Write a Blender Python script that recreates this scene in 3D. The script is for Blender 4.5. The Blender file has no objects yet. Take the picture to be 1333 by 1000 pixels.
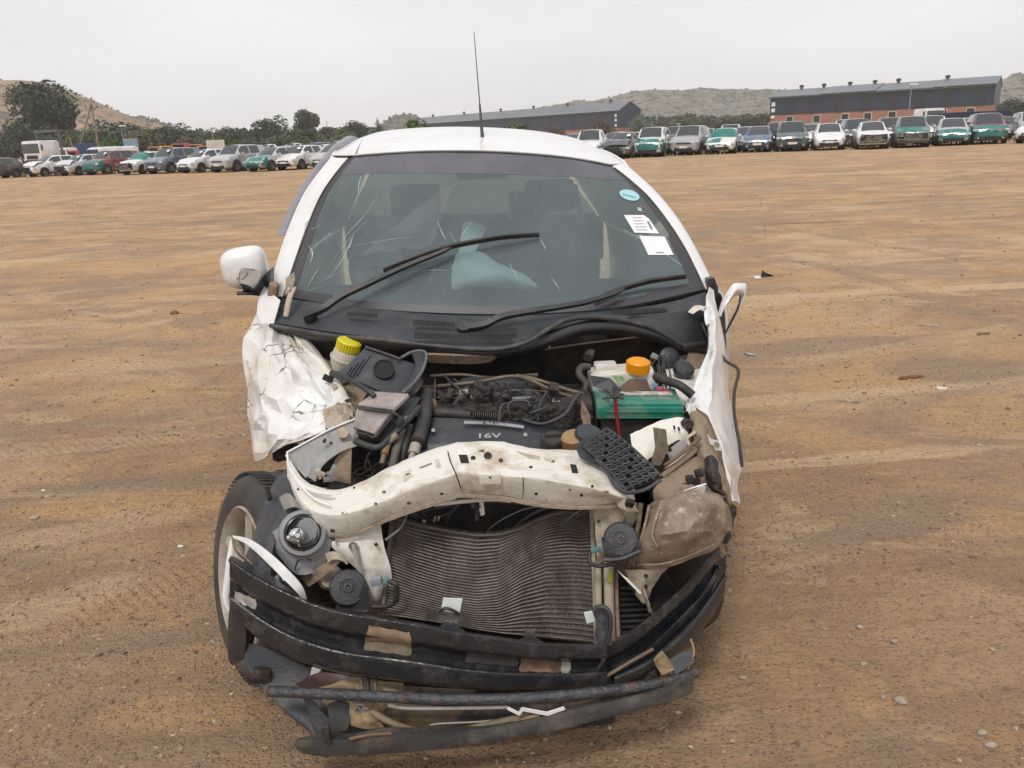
import bpy, bmesh, math, random
import numpy as np
from mathutils import Vector, Matrix, noise
R = math.radians
scene = bpy.context.scene
COL = scene.collection
rnd = random.Random(7)

# ---------------------------------------------------------------- camera
F = 1007.0                      # focal length in photo pixels (photo 1333 px wide)
CAMH = 1.55
PITCH, ROLL = R(17.8), R(2.4)
cam_d = bpy.data.cameras.new('camera'); cam = bpy.data.objects.new('camera', cam_d); COL.objects.link(cam)
fw = Vector((0, math.cos(PITCH), -math.sin(PITCH)))
u0 = Vector((0, math.sin(PITCH), math.cos(PITCH))); r0 = Vector((1, 0, 0))
up = u0*math.cos(ROLL) + r0*math.sin(ROLL)
rt = r0*math.cos(ROLL) - u0*math.sin(ROLL)
cam.matrix_world = Matrix(((rt.x, up.x, -fw.x, 0), (rt.y, up.y, -fw.y, 0), (rt.z, up.z, -fw.z, CAMH), (0, 0, 0, 1)))
cam_d.sensor_width = 36; cam_d.lens = 36*F/1333; cam_d.clip_start = 0.05; cam_d.clip_end = 9000
scene.camera = cam

# ---------------------------------------------------------------- overcast sky + soft sun
SUN_EL, SUN_AZ = R(58), R(200)          # azimuth measured clockwise from +Y
w = bpy.data.worlds.new("World"); scene.world = w; w.use_nodes = True
nt = w.node_tree; nt.nodes.clear()
N = nt.nodes.new; L = nt.links.new
out = N('ShaderNodeOutputWorld'); bg = N('ShaderNodeBackground'); bg.inputs[1].default_value = 0.1
sky = N('ShaderNodeTexSky'); sky.sky_type = 'NISHITA'; sky.sun_disc = False
sky.sun_elevation = SUN_EL; sky.sun_rotation = SUN_AZ
hs = N('ShaderNodeHueSaturation'); hs.inputs['Saturation'].default_value = 0.12
L(sky.outputs[0], hs.inputs['Color'])
tc = N('ShaderNodeTexCoord'); mp = N('ShaderNodeMapping'); mp.inputs['Scale'].default_value = (1.0, 1.0, 3.2)
nz = N('ShaderNodeTexNoise'); nz.inputs['Scale'].default_value = 2.0; nz.inputs['Detail'].default_value = 5
nz.inputs['Roughness'].default_value = 0.5
L(tc.outputs['Generated'], mp.inputs[0]); L(mp.outputs[0], nz.inputs['Vector'])
cr = N('ShaderNodeValToRGB'); cr.color_ramp.elements[0].position = 0.3; cr.color_ramp.elements[1].position = 0.72
cr.color_ramp.elements[0].color = (6.75, 6.75, 7.05, 1); cr.color_ramp.elements[1].color = (8.2, 8.15, 8.3, 1)
L(nz.outputs[0], cr.inputs[0])
mx = N('ShaderNodeMix'); mx.data_type = 'RGBA'; mx.inputs['Factor'].default_value = 0.93
L(hs.outputs[0], mx.inputs['A']); L(cr.outputs[0], mx.inputs['B'])
L(mx.outputs['Result'], bg.inputs[0]); L(bg.outputs[0], out.inputs[0])

sun_d = bpy.data.lights.new('sun', 'SUN'); sun_d.energy = 1.5; sun_d.angle = R(12); sun_d.color = (1, .96, .9)
sun = bpy.data.objects.new('sun', sun_d); COL.objects.link(sun)
sd = Vector((math.sin(SUN_AZ)*math.cos(SUN_EL), math.cos(SUN_AZ)*math.cos(SUN_EL), math.sin(SUN_EL)))
sun.rotation_euler = sd.to_track_quat('Z', 'Y').to_euler()
vs = scene.view_settings; vs.view_transform = 'Standard'; vs.look = 'None'; vs.exposure = 0.25; vs.gamma = 1; vs.use_curve_mapping = False
scene.cycles.max_bounces = 8; scene.cycles.transparent_max_bounces = 12; scene.cycles.volume_bounces = 1
scene.cycles.caustics_reflective = False; scene.cycles.caustics_refractive = False
scene.cycles.sample_clamp_indirect = 4

# ---------------------------------------------------------------- measuring helpers (photo direction + real distance -> place)
CP = Vector((0, 0, CAMH))
def ray(px, py): return (fw + rt*((px-666.5)/F) + up*((500-py)/F))
def P(px, py, Y): d = ray(px, py); return CP + d*(Y/d.y)
def PZ(px, py, z): d = ray(px, py); return CP + d*((z-CAMH)/d.z)

# ---------------------------------------------------------------- materials
MATS = {}
def pm(name, c1, c2=None, scale=6.0, rough=.6, metal=0.0, bump=0.0, bscale=40.0, dirt=None, damt=0.0, dscale=3.0,
       rough2=None, coat=0.0, detail=6, spec=.5, alpha=None, dlo=.45, dhi=.62, streak=None):
    if name in MATS: return MATS[name]
    m = bpy.data.materials.new(name); m.use_nodes = True; t = m.node_tree; n = t.nodes; l = t.links
    b = n['Principled BSDF']
    tcn = n.new('ShaderNodeTexCoord'); vec = tcn.outputs['Object']
    if streak:
        mpn = n.new('ShaderNodeMapping'); mpn.inputs['Scale'].default_value = streak; l.new(vec, mpn.inputs[0]); vec = mpn.outputs[0]
    c2 = c2 or tuple(x*.8 for x in c1)
    no = n.new('ShaderNodeTexNoise'); no.inputs['Scale'].default_value = scale; no.inputs['Detail'].default_value = detail
    no.inputs['Roughness'].default_value = .62; l.new(vec, no.inputs['Vector'])
    r = n.new('ShaderNodeValToRGB'); r.color_ramp.elements[0].position = .36; r.color_ramp.elements[1].position = .64
    r.color_ramp.elements[0].color = (*c2, 1); r.color_ramp.elements[1].color = (*c1, 1); l.new(no.outputs[0], r.inputs[0])
    col = r.outputs[0]
    if dirt:
        d = n.new('ShaderNodeTexNoise'); d.inputs['Scale'].default_value = dscale; d.inputs['Detail'].default_value = 9
        d.inputs['Roughness'].default_value = .7; l.new(vec, d.inputs['Vector'])
        dr = n.new('ShaderNodeMapRange'); dr.inputs['From Min'].default_value = dlo; dr.inputs['From Max'].default_value = dhi
        dr.inputs['To Max'].default_value = damt; l.new(d.outputs[0], dr.inputs['Value'])
        mm = n.new('ShaderNodeMix'); mm.data_type = 'RGBA'; l.new(dr.outputs[0], mm.inputs['Factor']); l.new(col, mm.inputs['A'])
        mm.inputs['B'].default_value = (*dirt, 1); col = mm.outputs['Result']
        rr = n.new('ShaderNodeMapRange'); rr.inputs['To Min'].default_value = rough; rr.inputs['To Max'].default_value = rough2 or min(1, rough+.35)
        l.new(dr.outputs[0], rr.inputs['Value']); l.new(rr.outputs[0], b.inputs['Roughness'])
    else:
        rr = n.new('ShaderNodeMapRange'); rr.inputs['To Min'].default_value = max(0, rough-.08); rr.inputs['To Max'].default_value = min(1, (rough2 or rough+.08))
        l.new(no.outputs[0], rr.inputs['Value']); l.new(rr.outputs[0], b.inputs['Roughness'])
    l.new(col, b.inputs['Base Color']); b.inputs['Metallic'].default_value = metal; b.inputs['Coat Weight'].default_value = coat
    b.inputs['Specular IOR Level'].default_value = spec
    if coat: b.inputs['Coat Roughness'].default_value = .06
    if bump:
        bn = n.new('ShaderNodeTexNoise'); bn.inputs['Scale'].default_value = bscale; bn.inputs['Detail'].default_value = 5; l.new(vec, bn.inputs['Vector'])
        bu = n.new('ShaderNodeBump'); bu.inputs['Strength'].default_value = bump; bu.inputs['Distance'].default_value = .02
        l.new(bn.outputs[0], bu.inputs['Height']); l.new(bu.outputs[0], b.inputs['Normal'])
    if alpha is not None: b.inputs['Alpha'].default_value = alpha
    MATS[name] = m; return m

# ---------------------------------------------------------------- mesh helpers
def mesh(name, verts, faces, m=None, parent=None, smooth=None, **props):
    me = bpy.data.meshes.new(name); me.from_pydata([tuple(v) for v in verts], [], faces); me.update()
    o = bpy.data.objects.new(name, me); COL.objects.link(o)
    mats = m if isinstance(m, (list, tuple)) else [m]
    for x in mats:
        if x: me.materials.append(x)
    if parent:
        o.parent = parent
        o.matrix_parent_inverse = Matrix.Translation(parent.location).inverted() if parent.get('wreckroot') else Matrix()
    if smooth is not None:
        me.polygons.foreach_set('use_smooth', [True]*len(me.polygons))
        me.set_sharp_from_angle(angle=R(smooth))
    for k, v in props.items(): o[k] = v
    return o
def bmobj(name, bm, m, parent=None, smooth=None, **props):
    vs_ = [v.co.copy() for v in bm.verts]; bm.verts.index_update()
    fs = [[v.index for v in f.verts] for f in bm.faces]; bm.free()
    return mesh(name, vs_, fs, m, parent, smooth, **props)
def empty(name, loc, label, cat, group=None, rz=0):
    o = bpy.data.objects.new(name, None); o.location = loc; o.rotation_euler = (0, 0, rz); o.empty_display_size = .2
    COL.objects.link(o); o['label'] = label; o['category'] = cat
    if group: o['group'] = group
    return o
def tag(o, label, cat, group=None):
    o['label'] = label; o['category'] = cat
    if group: o['group'] = group
    return o

class MB:
    """collects simple shapes into one mesh"""
    def __init__(s): s.v = []; s.f = []
    def add(s, vs_, fs):
        k = len(s.v); s.v += [Vector(v) for v in vs_]; s.f += [[i+k for i in f] for f in fs]; return s
    def box(s, c, d, M=None):
        x, y, z = d[0]/2, d[1]/2, d[2]/2
        p = [Vector((a, b, e)) for a in (-x, x) for b in (-y, y) for e in (-z, z)]
        if M: p = [M @ q for q in p]
        c = Vector(c); p = [q+c for q in p]
        return s.add(p, [(0, 1, 3, 2), (4, 6, 7, 5), (0, 4, 5, 1), (2, 3, 7, 6), (0, 2, 6, 4), (1, 5, 7, 3)])
    def bbox(s, c, d, b=.01, M=None):
        bm = bmesh.new(); bmesh.ops.create_cube(bm, size=1)
        bmesh.ops.scale(bm, vec=d, verts=bm.verts); b = min(b, min(d)*.45)
        bmesh.ops.bevel(bm, geom=bm.edges[:], offset=b, segments=2, affect='EDGES', profile=.6)
        if M: bmesh.ops.transform(bm, matrix=M.to_4x4() if len(M) == 3 else M, verts=bm.verts)
        bmesh.ops.translate(bm, vec=c, verts=bm.verts); bm.verts.index_update()
        s.add([v.co.copy() for v in bm.verts], [[v.index for v in f.verts] for f in bm.faces]); bm.free(); return s
    def cyl(s, a, b, r, r2=None, n=16, caps=True):
        a, b = Vector(a), Vector(b); r2 = r if r2 is None else r2
        q = (b-a).to_track_quat('Z', 'Y'); p = []
        for c, rr in ((a, r), (b, r2)):
            for i in range(n):
                t = 2*math.pi*i/n; p.append(c + q @ Vector((rr*math.cos(t), rr*math.sin(t), 0)))
        f = [(i, (i+1) % n, n+(i+1) % n, n+i) for i in range(n)]
        if caps: f += [tuple(range(n-1, -1, -1)), tuple(range(n, 2*n))]
        return s.add(p, f)
    def lathe(s, a, axis, prof, n=24):
        """prof: list of (radius, distance along axis)"""
        a = Vector(a); q = Vector(axis).to_track_quat('Z', 'Y'); p = []; m = len(prof)
        for i in range(n):
            t = 2*math.pi*i/n
            for (r_, h) in prof: p.append(a + q @ Vector((r_*math.cos(t), r_*math.sin(t), h)))
        f = [(i*m+j, ((i+1) % n)*m+j, ((i+1) % n)*m+j+1, i*m+j+1) for i in range(n) for j in range(m-1)]
        return s.add(p, f)
    def tube(s, pts, r, n=10, sub=5, flat=1.0, caps=True):
        pts = smoothpts([Vector(p) for p in pts], sub); k = len(pts)
        rr = r if callable(r) else (lambda t: r)
        p = []; upv = Vector((0.1, 0.05, 1)).normalized()
        for i, c in enumerate(pts):
            d = (pts[min(i+1, k-1)]-pts[max(i-1, 0)]).normalized()
            sx = d.cross(upv)
            if sx.length < .1: sx = d.cross(Vector((1, 0, 0)))
            sx.normalize(); sy = sx.cross(d).normalized(); q = rr(i/(k-1))
            for j in range(n):
                t = 2*math.pi*j/n; p.append(c + sx*q*math.cos(t) + sy*q*flat*math.sin(t))
        f = [(i*n+j, i*n+(j+1) % n, (i+1)*n+(j+1) % n, (i+1)*n+j) for i in range(k-1) for j in range(n)]
        if caps: f += [tuple(range(n-1, -1, -1)), tuple(range((k-1)*n, k*n))]
        return s.add(p, f)
    def build(s, name, m, parent=None, smooth=None, **props): return mesh(name, s.v, s.f, m, parent, smooth, **props)

def smoothpts(p, sub):
    if sub <= 1 or len(p) < 3: return list(p)
    o = []
    for i in range(len(p)-1):
        a = p[max(i-1, 0)]; b = p[i]; c = p[i+1]; d = p[min(i+2, len(p)-1)]
        for j in range(sub):
            t = j/sub
            o.append(.5*((2*b)+(c-a)*t+(2*a-5*b+4*c-d)*t*t+(3*b-a-3*c+d)*t**3))
    o.append(p[-1]); return o

def sheet(rows, sub=4, subv=None, th=.004, jit=0.0, jscale=8.0, seed=0, smooth_rows=True, crease=False, buckle=0.0):
    """rows: list of polylines (same count) of 3D points -> smooth thick sheet (verts, faces)"""
    subv = subv or sub
    g = [smoothpts([Vector(p) for p in r_], sub) for r_ in rows]
    cols = list(zip(*g)); cols = [smoothpts(list(c), subv) if smooth_rows else list(c) for c in cols]
    g = list(zip(*cols)); nr, nc = len(g), len(g[0])
    if buckle:             # panel knocked into flat facets: coarse nodes moved, straight between them, folds barely rounded
        step = 3; rg_ = random.Random(seed*31+5)
        ci = sorted(set(list(range(0, nr, step))+[nr-1])); cj = sorted(set(list(range(0, nc, step))+[nc-1])); base_ = [list(r_) for r_ in g]; cn = {}
        for i in ci:
            for j in cj:
                a = base_[min(i+1, nr-1)][j]-base_[max(i-1, 0)][j]; b = base_[i][min(j+1, nc-1)]-base_[i][max(j-1, 0)]; n_ = a.cross(b).normalized()
                e_ = .35 if (i in (0, nr-1) or j in (0, nc-1)) else 1
                cn[i, j] = base_[i][j]+n_*rg_.uniform(-1, 1)*buckle*e_+(a+b)*rg_.uniform(-.35, .35)*e_
        fine = [[None]*nc for _ in range(nr)]
        for a_, i0 in enumerate(ci[:-1]):
            i1 = ci[a_+1]
            for b_, j0 in enumerate(cj[:-1]):
                j1 = cj[b_+1]; dg_ = rg_.random() < .5; A, B_, C_, D_ = cn[i0, j0], cn[i0, j1], cn[i1, j0], cn[i1, j1]
                for i in range(i0, i1+1):
                    for j in range(j0, j1+1):
                        u, v = (j-j0)/(j1-j0), (i-i0)/(i1-i0)
                        if dg_: p = A+(B_-A)*u+(C_-A)*v if u+v <= 1 else D_+(C_-D_)*(1-u)+(B_-D_)*(1-v)
                        else: p = A+(B_-A)*u+(D_-B_)*v if u >= v else A+(C_-A)*v+(D_-C_)*u
                        fine[i][j] = p
        g = fine
    def nrm(i, j):
        a = g[min(i+1, nr-1)][j]-g[max(i-1, 0)][j]; b = g[i][min(j+1, nc-1)]-g[i][max(j-1, 0)]
        n_ = a.cross(b); return n_.normalized() if n_.length > 1e-9 else Vector((0, -1, 0))
    N_ = [[nrm(i, j) for j in range(nc)] for i in range(nr)]
    front, back = [], []
    for i in range(nr):
        for j in range(nc):
            p = g[i][j]; n_ = N_[i][j]
            if jit:
                q = p*jscale + Vector((seed*7.3, seed*3.1, seed))
                if crease:      # flat facets that meet in sharp folds, like buckled sheet steel
                    q = q+Vector((noise.noise(q*.9), noise.noise(q*.9+Vector((5, 2, 1))), 0))*.5
                    d_, pt_ = noise.voronoi(q); d2, _p = noise.voronoi(q*2.3+Vector((3, 3, 3)))
                    h = (noise.cell(pt_[0])-.5)*.7 + (q-pt_[0]).dot(Vector((noise.cell(pt_[0]*3.1)-.5, noise.cell(pt_[0]*5.3)-.5, noise.cell(pt_[0]*7.7)-.5)))*3.4 + (.4-d_[0])*.5 + (d2[1]-d2[0])*.35
                    h = h*min(1, (d_[1]-d_[0])*4+.25)
                else: h = noise.noise(q)*.6 + (1-2*abs(noise.noise(q*1.7)))*.5 + noise.noise(q*4)*.22
                p = p + n_*h*jit
            front.append(p); back.append(p - n_*th)
    v = front+back; k = nr*nc
    f = [(i*nc+j, i*nc+j+1, (i+1)*nc+j+1, (i+1)*nc+j) for i in range(nr-1) for j in range(nc-1)]
    f += [tuple(k+x for x in reversed(q)) for q in f]
    ring = [j for j in range(nc)] + [i*nc+nc-1 for i in range(1, nr)] + [(nr-1)*nc+j for j in range(nc-2, -1, -1)] + [i*nc for i in range(nr-2, 0, -1)]
    for a, b in zip(ring, ring[1:]+ring[:1]): f.append((b, a, a+k, b+k))
    return v, f
def prism(outline, nvec, th, holes=()):
    """flat polygon with thickness th along nvec (outline front)"""
    o = [Vector(p) for p in outline]; n_ = len(o); nv = Vector(nvec).normalized()*th
    v = o+[p+nv for p in o]
    f = [tuple(range(n_)), tuple(range(2*n_-1, n_-1, -1))]+[((i+1) % n_, i, i+n_, (i+1) % n_+n_) for i in range(n_)]
    return v, f
# ================================================================ ground
def ground_mat():
    m = bpy.data.materials.new('dry_dirt'); m.use_nodes = True; t = m.node_tree; n = t.nodes; l = t.links
    b = n['Principled BSDF']; b.inputs['Roughness'].default_value = .95; b.inputs['Specular IOR Level'].default_value = .2
    geo = n.new('ShaderNodeNewGeometry'); pos = geo.outputs['Position']
    def mapping(scale, rot=0, loc=(0, 0, 0)):
        q = n.new('ShaderNodeMapping'); q.inputs['Scale'].default_value = scale; q.inputs['Rotation'].default_value = (0, 0, rot)
        q.inputs['Location'].default_value = loc; l.new(pos, q.inputs[0]); return q.outputs[0]
    def nz_(vec, s, d=6, ro=.6, dist=0):
        q = n.new('ShaderNodeTexNoise'); q.inputs['Scale'].default_value = s; q.inputs['Detail'].default_value = d
        q.inputs['Roughness'].default_value = ro; q.inputs['Distortion'].default_value = dist; l.new(vec, q.inputs['Vector']); return q.outputs[0]
    def rng(x, a, b_, c=0, d=1):
        q = n.new('ShaderNodeMapRange'); q.inputs['From Min'].default_value = a; q.inputs['From Max'].default_value = b_
        q.inputs['To Min'].default_value = c; q.inputs['To Max'].default_value = d; l.new(x, q.inputs['Value']); return q.outputs[0]
    def mix(fac, a, b_, mode='MIX'):
        q = n.new('ShaderNodeMix'); q.data_type = 'RGBA'; q.blend_type = mode
        if isinstance(fac, float): q.inputs['Factor'].default_value = fac
        else: l.new(fac, q.inputs['Factor'])
        for s_, v in (('A', a), ('B', b_)):
            if isinstance(v, tuple): q.inputs[s_].default_value = (*v, 1)
            else: l.new(v, q.inputs[s_])
        return q.outputs['Result']
    P0 = mapping((1, 1, 1))
    tan, brown, ochre, grey, pale = (.53, .325, .172), (.35, .208, .113), (.59, .355, .150), (.30, .212, .145), (.68, .475, .275)
    c = mix(rng(nz_(P0, .55, 8, .62, .6), .40, .62), brown, tan)
    # long tyre-drag streaks in several directions
    c = mix(rng(nz_(mapping((.42, .85, 1), R(-9)), .9, 9, .68, 1.4), .47, .66, 0, .8), c, pale)
    c = mix(rng(nz_(mapping((.5, 1.0, 1), R(14), (3, 9, 0)), 1.0, 9, .68, 1.3), .50, .62, 0, .75), c, ochre)
    c = mix(rng(nz_(mapping((.55, 1.0, 1), R(38), (13, 2, 0)), .9, 9, .68, 1.3), .54, .64, 0, .55), c, brown)
    c = mix(rng(nz_(mapping((.5, .9, 1), R(-20), (1, 22, 0)), .7, 8, .66, .5), .50, .60, 0, .75), c, grey)
    c = mix(rng(nz_(P0, 1.7, 9, .7, .3), .54, .63, 0, .75), c, ochre)
    c = mix(rng(nz_(mapping((.8, 1.3, 1), .4, (7, 7, 0)), .8, 10, .7, .9), .52, .60, 0, .7), c, grey)
    c = mix(rng(nz_(mapping((.5, 1.2, 1), -.3, (17, 7, 0)), 1.1, 10, .72, .9), .54, .62, 0, .7), c, pale)
    def math_(op, a, b_=None, c_=None):
        q = n.new('ShaderNodeMath'); q.operation = op
        for i_, v in enumerate((a, b_, c_)):
            if v is None: continue
            if isinstance(v, (int, float)): q.inputs[i_].default_value = v
            else: l.new(v, q.inputs[i_])
        return q.outputs[0]
    wob = nz_(P0, 1.6, 8, .7)
    def blob(px, py, rx, ry, ang, colr, amt):
        nonlocal c
        ctr = PZ(px, py, 0); q = n.new('ShaderNodeMapping'); q.vector_type = 'TEXTURE'; q.inputs['Location'].default_value = (ctr.x, ctr.y, 0); q.inputs['Rotation'].default_value = (0, 0, R(ang)); q.inputs['Scale'].default_value = (rx, ry, 1)
        l.new(pos, q.inputs[0]); ln = n.new('ShaderNodeVectorMath'); ln.operation = 'LENGTH'; l.new(q.outputs[0], ln.inputs[0])
        v = math_('MULTIPLY_ADD', wob, 1.5, ln.outputs['Value']); c = mix(rng(v, 1.45, 1.75, amt, 0), c, colr)
    blob(190, 655, .75, .16, 4, ochre, .95); blob(110, 690, .5, .12, 18, pale, .6); blob(230, 630, .7, .12, 0, grey, .7)
    blob(1140, 490, .75, .30, 20, ochre, .9); blob(1085, 515, 1.5, .10, 8, pale, .8); blob(1240, 480, .6, .3, 0, grey, .8); blob(1090, 450, .9, .3, 0, grey, .75)
    blob(1075, 600, 1.3, .08, 5, pale, .85); blob(1150, 690, .5, .09, 12, grey, .8); blob(1290, 540, .5, .3, 30, ochre, .7); blob(1230, 820, .35, .25, 50, tan, .8)
    blob(60, 790, .35, .14, 30, pale, .7); blob(60, 560, 1.2, .12, 10, grey, .6); blob(290, 560, 1.0, .2, 15, grey, .5); blob(240, 930, .3, .1, 0, ochre, .7); blob(230, 340, 2.0, .5, 10, ochre, .5)
    blob(1150, 380, 3.0, .14, 2, pale, .8); blob(1050, 290, 1.0, .12, 0, (.16, .09, .055), .8); blob(240, 290, 1.5, .2, 0, (.2, .12, .075), .6); blob(1000, 230, 8, .8, -3, pale, .5); blob(150, 255, 8, .7, 3, pale, .5)
    tread = None
    for (cx_, cy_, rad, wd, cl, am) in [(-6, 30, 26.2, .11, pale, .55), (-6, 30, 24.6, .11, pale, .5), (9, -9, 15.5, .10, ochre, .5), (9, -9, 17.0, .10, ochre, .45), (-22, 4, 26, .12, grey, .5), (-22, 4, 27.6, .12, grey, .45), (20, 24, 20.5, .12, pale, .5), (20, 24, 22.1, .12, pale, .45), (2, 60, 45, .14, brown, .5), (2, 60, 46.7, .14, brown, .5), (-30, 45, 38, .13, pale, .4), (-30, 45, 39.7, .13, pale, .4)]:
        q = n.new('ShaderNodeVectorMath'); q.operation = 'DISTANCE'; l.new(pos, q.inputs[0]); q.inputs[1].default_value = (cx_, cy_, 0)
        dd = math_('ABSOLUTE', math_('SUBTRACT', math_('MULTIPLY_ADD', wob, .12, q.outputs['Value']), rad+.06)); msk = rng(dd, wd*.8, wd*1.15, 1, 0)
        msk2 = math_('MULTIPLY', msk, rng(nz_(P0, .5, 4, .6), .42, .55)); c = mix(math_('MULTIPLY', msk2, am), c, cl)
        tread = msk2 if tread is None else math_('MAXIMUM', tread, msk2)
    # grains and speckle
    c = mix(rng(nz_(P0, 28, 6, .75), .40, .66, .0, .42), c, (.19, .125, .085))
    vo = n.new('ShaderNodeTexVoronoi'); vo.inputs['Scale'].default_value = 75; l.new(P0, vo.inputs['Vector'])
    c = mix(rng(vo.outputs['Distance'], .08, .30, .55, 0), c, mix(vo.outputs['Color'], (.16, .11, .08), (.60, .50, .40)))
    c = mix(rng(nz_(P0, 160, 3, .7), .42, .62, 0, .35), c, (.50, .39, .28))
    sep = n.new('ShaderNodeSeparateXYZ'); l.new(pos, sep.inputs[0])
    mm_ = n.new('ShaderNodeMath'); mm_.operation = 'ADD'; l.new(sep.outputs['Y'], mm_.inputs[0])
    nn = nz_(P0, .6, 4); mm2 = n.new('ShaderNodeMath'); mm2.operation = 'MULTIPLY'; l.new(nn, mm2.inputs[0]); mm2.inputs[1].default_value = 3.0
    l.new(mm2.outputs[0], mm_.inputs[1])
    c = mix(rng(mm_.outputs[0], 2.0, 9.0, .32, 0), c, (.17, .115, .08))     # darker, gravelly brown near ground, fading with distance
    l.new(c, b.inputs['Base Color'])
    # relief: fine grain, clods, faint tread bars
    h1 = nz_(P0, 55, 6, .7); h2 = nz_(mapping((.5, 2.2, 1), R(-8)), 4.5, 8, .65, .5)
    a1 = n.new('ShaderNodeMath'); a1.operation = 'MULTIPLY_ADD'; l.new(h2, a1.inputs[0]); a1.inputs[1].default_value = 3.2; l.new(h1, a1.inputs[2])
    a2 = n.new('ShaderNodeMath'); a2.operation = 'MULTIPLY_ADD'; l.new(rng(vo.outputs['Distance'], 0, .4, 1, 0), a2.inputs[0]); a2.inputs[1].default_value = .7; l.new(a1.outputs[0], a2.inputs[2])
    wv = n.new('ShaderNodeTexWave'); wv.inputs['Scale'].default_value = 2.6; wv.inputs['Distortion'].default_value = 2.2; wv.inputs['Detail'].default_value = 2
    l.new(mapping((1, 1, 1), R(-4)), wv.inputs['Vector'])
    ms = n.new('ShaderNodeMath'); ms.operation = 'MULTIPLY'; l.new(rng(nz_(mapping((.12, 1.1, 1), R(-9), (5, 5, 0)), .9, 4, .5), .55, .6), ms.inputs[0]); l.new(rng(wv.outputs['Fac'], .3, .7), ms.inputs[1])
    a3 = n.new('ShaderNodeMath'); a3.operation = 'MULTIPLY_ADD'; l.new(ms.outputs[0], a3.inputs[0]); a3.inputs[1].default_value = .8; l.new(a2.outputs[0], a3.inputs[2])
    bu = n.new('ShaderNodeBump'); bu.inputs['Strength'].default_value = 1.0; bu.inputs['Distance'].default_value = .012
    bw = n.new('ShaderNodeTexWave'); bw.inputs['Scale'].default_value = 11; bw.inputs['Distortion'].default_value = .6; bw.bands_direction = 'DIAGONAL'; l.new(P0, bw.inputs['Vector'])
    a4 = math_('MULTIPLY_ADD', math_('MULTIPLY', tread, rng(bw.outputs['Fac'], .3, .7)), .45, a3.outputs[0])
    l.new(a4, bu.inputs['Height']); l.new(bu.outputs[0], b.inputs['Normal'])
    return m
GM = ground_mat()
def ground_h(x, y):
    d = math.hypot(x, y-2)
    a = min(1, .25 + d/10)
    h = .022*noise.noise(Vector((x*.45, y*1.1, 0)))*a + .012*noise.noise(Vector((x*1.3+y*.5, y*2.6, 3))) + .007*noise.noise(Vector((x*5, y*7, 5))) + .004*noise.noise(Vector((x*16, y*20, 5)))*(1 if d < 8 else 0)
    if abs(x) < 1.3 and 1 < y < 6: h *= .5
    return h if d < 60 else h*max(0, 1-(d-60)/60)
def axis_pts(lo, hi, fine_lo, fine_hi, step, grow=1.12):
    a = list(np.arange(fine_lo, fine_hi, step)); s = step; x = a[-1]
    while x < hi: s *= grow; x += s; a.append(x)
    s = step; x = a[0]; b_ = []
    while x > lo: s *= grow; x -= s; b_.append(x)
    return b_[::-1]+a
xs = axis_pts(-2200, 2200, -4, 4, .03, 1.045); ys = axis_pts(-300, 2000, .7, 6, .03, 1.04)
gv = [(x, y, ground_h(x, y)) for y in ys for x in xs]; nx = len(xs)
gf = [(j*nx+i, j*nx+i+1, (j+1)*nx+i+1, (j+1)*nx+i) for j in range(len(ys)-1) for i in range(nx-1)]
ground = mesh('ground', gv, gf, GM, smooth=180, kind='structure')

# loose gravel and grit: uncountable, one object
def pebbles(name, count, ylo, yhi, smin, smax, seed):
    rg = np.random.RandomState(seed)
    base = np.array([(1, 0, 0), (-1, 0, 0), (0, 1, 0), (0, -1, 0), (0, 0, 1), (0, 0, -1)], float)
    bf = [(0, 2, 4), (2, 1, 4), (1, 3, 4), (3, 0, 4), (2, 0, 5), (1, 2, 5), (3, 1, 5), (0, 3, 5)]
    u = rg.rand(count); y = ylo*(yhi/ylo)**u; x = (rg.rand(count)-.5)*2*(y*.85+.5)
    V = []; Fc = []; cv = []
    for i in range(count):
        if noise.noise(Vector((x[i]*.8, y[i]*.8, 9))) < -.15 and rg.rand() < .75: continue
        s = smin*(smax/smin)**(rg.rand()**2.6)*(1+y[i]*.05)
        sc = np.array([s*(.7+rg.rand()*.8), s*(.7+rg.rand()*.8), s*(.35+rg.rand()*.4)])
        a = rg.rand()*6.28; ca, sa = math.cos(a), math.sin(a)
        p = (base+rg.randn(6, 3)*.16)*sc; p = np.stack([p[:, 0]*ca-p[:, 1]*sa, p[:, 0]*sa+p[:, 1]*ca, p[:, 2]], 1)
        p += np.array([x[i], y[i], ground_h(x[i], y[i])+sc[2]*.25]); k = len(V)
        V += p.tolist(); Fc += [(f[0]+k, f[1]+k, f[2]+k) for f in bf]
        g = rg.rand(); cv += [g]*8
    o = mesh(name, V, Fc, None, kind='stuff')
    at = o.data.attributes.new('tone', 'FLOAT', 'FACE'); at.data.foreach_set('value', cv)
    m = bpy.data.materials.new(name+'_stone'); m.use_nodes = True; t = m.node_tree
    b = t.nodes['Principled BSDF']; b.inputs['Roughness'].default_value = .9
    a_ = t.nodes.new('ShaderNodeAttribute'); a_.attribute_name = 'tone'
    r_ = t.nodes.new('ShaderNodeValToRGB'); r_.color_ramp.elements[0].color = (.13, .085, .055, 1); r_.color_ramp.elements[1].color = (.50, .42, .34, 1)
    e = r_.color_ramp.elements.new(.5); e.color = (.24, .165, .11, 1); e = r_.color_ramp.elements.new(.9); e.color = (.33, .24, .165, 1)
    t.links.new(a_.outputs['Fac'], r_.inputs[0]); t.links.new(r_.outputs[0], b.inputs['Base Color']); o.data.materials.append(m)
    return o
g1 = pebbles('gravel', 75000, 1.0, 8.0, .0012, .0078, 3)
tag(g1, 'small loose gravel scattered over the brown dirt around the wreck', 'gravel')
g2 = pebbles('dirt_clods', 6000, 4.0, 32.0, .004, .013, 5)
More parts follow.
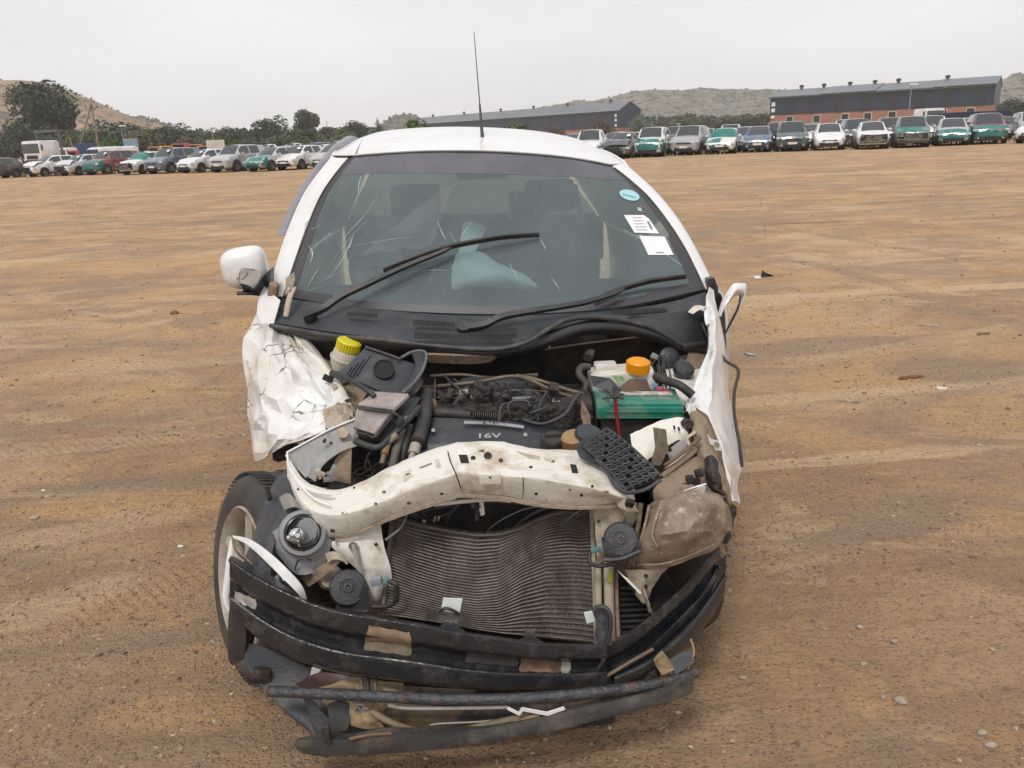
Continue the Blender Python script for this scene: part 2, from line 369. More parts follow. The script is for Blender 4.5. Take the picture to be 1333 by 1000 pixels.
tag(g2, 'small dark clods strewn across the open dirt yard', 'dirt clods')

stone_m = pm('pale_stone', (.42, .36, .30), (.26, .2, .15), 30, .9, bump=.5, bscale=60)
def rock(px, py, s, label, m=None, flat=.55, rz=0.0):
    c = PZ(px, py, 0); bm = bmesh.new(); bmesh.ops.create_icosphere(bm, subdivisions=2, radius=1)
    for v in bm.verts:
        v.co *= 1+.28*noise.noise(v.co*1.3+Vector((px, py, 0)))
        v.co.x *= s*1.0; v.co.y *= s*.65; v.co.z *= s*flat
    bmesh.ops.rotate(bm, matrix=Matrix.Rotation(rz, 3, 'Z'), verts=bm.verts)
    bmesh.ops.translate(bm, vec=(c.x, c.y, ground_h(c.x, c.y)+s*flat*.5), verts=bm.verts)
    o = bmobj('stone', bm, m or stone_m, smooth=35); tag(o, label, 'stone', 'loose stones on the dirt'); return o
rock(1171, 915, .018, 'largest grey-tan stone on the dirt at lower right', rz=-.6)
rock(1149, 909, .012, 'small upright pale stone just left of the largest stone', rz=1.2)
rock(1119, 817, .012, 'flat pale stone on brown dirt right of the bumper end', rz=-.4)
rock(1164, 836, .013, 'thin whitish stone above and left of the large tan stone pair')
rock(1124, 865, .011, 'low tan stone below the flat pale stone near the bumper')
rock(967, 883, .012, 'pale stone in the shade beside the bumper tube end')
rock(1290, 971, .016, 'pale flat stone near the bottom right of the yard', flat=.3)
rock(1278, 955, .014, 'brown rounded stone near the bottom right of the yard')
rock(235, 711, .013, 'bright white flat stone left of the front wheel', pm('white_stone', (.8, .78, .74), (.6, .56, .5), 20, .8), .3)
rock(46, 676, .022, 'long flat tan stone on the left dirt', flat=.35, rz=.2)
rock(129, 852, .014, 'dark brown stone on the lower left dirt', pm('brown_stone', (.2, .13, .08), (.13, .08, .05), 20, .9))
rock(57, 640, .010, 'tiny white pebble high on the left dirt', MATS['white_stone'])
rock(228, 409, .045, 'brown clod on the dirt behind the left mirror', MATS['brown_stone'])
rock(124, 412, .04, 'low pale stone far left of the mirror', flat=.3)

# litter
def litter(name, pts, z, m, label, cat, th=.004):
    c = [PZ(x, y, 0) for x, y in pts]; v, f = prism([Vector((p.x, p.y, ground_h(p.x, p.y)+z)) for p in c], (0, 0, -1), th)
    o = mesh(name, v, f, m); tag(o, label, cat); return o
blk = pm('black_scrap', (.03, .028, .027), (.015, .015, .015), 20, .6)
s_ = PZ(996, 361, 0)
mb = MB(); mb.add([s_+Vector(q) for q in ((-.05, 0, 0), (.07, .03, 0), (.02, .06, 0), (-.03, .02, .075), (.09, -.02, .012), (.0, .03, .05))], [(0, 1, 3), (1, 2, 5), (2, 0, 3), (1, 4, 5), (3, 5, 2), (3, 1, 5)])
o = mb.build('plastic_shard', blk); tag(o, 'small torn black plastic shard standing on the dirt right of the wreck', 'debris')
litter('paper_scrap', [(981, 361), (990, 360), (991, 363), (983, 364)], .012, pm('scrap_white', (.7, .68, .64), (.55, .52, .48), 10, .7), 'white scrap lying beside the black plastic shard', 'debris', .008)
litter('silver_strip', [(968, 461), (978, 462), (984, 465), (975, 464)], .01, pm('scrap_silver', (.4, .42, .45), (.25, .26, .28), 10, .35, .4), 'thin silvery strip on the dirt right of the white fender', 'debris')
litter('stick', [(1196, 422), (1220, 424), (1220, 426), (1196, 424)], .01, MATS['pale_stone'], 'pale straight stick on the open dirt', 'stick', .01)
litter('stick', [(1092, 523), (1118, 525), (1117, 527), (1092, 525)], .01, MATS['pale_stone'], 'short pale stick below the tan tyre mark at right', 'stick', .01)
litter('stick', [(1272, 434), (1288, 433), (1288, 435.5), (1272, 436)], .01, MATS['brown_stone'], 'dark brown stick near the right edge of the yard', 'stick', .01)
litter('stick', [(1219, 504), (1233, 505), (1232, 507), (1220, 506)], .01, MATS['white_stone'], 'short white stick under the reddish clods at right', 'stick', .01)
for i, (px, py, s) in enumerate([(1176, 493, .03), (1188, 491, .035), (1198, 490, .025)]):
    rock(px, py, s, ['left', 'middle', 'right'][i]+' of three reddish clods in the right tyre track', pm('red_clod', (.22, .10, .055), (.14, .07, .04), 20, .95), .4)

# ================================================================ hills
def hill(name, crest, Y, depth, m, seed, amp, base_drop=0):
    k_ = .72 if Y > 600 else .95; Y *= k_; depth *= k_; amp *= k_*1.2
    """crest: photo outline of the skyline; built as a terrain ridge of real depth"""
    pts = [P(x, y, Y) for x, y in crest]; pts = smoothpts(pts, 14); v = []; nr = 30
    for k in range(nr+1):
        t = k/nr*2-1                      # -1 front foot .. 0 crest .. 1 back foot
        prof = (1-abs(t)**1.25)
        for p in pts:
            h = max(p.z, 0)*prof
            h += amp*prof*noise.fractal(Vector((p.x*.008+seed, (Y+t*depth)*.012, seed)), 1, 2, 5)*(1 if k != nr//2 else .35)
            v.append((p.x*(1+.0*t), Y+t*depth+depth*.1*noise.noise(Vector((p.x*.004, seed, 0))), h-2.0*abs(t)))
    nc = len(pts); f = [(i*nc+j, i*nc+j+1, (i+1)*nc+j+1, (i+1)*nc+j) for i in range(nr) for j in range(nc-1)]
    return mesh(name, v, f, m, smooth=60, kind='structure')
hm1 = pm('hill_grass', (.34, .22, .14), (.15, .11, .07), .08, .95, dirt=(.045, .055, .03), damt=.95, dscale=.22, dlo=.53, dhi=.58, detail=10, bump=.6, bscale=.3)
hm2 = pm('hill_scrub', (.22, .19, .13), (.10, .10, .065), .05, .95, dirt=(.035, .045, .025), damt=.95, dscale=.16, dlo=.50, dhi=.56, detail=10, bump=.6, bscale=.2)
hill('hill', [(-260, 150), (-120, 108), (-40, 103), (0, 106), (30, 107), (60, 112), (78, 121), (95, 127), (108, 136), (120, 140), (150, 152), (185, 163), (230, 178), (300, 194)], 420, 150, hm1, 1, 5)
hill('hill', [(110, 168), (150, 156), (180, 152), (200, 157), (225, 168), (270, 176), (330, 186)], 900, 200, hm2, 2, 5)
hill('hill', [(470, 176), (495, 165), (510, 152), (530, 148), (555, 156), (600, 170)], 1000, 150, hm2, 4, 5)
hill('hill', [(560, 172), (620, 158), (700, 142), (750, 134), (800, 127), (850, 124), (900, 124), (960, 122), (1010, 121), (1080, 128), (1150, 135), (1240, 140)], 1100, 320, hm2, 3, 14)
hill('hill', [(1190, 135), (1250, 121), (1300, 104), (1320, 97), (1345, 95), (1390, 97), (1480, 112), (1600, 135)], 1000, 260, hm2, 5, 14)

# scrub growing on the hills
HL = [o for o in COL.objects if o.name.startswith('hill')]
rg = random.Random(5); V, Fc = [], []
for h_ in HL:
    vs_ = h_.data.vertices; n_ = 900 if h_.name == 'hill' else 2200
    for _ in range(n_):
        p = vs_[rg.randrange(len(vs_))].co
        if p.z < 3: continue
        c = p+Vector((rg.uniform(-3, 3), rg.uniform(-1, 1), -.4)); s0 = rg.uniform(.4, 1.1)*(.8 if c.y < 600 else 1.3)
        for k_ in range(5):
            q = Vector((rg.gauss(0, 1), rg.gauss(0, 1)-.8, rg.gauss(0, 1)+.7)).to_track_quat('Z', 'Y'); a = c+Vector((rg.uniform(-1, 1)*s0, rg.uniform(-1, 1)*s0, rg.uniform(-.2, .9)*s0)); k = len(V)
            V.extend(a+q @ Vector((x*s0*.7, y*s0*.6, 0)) for x, y in ((-1, -.6), (.3, -1), (1, .4), (-.2, 1))); Fc.append((k, k+1, k+2, k+3))
o = mesh('hill_scrub', V, Fc, pm('scrub_leaf', (.10, .11, .065), (.055, .065, .04), .3, .9), kind='stuff'); tag(o, 'dark low scrub dotting the bare distant hills', 'scrub')

# ================================================================ vegetation
def leaf_mat(name, a, b_):
    return pm(name, a, b_, 1.1, .85, detail=3, spec=.2)
LM = [leaf_mat('leaf_dark', (.085, .115, .07), (.045, .062, .04)), leaf_mat('leaf_mid', (.13, .15, .075), (.07, .09, .045)),
      leaf_mat('leaf_green', (.11, .16, .05), (.06, .09, .03)), leaf_mat('leaf_dry', (.17, .13, .09), (.10, .08, .055)), leaf_mat('leaf_olive', (.17, .165, .09), (.10, .105, .06))]
BARK = pm('bark', (.12, .09, .07), (.07, .05, .04), 5, .9)
def crown_mesh(seed, shape, nleaf, leaf, gap=.0):
    """leaf clumps spread through lobes; unit size (radius 1, centred)"""
    rg = random.Random(seed); lobes = []
    for i in range(shape[0]):
        a = rg.uniform(0, 6.28); r_ = rg.uniform(0, .68); z = rg.uniform(-.55, .68)
        lobes.append((Vector((math.cos(a)*r_, math.sin(a)*r_, z*shape[1])), rg.uniform(.24, .5)))
    V, Fc = [], []
    for i in range(nleaf):
        c, r_ = rg.choice(lobes)
        d = Vector((rg.gauss(0, 1), rg.gauss(0, 1), rg.gauss(0, 1))).normalized()
        p = c + d*r_*rg.uniform(.55, 1.08)**.5
        n_ = (d+Vector((rg.gauss(0, .6), rg.gauss(0, .6), rg.gauss(0, .6)+.4))).normalized(); q = n_.to_track_quat('Z', 'Y')
        s = leaf*rg.uniform(.6, 1.5); k = len(V)
        for (a, b_) in ((-1, -.5), (.2, -1), (1, .3), (-.2, .9)): V.append(p+q @ Vector((a*s, b_*s*.8, rg.uniform(-.2, .2)*s)))
        Fc.append((k, k+1, k+2, k+3))
    return V, Fc
CROWNS = {}
def crown_data(kind, mi):
    key = (kind, mi)
    if key not in CROWNS:
        spec = {'round': (18, .85, 3800, .055), 'tall': (30, 1.0, 9000, .05), 'flat': (16, .6, 2600, .055), 'loose': (12, .9, 1300, .05), 'bush': (12, .55, 1400, .07)}[kind]
        v, f = crown_mesh(hash(kind) % 97 if False else len(kind)*13+mi, spec[:2], spec[2], spec[3])
        me = bpy.data.meshes.new('crown'); me.from_pydata([tuple(p) for p in v], [], f); me.materials.append(LM[mi]); me.update(); CROWNS[key] = me
    return CROWNS[key]
TR = None
def tree(px, top, Y, wpx, kind, mi, label, name='tree', group=None, basez=0.0):
    t = P(px, top, Y); base = Vector((t.x, Y, basez)); H = t.z-basez; w_ = wpx/2/F*Y*1.03
    e = empty(name, base, label, 'bush' if name == 'bush' else 'tree', group)
    me = crown_data(kind, mi); c = bpy.data.objects.new('crown', me); COL.objects.link(c); c.parent = e
    ch = H*(.56 if name == 'bush' else .52); c.location = (0, 0, H-ch*.93); c.scale = (w_, w_, ch); c.rotation_euler = (0, 0, rnd.uniform(0, 6.28))
    m_ = MB(); m_.cyl((0, 0, -.3), (0.05*w_, 0, H*.5), max(.05, H*.022), H*.014, 8)
    for k in range(4):
        a = k*1.57+rnd.random(); m_.cyl((0, 0, H*rnd.uniform(.22, .4)), (math.cos(a)*w_*.5, math.sin(a)*w_*.5, H*rnd.uniform(.55, .75)), H*.011, H*.005, 6)
    m_.build('trunk', BARK, e, 40)
    return e
tree(48, 106, 150, 78, 'tall', 0, 'tallest dark tree in front of the bare hill at far left')
tree(18, 158, 140, 50, 'round', 0, 'dark tree at the left edge under the tall tree', basez=0)
tree(104, 172, 135, 40, 'round', 1, 'green tree below the A-shaped drill mast')
tree(150, 158, 150, 60, 'round', 0, 'dark tree right of the drill mast in front of the hill')
tree(140, 174, 120, 40, 'bush', 2, 'bright green bush behind the red car', 'bush')
tree(187, 165, 130, 56, 'round', 4, 'olive tree behind the tilted blue panel')
tree(219, 163, 160, 50, 'round', 0, 'dark rounded tree left of the lamp pole')
tree(262, 168, 165, 42, 'round', 1, 'lower dark tree at the foot of the lamp pole')
tree(297, 161, 170, 44, 'flat', 0, 'dark flat tree right of the lamp pole')
tree(304, 177, 120, 30, 'bush', 2, 'light green bush behind the pale signboard', 'bush')
tree(349, 153, 170, 44, 'round', 0, 'big dark round tree in the middle of the left treeline')
tree(329, 169, 175, 34, 'loose', 0, 'thin dark tree left of the big round tree')
tree(397, 143, 180, 34, 'tall', 0, 'tall tree with a split crown right of the round tree')
tree(392, 165, 140, 50, 'round', 1, 'mid green tree under the tall split crown')
tree(430, 160, 175, 58, 'flat', 1, 'wide green tree just left of the wreck roof')
tree(432, 175, 120, 40, 'bush', 4, 'olive bush above the wreck left pillar', 'bush')
tree(462, 158, 190, 44, 'round', 0, 'dark tree at the upper left corner of the wreck roof')
tree(491, 154, 200, 10, 'loose', 0, 'tiny lone tree on the skyline over the roof')
tree(541, 147, 110, 40, 'bush', 2, 'bright green treetop poking over the white roof', basez=0)
tree(670, 154, 120, 50, 'bush', 1, 'dark green bush before the left warehouse', 'bush')
tree(726, 163, 115, 36, 'loose', 3, 'brown leafless bush before the left warehouse', 'bush')
tree(784, 153, 110, 42, 'loose', 3, 'dry brown bush near the warehouse gable', 'bush')
tree(803, 164, 105, 26, 'bush', 2, 'light green bush beside the dry brown bush', 'bush')
tree(840, 157, 210, 36, 'bush', 1, 'green bush right of the left warehouse gable', 'bush')
for i, (px, tp, wd, k, mi) in enumerate([(862, 152, 40, 'bush', 4), (890, 150, 44, 'round', 1), (916, 147, 36, 'bush', 1), (946, 149, 44, 'round', 4), (975, 144, 40, 'bush', 1), (996, 146, 30, 'round', 4)]):
    tree(px, tp, 200+i*3, wd, k, mi, ['leftmost', 'second', 'third', 'fourth', 'fifth', 'rightmost'][i]+' green tree in the row between the two warehouses', group='trees between the warehouses')
tree(1318, 129, 175, 46, 'round', 0, 'dark green tree right of the right warehouse')
tree(1210, 136, 150, 24, 'bush', 4, 'olive bush against the right warehouse bricks', 'bush')
for i, (px, tp) in enumerate([(-20, 160), (5, 172), (66, 176), (240, 172), (275, 175), (320, 175), (365, 170), (412, 171), (450, 168)]):
    tree(px, tp, 145+5*(i % 3), 44, 'bush', [0, 1, 0, 3, 1, 0, 1, 4, 1][i],
         ['dim bush cut by the left picture edge', 'low bush at the far left behind the wrecked row', 'bush behind the white tipper truck', 'purplish bush behind the blue car', 'bush left of the pale signboard',
          'dark bush between the signboard and round tree', 'green bush under the big round tree', 'olive bush behind the small white cars', 'green bush beside the wreck pillar top'][i], 'bush')
# far woodland that reads as one mass
V, Fc = [], []
rg = random.Random(11)
def far_leaf(px, y0, y1, Y):
    for _ in range(26):
        x = px+rg.uniform(-9, 9); d = Y+rg.uniform(-12, 12); p = P(x, rg.uniform(y0, y1), d); s = rg.uniform(.35, .9); p.z = max(.2, p.z)
        q = Vector((rg.gauss(0, 1), rg.gauss(0, 1)-1, rg.gauss(0, 1)+.6)).to_track_quat('Z', 'Y'); k = len(V)
        V.extend(p+q @ Vector((a*s, b_*s, 0)) for a, b_ in ((-1, -.6), (.3, -1), (1, .4), (-.2, 1))); Fc.append((k, k+1, k+2, k+3))
for px in range(-60, 500, 5): far_leaf(px, 171-(px-200)*.012+5*noise.noise(Vector((px*.04, 0, 0))), 200-px*.03, 215)
for px in range(825, 1010, 5): far_leaf(px, 152+4*noise.noise(Vector((px*.05, 2, 0))), 168, 255)
for px in range(1296, 1400, 5): far_leaf(px, 138+4*noise.noise(Vector((px*.05, 2, 0))), 156, 240)
o = mesh('woodland', V, Fc, LM[0], kind='stuff'); tag(o, 'dark far-off bushveld that closes the yard behind the parked cars', 'woodland')
V, Fc = [], []
for _ in range(9000):     # dry grass tufts at the feet of the parked rows
    px = rg.choice((rg.uniform(-20, 480), rg.uniform(740, 1400))); Y = rg.uniform(47, 75) if px > 600 else rg.uniform(60, 95)
    c = P(px, 200, Y); c.z = 0; h = rg.uniform(.08, .3); a = rg.uniform(0, 3.14); dx, dy = math.cos(a)*.05, math.sin(a)*.05; k = len(V)
    V += [(c.x-dx, c.y-dy, 0), (c.x+dx, c.y+dy, 0), (c.x+rg.uniform(-.1, .1), c.y, h)]; Fc.append((k, k+1, k+2))
o = mesh('dry_grass', V, Fc, pm('dry_grass', (.28, .24, .13), (.14, .15, .07), 3, .9), kind='stuff'); tag(o, 'tufts of dry grass between the rows of parked wrecks', 'grass')

# ================================================================ warehouses
navy = pm('navy_cladding', (.020, .038, .066), (.015, .030, .054), .6, .5, spec=.3)
dnav = pm('dark_panel', (.008, .011, .016), (.006, .008, .012), 1, .4)
roofm = pm('roof_sheet', (.17, .18, .20), (.13, .14, .155), .15, .5, metal=.1)
brickm = bpy.data.materials.new('red_brick'); brickm.use_nodes = True
_t = brickm.node_tree; _b = _t.nodes['Principled BSDF']; _b.inputs['Roughness'].default_value = .9
_br = _t.nodes.new('ShaderNodeTexBrick'); _br.inputs['Color1'].default_value = (.38, .15, .09, 1); _br.inputs['Color2'].default_value = (.30, .12, .075, 1); _br.inputs['Mortar'].default_value = (.3, .24, .2, 1)
_br.inputs['Scale'].default_value = 1; _br.inputs['Brick Width'].default_value = .3; _br.inputs['Row Height'].default_value = .12; _br.inputs['Mortar Size'].default_value = .012
_tc = _t.nodes.new('ShaderNodeTexCoord'); _t.links.new(_tc.outputs['UV'], _br.inputs['Vector']); _t.links.new(_br.outputs[0], _b.inputs['Base Color'])
frame_m = pm('window_frame', (.5, .47, .42), (.42, .4, .36), 1, .7); pane_m = pm('window_pane', (.012, .014, .018), (.008, .01, .012), 1, .12)
ventm = pm('vent_metal', (.05, .055, .06), (.03, .033, .037), 2, .5, .3); trimw = pm('sign_white', (.75, .75, .74), (.66, .66, .66), 3, .6)
def uvquad(o):
    uv = o.data.uv_layers.new(name='UVMap'); me = o.data
    for p in me.polygons:
        ax = Vector((0, 0, 1)).cross(p.normal); ax = ax.normalized() if ax.length > .1 else Vector((1, 0, 0))
        for li in p.loop_indices:
            c = me.vertices[me.loops[li].vertex_index].co; uv.data[li].uv = (c.dot(ax), c.z)
def warehouse(a, b_, eave, brick, ridge, halfw, label, nwin, nvent, strips, gable_end, seg=1):
    """a,b_: ground ends of the long wall facing the yard"""
    a = Vector((a.x, a.y, 0)); b_ = Vector((b_.x, b_.y, 0)); u = (b_-a); Ln = u.length; u.normalize(); back = Vector((-u.y, u.x, 0))
    if back.y < 0: back = -back
    W = halfw*2; root = empty('warehouse', (a+b_)/2, label, 'warehouse'); o0 = root.location.copy()
    def pt(s, d, z): return a+u*s+back*d+Vector((0, 0, z))-o0
    def wall(name, z0, z1, m, off):
        mb_ = MB(); c = [(0-off, 0-off), (Ln+off, 0-off), (Ln+off, W+off), (0-off, W+off)]
        v = [pt(s, d, z) for z in (z0, z1) for s, d in c]
        mb_.add(v, [(0, 1, 5, 4), (1, 2, 6, 5), (2, 3, 7, 6), (3, 0, 4, 7), (4, 5, 6, 7)]); q = mb_.build(name, m, root); uvquad(q); return q
    wall('brick_wall', 0, brick, brickm, 0); wall('cladding', brick, eave, navy, .12)
    for s in (-.12, Ln+.12): g = MB(); g.add([pt(s, -.12, eave), pt(s, W+.12, eave), pt(s, halfw, ridge)], [(0, 1, 2)]); g.build('gable', navy, root)
    sl = (ridge-eave)/halfw
    for k in range(seg):                                # roof sheets step slightly per bay
        s0, s1 = -.5+(Ln+1)*k/seg, -.5+(Ln+1)*(k+1)/seg-.15; dz = .12*(k % 2)
        m_ = MB()
        v = [pt(s, d, z+dz+h) for h in (0, .18) for s in (s0, s1) for d, z in ((-.7, eave-.7*sl+.1), (halfw, ridge+.1), (W+.7, eave-.7*sl+.1))]
        m_.add(v, [(0, 3, 4, 1), (1, 4, 5, 2), (6, 7, 10, 9), (7, 8, 11, 10), (0, 6, 9, 3), (2, 5, 11, 8), (0, 1, 7, 6), (1, 2, 8, 7), (3, 9, 10, 4), (4, 10, 11, 5)])
        m_.build('roof', roofm, root)
    gt = MB(); gt.cyl(pt(-.4, -.85, eave-.2), pt(Ln+.4, -.85, eave-.2), .13, n=8); gt.build('gutter', ventm, root)
    for s in strips:                                    # dark vertical panels
        q = MB(); q.box((0, 0, 0), (1, 1, 1)); c = pt(s*Ln, -.2, (brick+eave)/2-.1)
        ang = math.atan2(u.y, u.x); M3 = Matrix.Rotation(ang, 3, 'Z')
        m_ = MB(); m_.box(c, (1.6, .12, (eave-brick)*.96), M3); m_.build('dark_panel', dnav, root)
        dp = MB(); dp.cyl(c+M3 @ Vector((1.2, -.1, -(eave-brick)/2)), c+M3 @ Vector((1.2, -.1, (eave-brick)/2)), .07, n=6); dp.build('downpipe', ventm, root)
    ang = math.atan2(u.y, u.x); M3 = Matrix.Rotation(ang, 3, 'Z')
    for s in nwin:
        c = pt(s*Ln, -.04, brick-1.35)
        m_ = MB(); m_.box(c+M3 @ Vector((0, -.06, .9)), (1.9, .14, .2), M3); m_.box(c+M3 @ Vector((0, -.06, -.9)), (1.9, .14, .2), M3)
        m_.box(c+M3 @ Vector((-.85, -.06, 0)), (.2, .14, 1.6), M3); m_.box(c+M3 @ Vector((.85, -.06, 0)), (.2, .14, 1.6), M3); fr = m_.build('window', frame_m, root)
        m_ = MB(); m_.box(c+M3 @ Vector((0, -.04, 0)), (1.5, .06, 1.6), M3); m_.build('pane', pane_m, fr)
    for s in nvent:
        c = pt(s*Ln, halfw, ridge); m_ = MB()
        m_.lathe(c, (0, 0, 1), [(.0, .1), (.36, .1), (.36, .5), (.26, .55), (.26, .6), (.55, .65), (.6, .9), (.52, 1.15), (.35, 1.25), (0, 1.28)], 12); m_.build('roof_vent', ventm, root, 40)
    if gable_end is not None:                           # white notices on the end pillar
        s = gable_end*Ln
        for k, (zz, hh) in enumerate(((.80, 1.0), (.62, .9), (.42, .7))):
            m_ = MB(); m_.box(pt(s, -.3, eave*zz), (.9, .06, hh), M3); m_.build('sign_panel', trimw, root)
    return root
warehouse(PZ(1004, 127.5, 8), PZ(1296, 110, 8), 8, 3.8, 9.9, 13, 'long navy and red brick warehouse with grey roof at right', [.1, .235, .37, .475, .585, .80, .915], [.085, .33, .56, .78, .45, .2],
          [.095, .205, .335, .455, .575, .69, .81, .94], .015, 4)
warehouse(PZ(540, 162, 8), PZ(806, 143.5, 8), 8, 2.6, 10.6, 5, 'dark navy warehouse with grey roof just behind the wreck roof', [.9], [.06, .25, .45, .61, .76, .93],
          [.1, .25, .4, .52, .63, .72, .82, .92], .99, 1)

# ================================================================ poles, signs, plant and containers in the distance
steel = pm('galvanised', (.30, .31, .32), (.22, .23, .24), 1, .5, .4); woodp = pm('pole_wood', (.24, .21, .17), (.16, .13, .1), 1, .85)
def pole(px, top, Y, r_, label, head=False, cat='lamp pole', name='lamp_pole', leanx=0):
    t = P(px, top, Y); e = empty(name, (t.x, Y, 0), label, cat)
    m_ = MB(); m_.cyl((0, 0, -.2), (leanx, 0, t.z), r_, r_*.7, 10); m_.build('post', steel, e)
    if head: m_ = MB(); m_.bbox((leanx+.25, 0, t.z), (.9, .3, .16), .04); m_.build('lamp_head', trimw, e)
    return e
pole(1187, 110, 95, .07, 'slim grey lamp pole in front of the right warehouse', True)
pole(275, 166, 130, .11, 'pale pole standing above the signboard at left', True)
pole(157, 164, 110, .07, 'thin dark pole with a white lamp right of the drill mast', True)
pole(884, 160, 90, .25, 'short white post behind the silver crossover', False, 'post', 'white_post')
pole(425, 158, 190, .09, 'thin pole in the treeline left of the wreck', False)
# A-shaped mast
Ym = 110; top = P(118, 136, Ym); e = empty('drill_mast', (top.x, Ym, 0), 'A-shaped pole mast with crossarm standing before the brown hill', 'mast')
for (px, py) in ((94, 203), (130, 205)):
    b0 = P(px, py, Ym); m_ = MB(); m_.cyl((b0.x-top.x, 0, 0), (0, .2, top.z), .13, .1, 8); m_.build('leg', woodp, e)
m_ = MB(); m_.cyl((-.9, 0, top.z-.6), (.9, .1, top.z-.4), .06, n=6); m_.build('crossarm', woodp, e)
for k in (-.8, 0, .8): m_ = MB(); m_.cyl((k, .05, top.z-.5), (k, .05, top.z-.05), .05, n=6); m_.build('insulator', ventm, e)
b0 = P(90, 178, Ym); e = empty('wooden_pole', (b0.x, Ym, 0), 'short leaning wooden pole left of the A-shaped mast', 'pole'); m_ = MB(); m_.cyl((.6, 0, 0), (0, 0, b0.z), .11, .09, 8); m_.build('shaft', woodp, e)
# power lines from the mast
# signboard, tilted panel, container, dozers
def board(px0, px1, y0, y1, Y, m, name, label, cat, legs=True, th=.15):
    a, b_ = P(px0, y0, Y), P(px1, y1, Y); e = empty(name, ((a.x+b_.x)/2, Y, 0), label, cat); w_ = b_.x-a.x
    m_ = MB(); m_.bbox((0, 0, (a.z+b_.z)/2), (w_, th, abs(a.z-b_.z)), .04); m_.build('panel', m, e)
    if legs:
        for s in (-.4, .4): m_ = MB(); m_.box((s*w_, .1, min(a.z, b_.z)/2), (.12, .12, min(a.z, b_.z))); m_.build('leg', steel, e)
    return e
board(268, 294, 183, 198, 80, pm('board_cream', (.62, .58, .52), (.5, .46, .4), .8, .7), 'signboard', 'blank cream signboard standing behind the left row of cars', 'board')
board(160, 181, 181, 193, 85, pm('panel_blue', (.16, .26, .36), (.32, .38, .42), .9, .3), 'solar_panel', 'tilted blue and white panel on legs above the white car', 'panel')
board(103, 122, 187, 202, 95, pm('shed_blue', (.035, .06, .15), (.025, .04, .1), .9, .6), 'blue_container', 'small dark blue container under the A-shaped mast', 'container', False, 2.4)
board(1230, 1301, 147, 160, 62, pm('tarp_navy', (.02, .025, .07), (.013, .018, .05), .7, .5), 'truck_trailer', 'long dark navy trailer side behind the teal fronted cars', 'trailer', True, 2.3)
dz_m = [pm('machine_orange', (.5, .11, .05), (.38, .09, .05), 1, .6), pm('machine_yellow', (.6, .45, .14), (.5, .36, .12), 1, .6), pm('machine_tan', (.5, .28, .17), (.4, .2, .12), 1, .6)]
def machine(px, top, Y, s, m, label, cat='machine', name='loader'):
    t = P(px, top, Y); e = empty(name, (t.x, Y, 0), label, cat, 'construction machines behind the cars', rnd.uniform(-.6, .6)); H = t.z
    m_ = MB(); m_.bbox((0, 0, H*.55), (s, s*1.5, H*.3), .1); m_.bbox((0, -s*.8, H*.4), (s*.9, s*.7, H*.25), .1); m_.build('body', m, e)
    m_ = MB(); m_.bbox((0, .2, H*.84), (s*.75, s*.7, H*.32), .08); m_.build('cab', m, e)
    m_ = MB(); m_.box((0, .2-s*.355, H*.85), (s*.6, .03, H*.2)); m_.build('cab_window', pane_m, e)
    m_ = MB(); m_.tube([(s*.3, -s*.6, H*.5), (s*.32, -s*1.2, H*.75), (s*.3, -s*1.7, H*.35)], .12, 6); m_.bbox((0, -s*1.8, H*.25), (s*1.1, .4, H*.3), .05); m_.build('arm', m, e)
    for a in (-1, 1):
        for b2 in (-.6, .6): w_ = MB(); w_.cyl((a*s*.38, b2*s, H*.2), (a*s*.6, b2*s, H*.2), H*.2, n=14); w_.build('wheel', blk, e)
    return e
machine(234, 187, 90, 2.0, dz_m[0], 'red-orange machine behind the blue car'); machine(218, 190, 92, 2.2, dz_m[1], 'pale yellow machine left of the red-orange one')
machine(253, 188, 93, 1.9, dz_m[2], 'tan-orange machine right of the red-orange one'); machine(203, 191, 94, 2.0, dz_m[2], 'faded salmon machine at the left end of the machines')
machine(264, 190, 91, 1.6, dz_m[2], 'small tan machine beside the cream signboard'); machine(94, 196, 80, 1.1, dz_m[0], 'small orange machine at the foot of the mast')

# air: even thin haze round the whole yard
hz = MB(); hz.box((0, 850, 33.5), (4600, 2500, 73)); hz_o = hz.build('haze', None, kind='stuff'); hz_o['label'] = 'thin pale haze filling the air over the yard'; hz_o['category'] = 'haze'
hzm = bpy.data.materials.new('haze'); hzm.use_nodes = True; _t = hzm.node_tree; _t.nodes.clear(); _o = _t.nodes.new('ShaderNodeOutputMaterial'); _v = _t.nodes.new('ShaderNodeVolumePrincipled')
_v.inputs['Color'].default_value = (.96, .97, 1, 1); _v.inputs['Density'].default_value = .00038; _t.links.new(_v.outputs[0], _o.inputs['Volume']); hz_o.data.materials.append(hzm)
# ================================================================ parked cars
paint_cache = {}
def paint(name, c):
    if name not in paint_cache:
        d = tuple(x*.88 for x in c)
        paint_cache[name] = pm('paint_'+name, c, d, 2.0, .25, dirt=(.35, .27, .19), damt=.35, dscale=1.4, coat=.6, rough2=.6)
    return paint_cache[name]
TEAL = pm('teal_film', (.035, .22, .19), (.012, .12, .11), 3.5, .35, bump=.8, bscale=9)
CGL = pm('car_glass', (.05, .06, .065), (.035, .042, .046), 1, .06, spec=.8)
CRK = pm('crazed_glass', (.42, .46, .47), (.2, .23, .24), 5, .3)
CTY = pm('car_tyre', (.018, .018, .018), (.03, .027, .024), 6, .85)
CRM = pm('car_rim', (.42, .43, .44), (.25, .25, .26), 4, .35, .7)
CBK = pm('car_black', (.016, .016, .017), (.025, .024, .023), 5, .5)
CLT = pm('car_lamp', (.72, .74, .76), (.4, .42, .44), 8, .08, coat=1)
CPL = pm('plate', (.75, .74, .66), (.6, .6, .55), 8, .5)
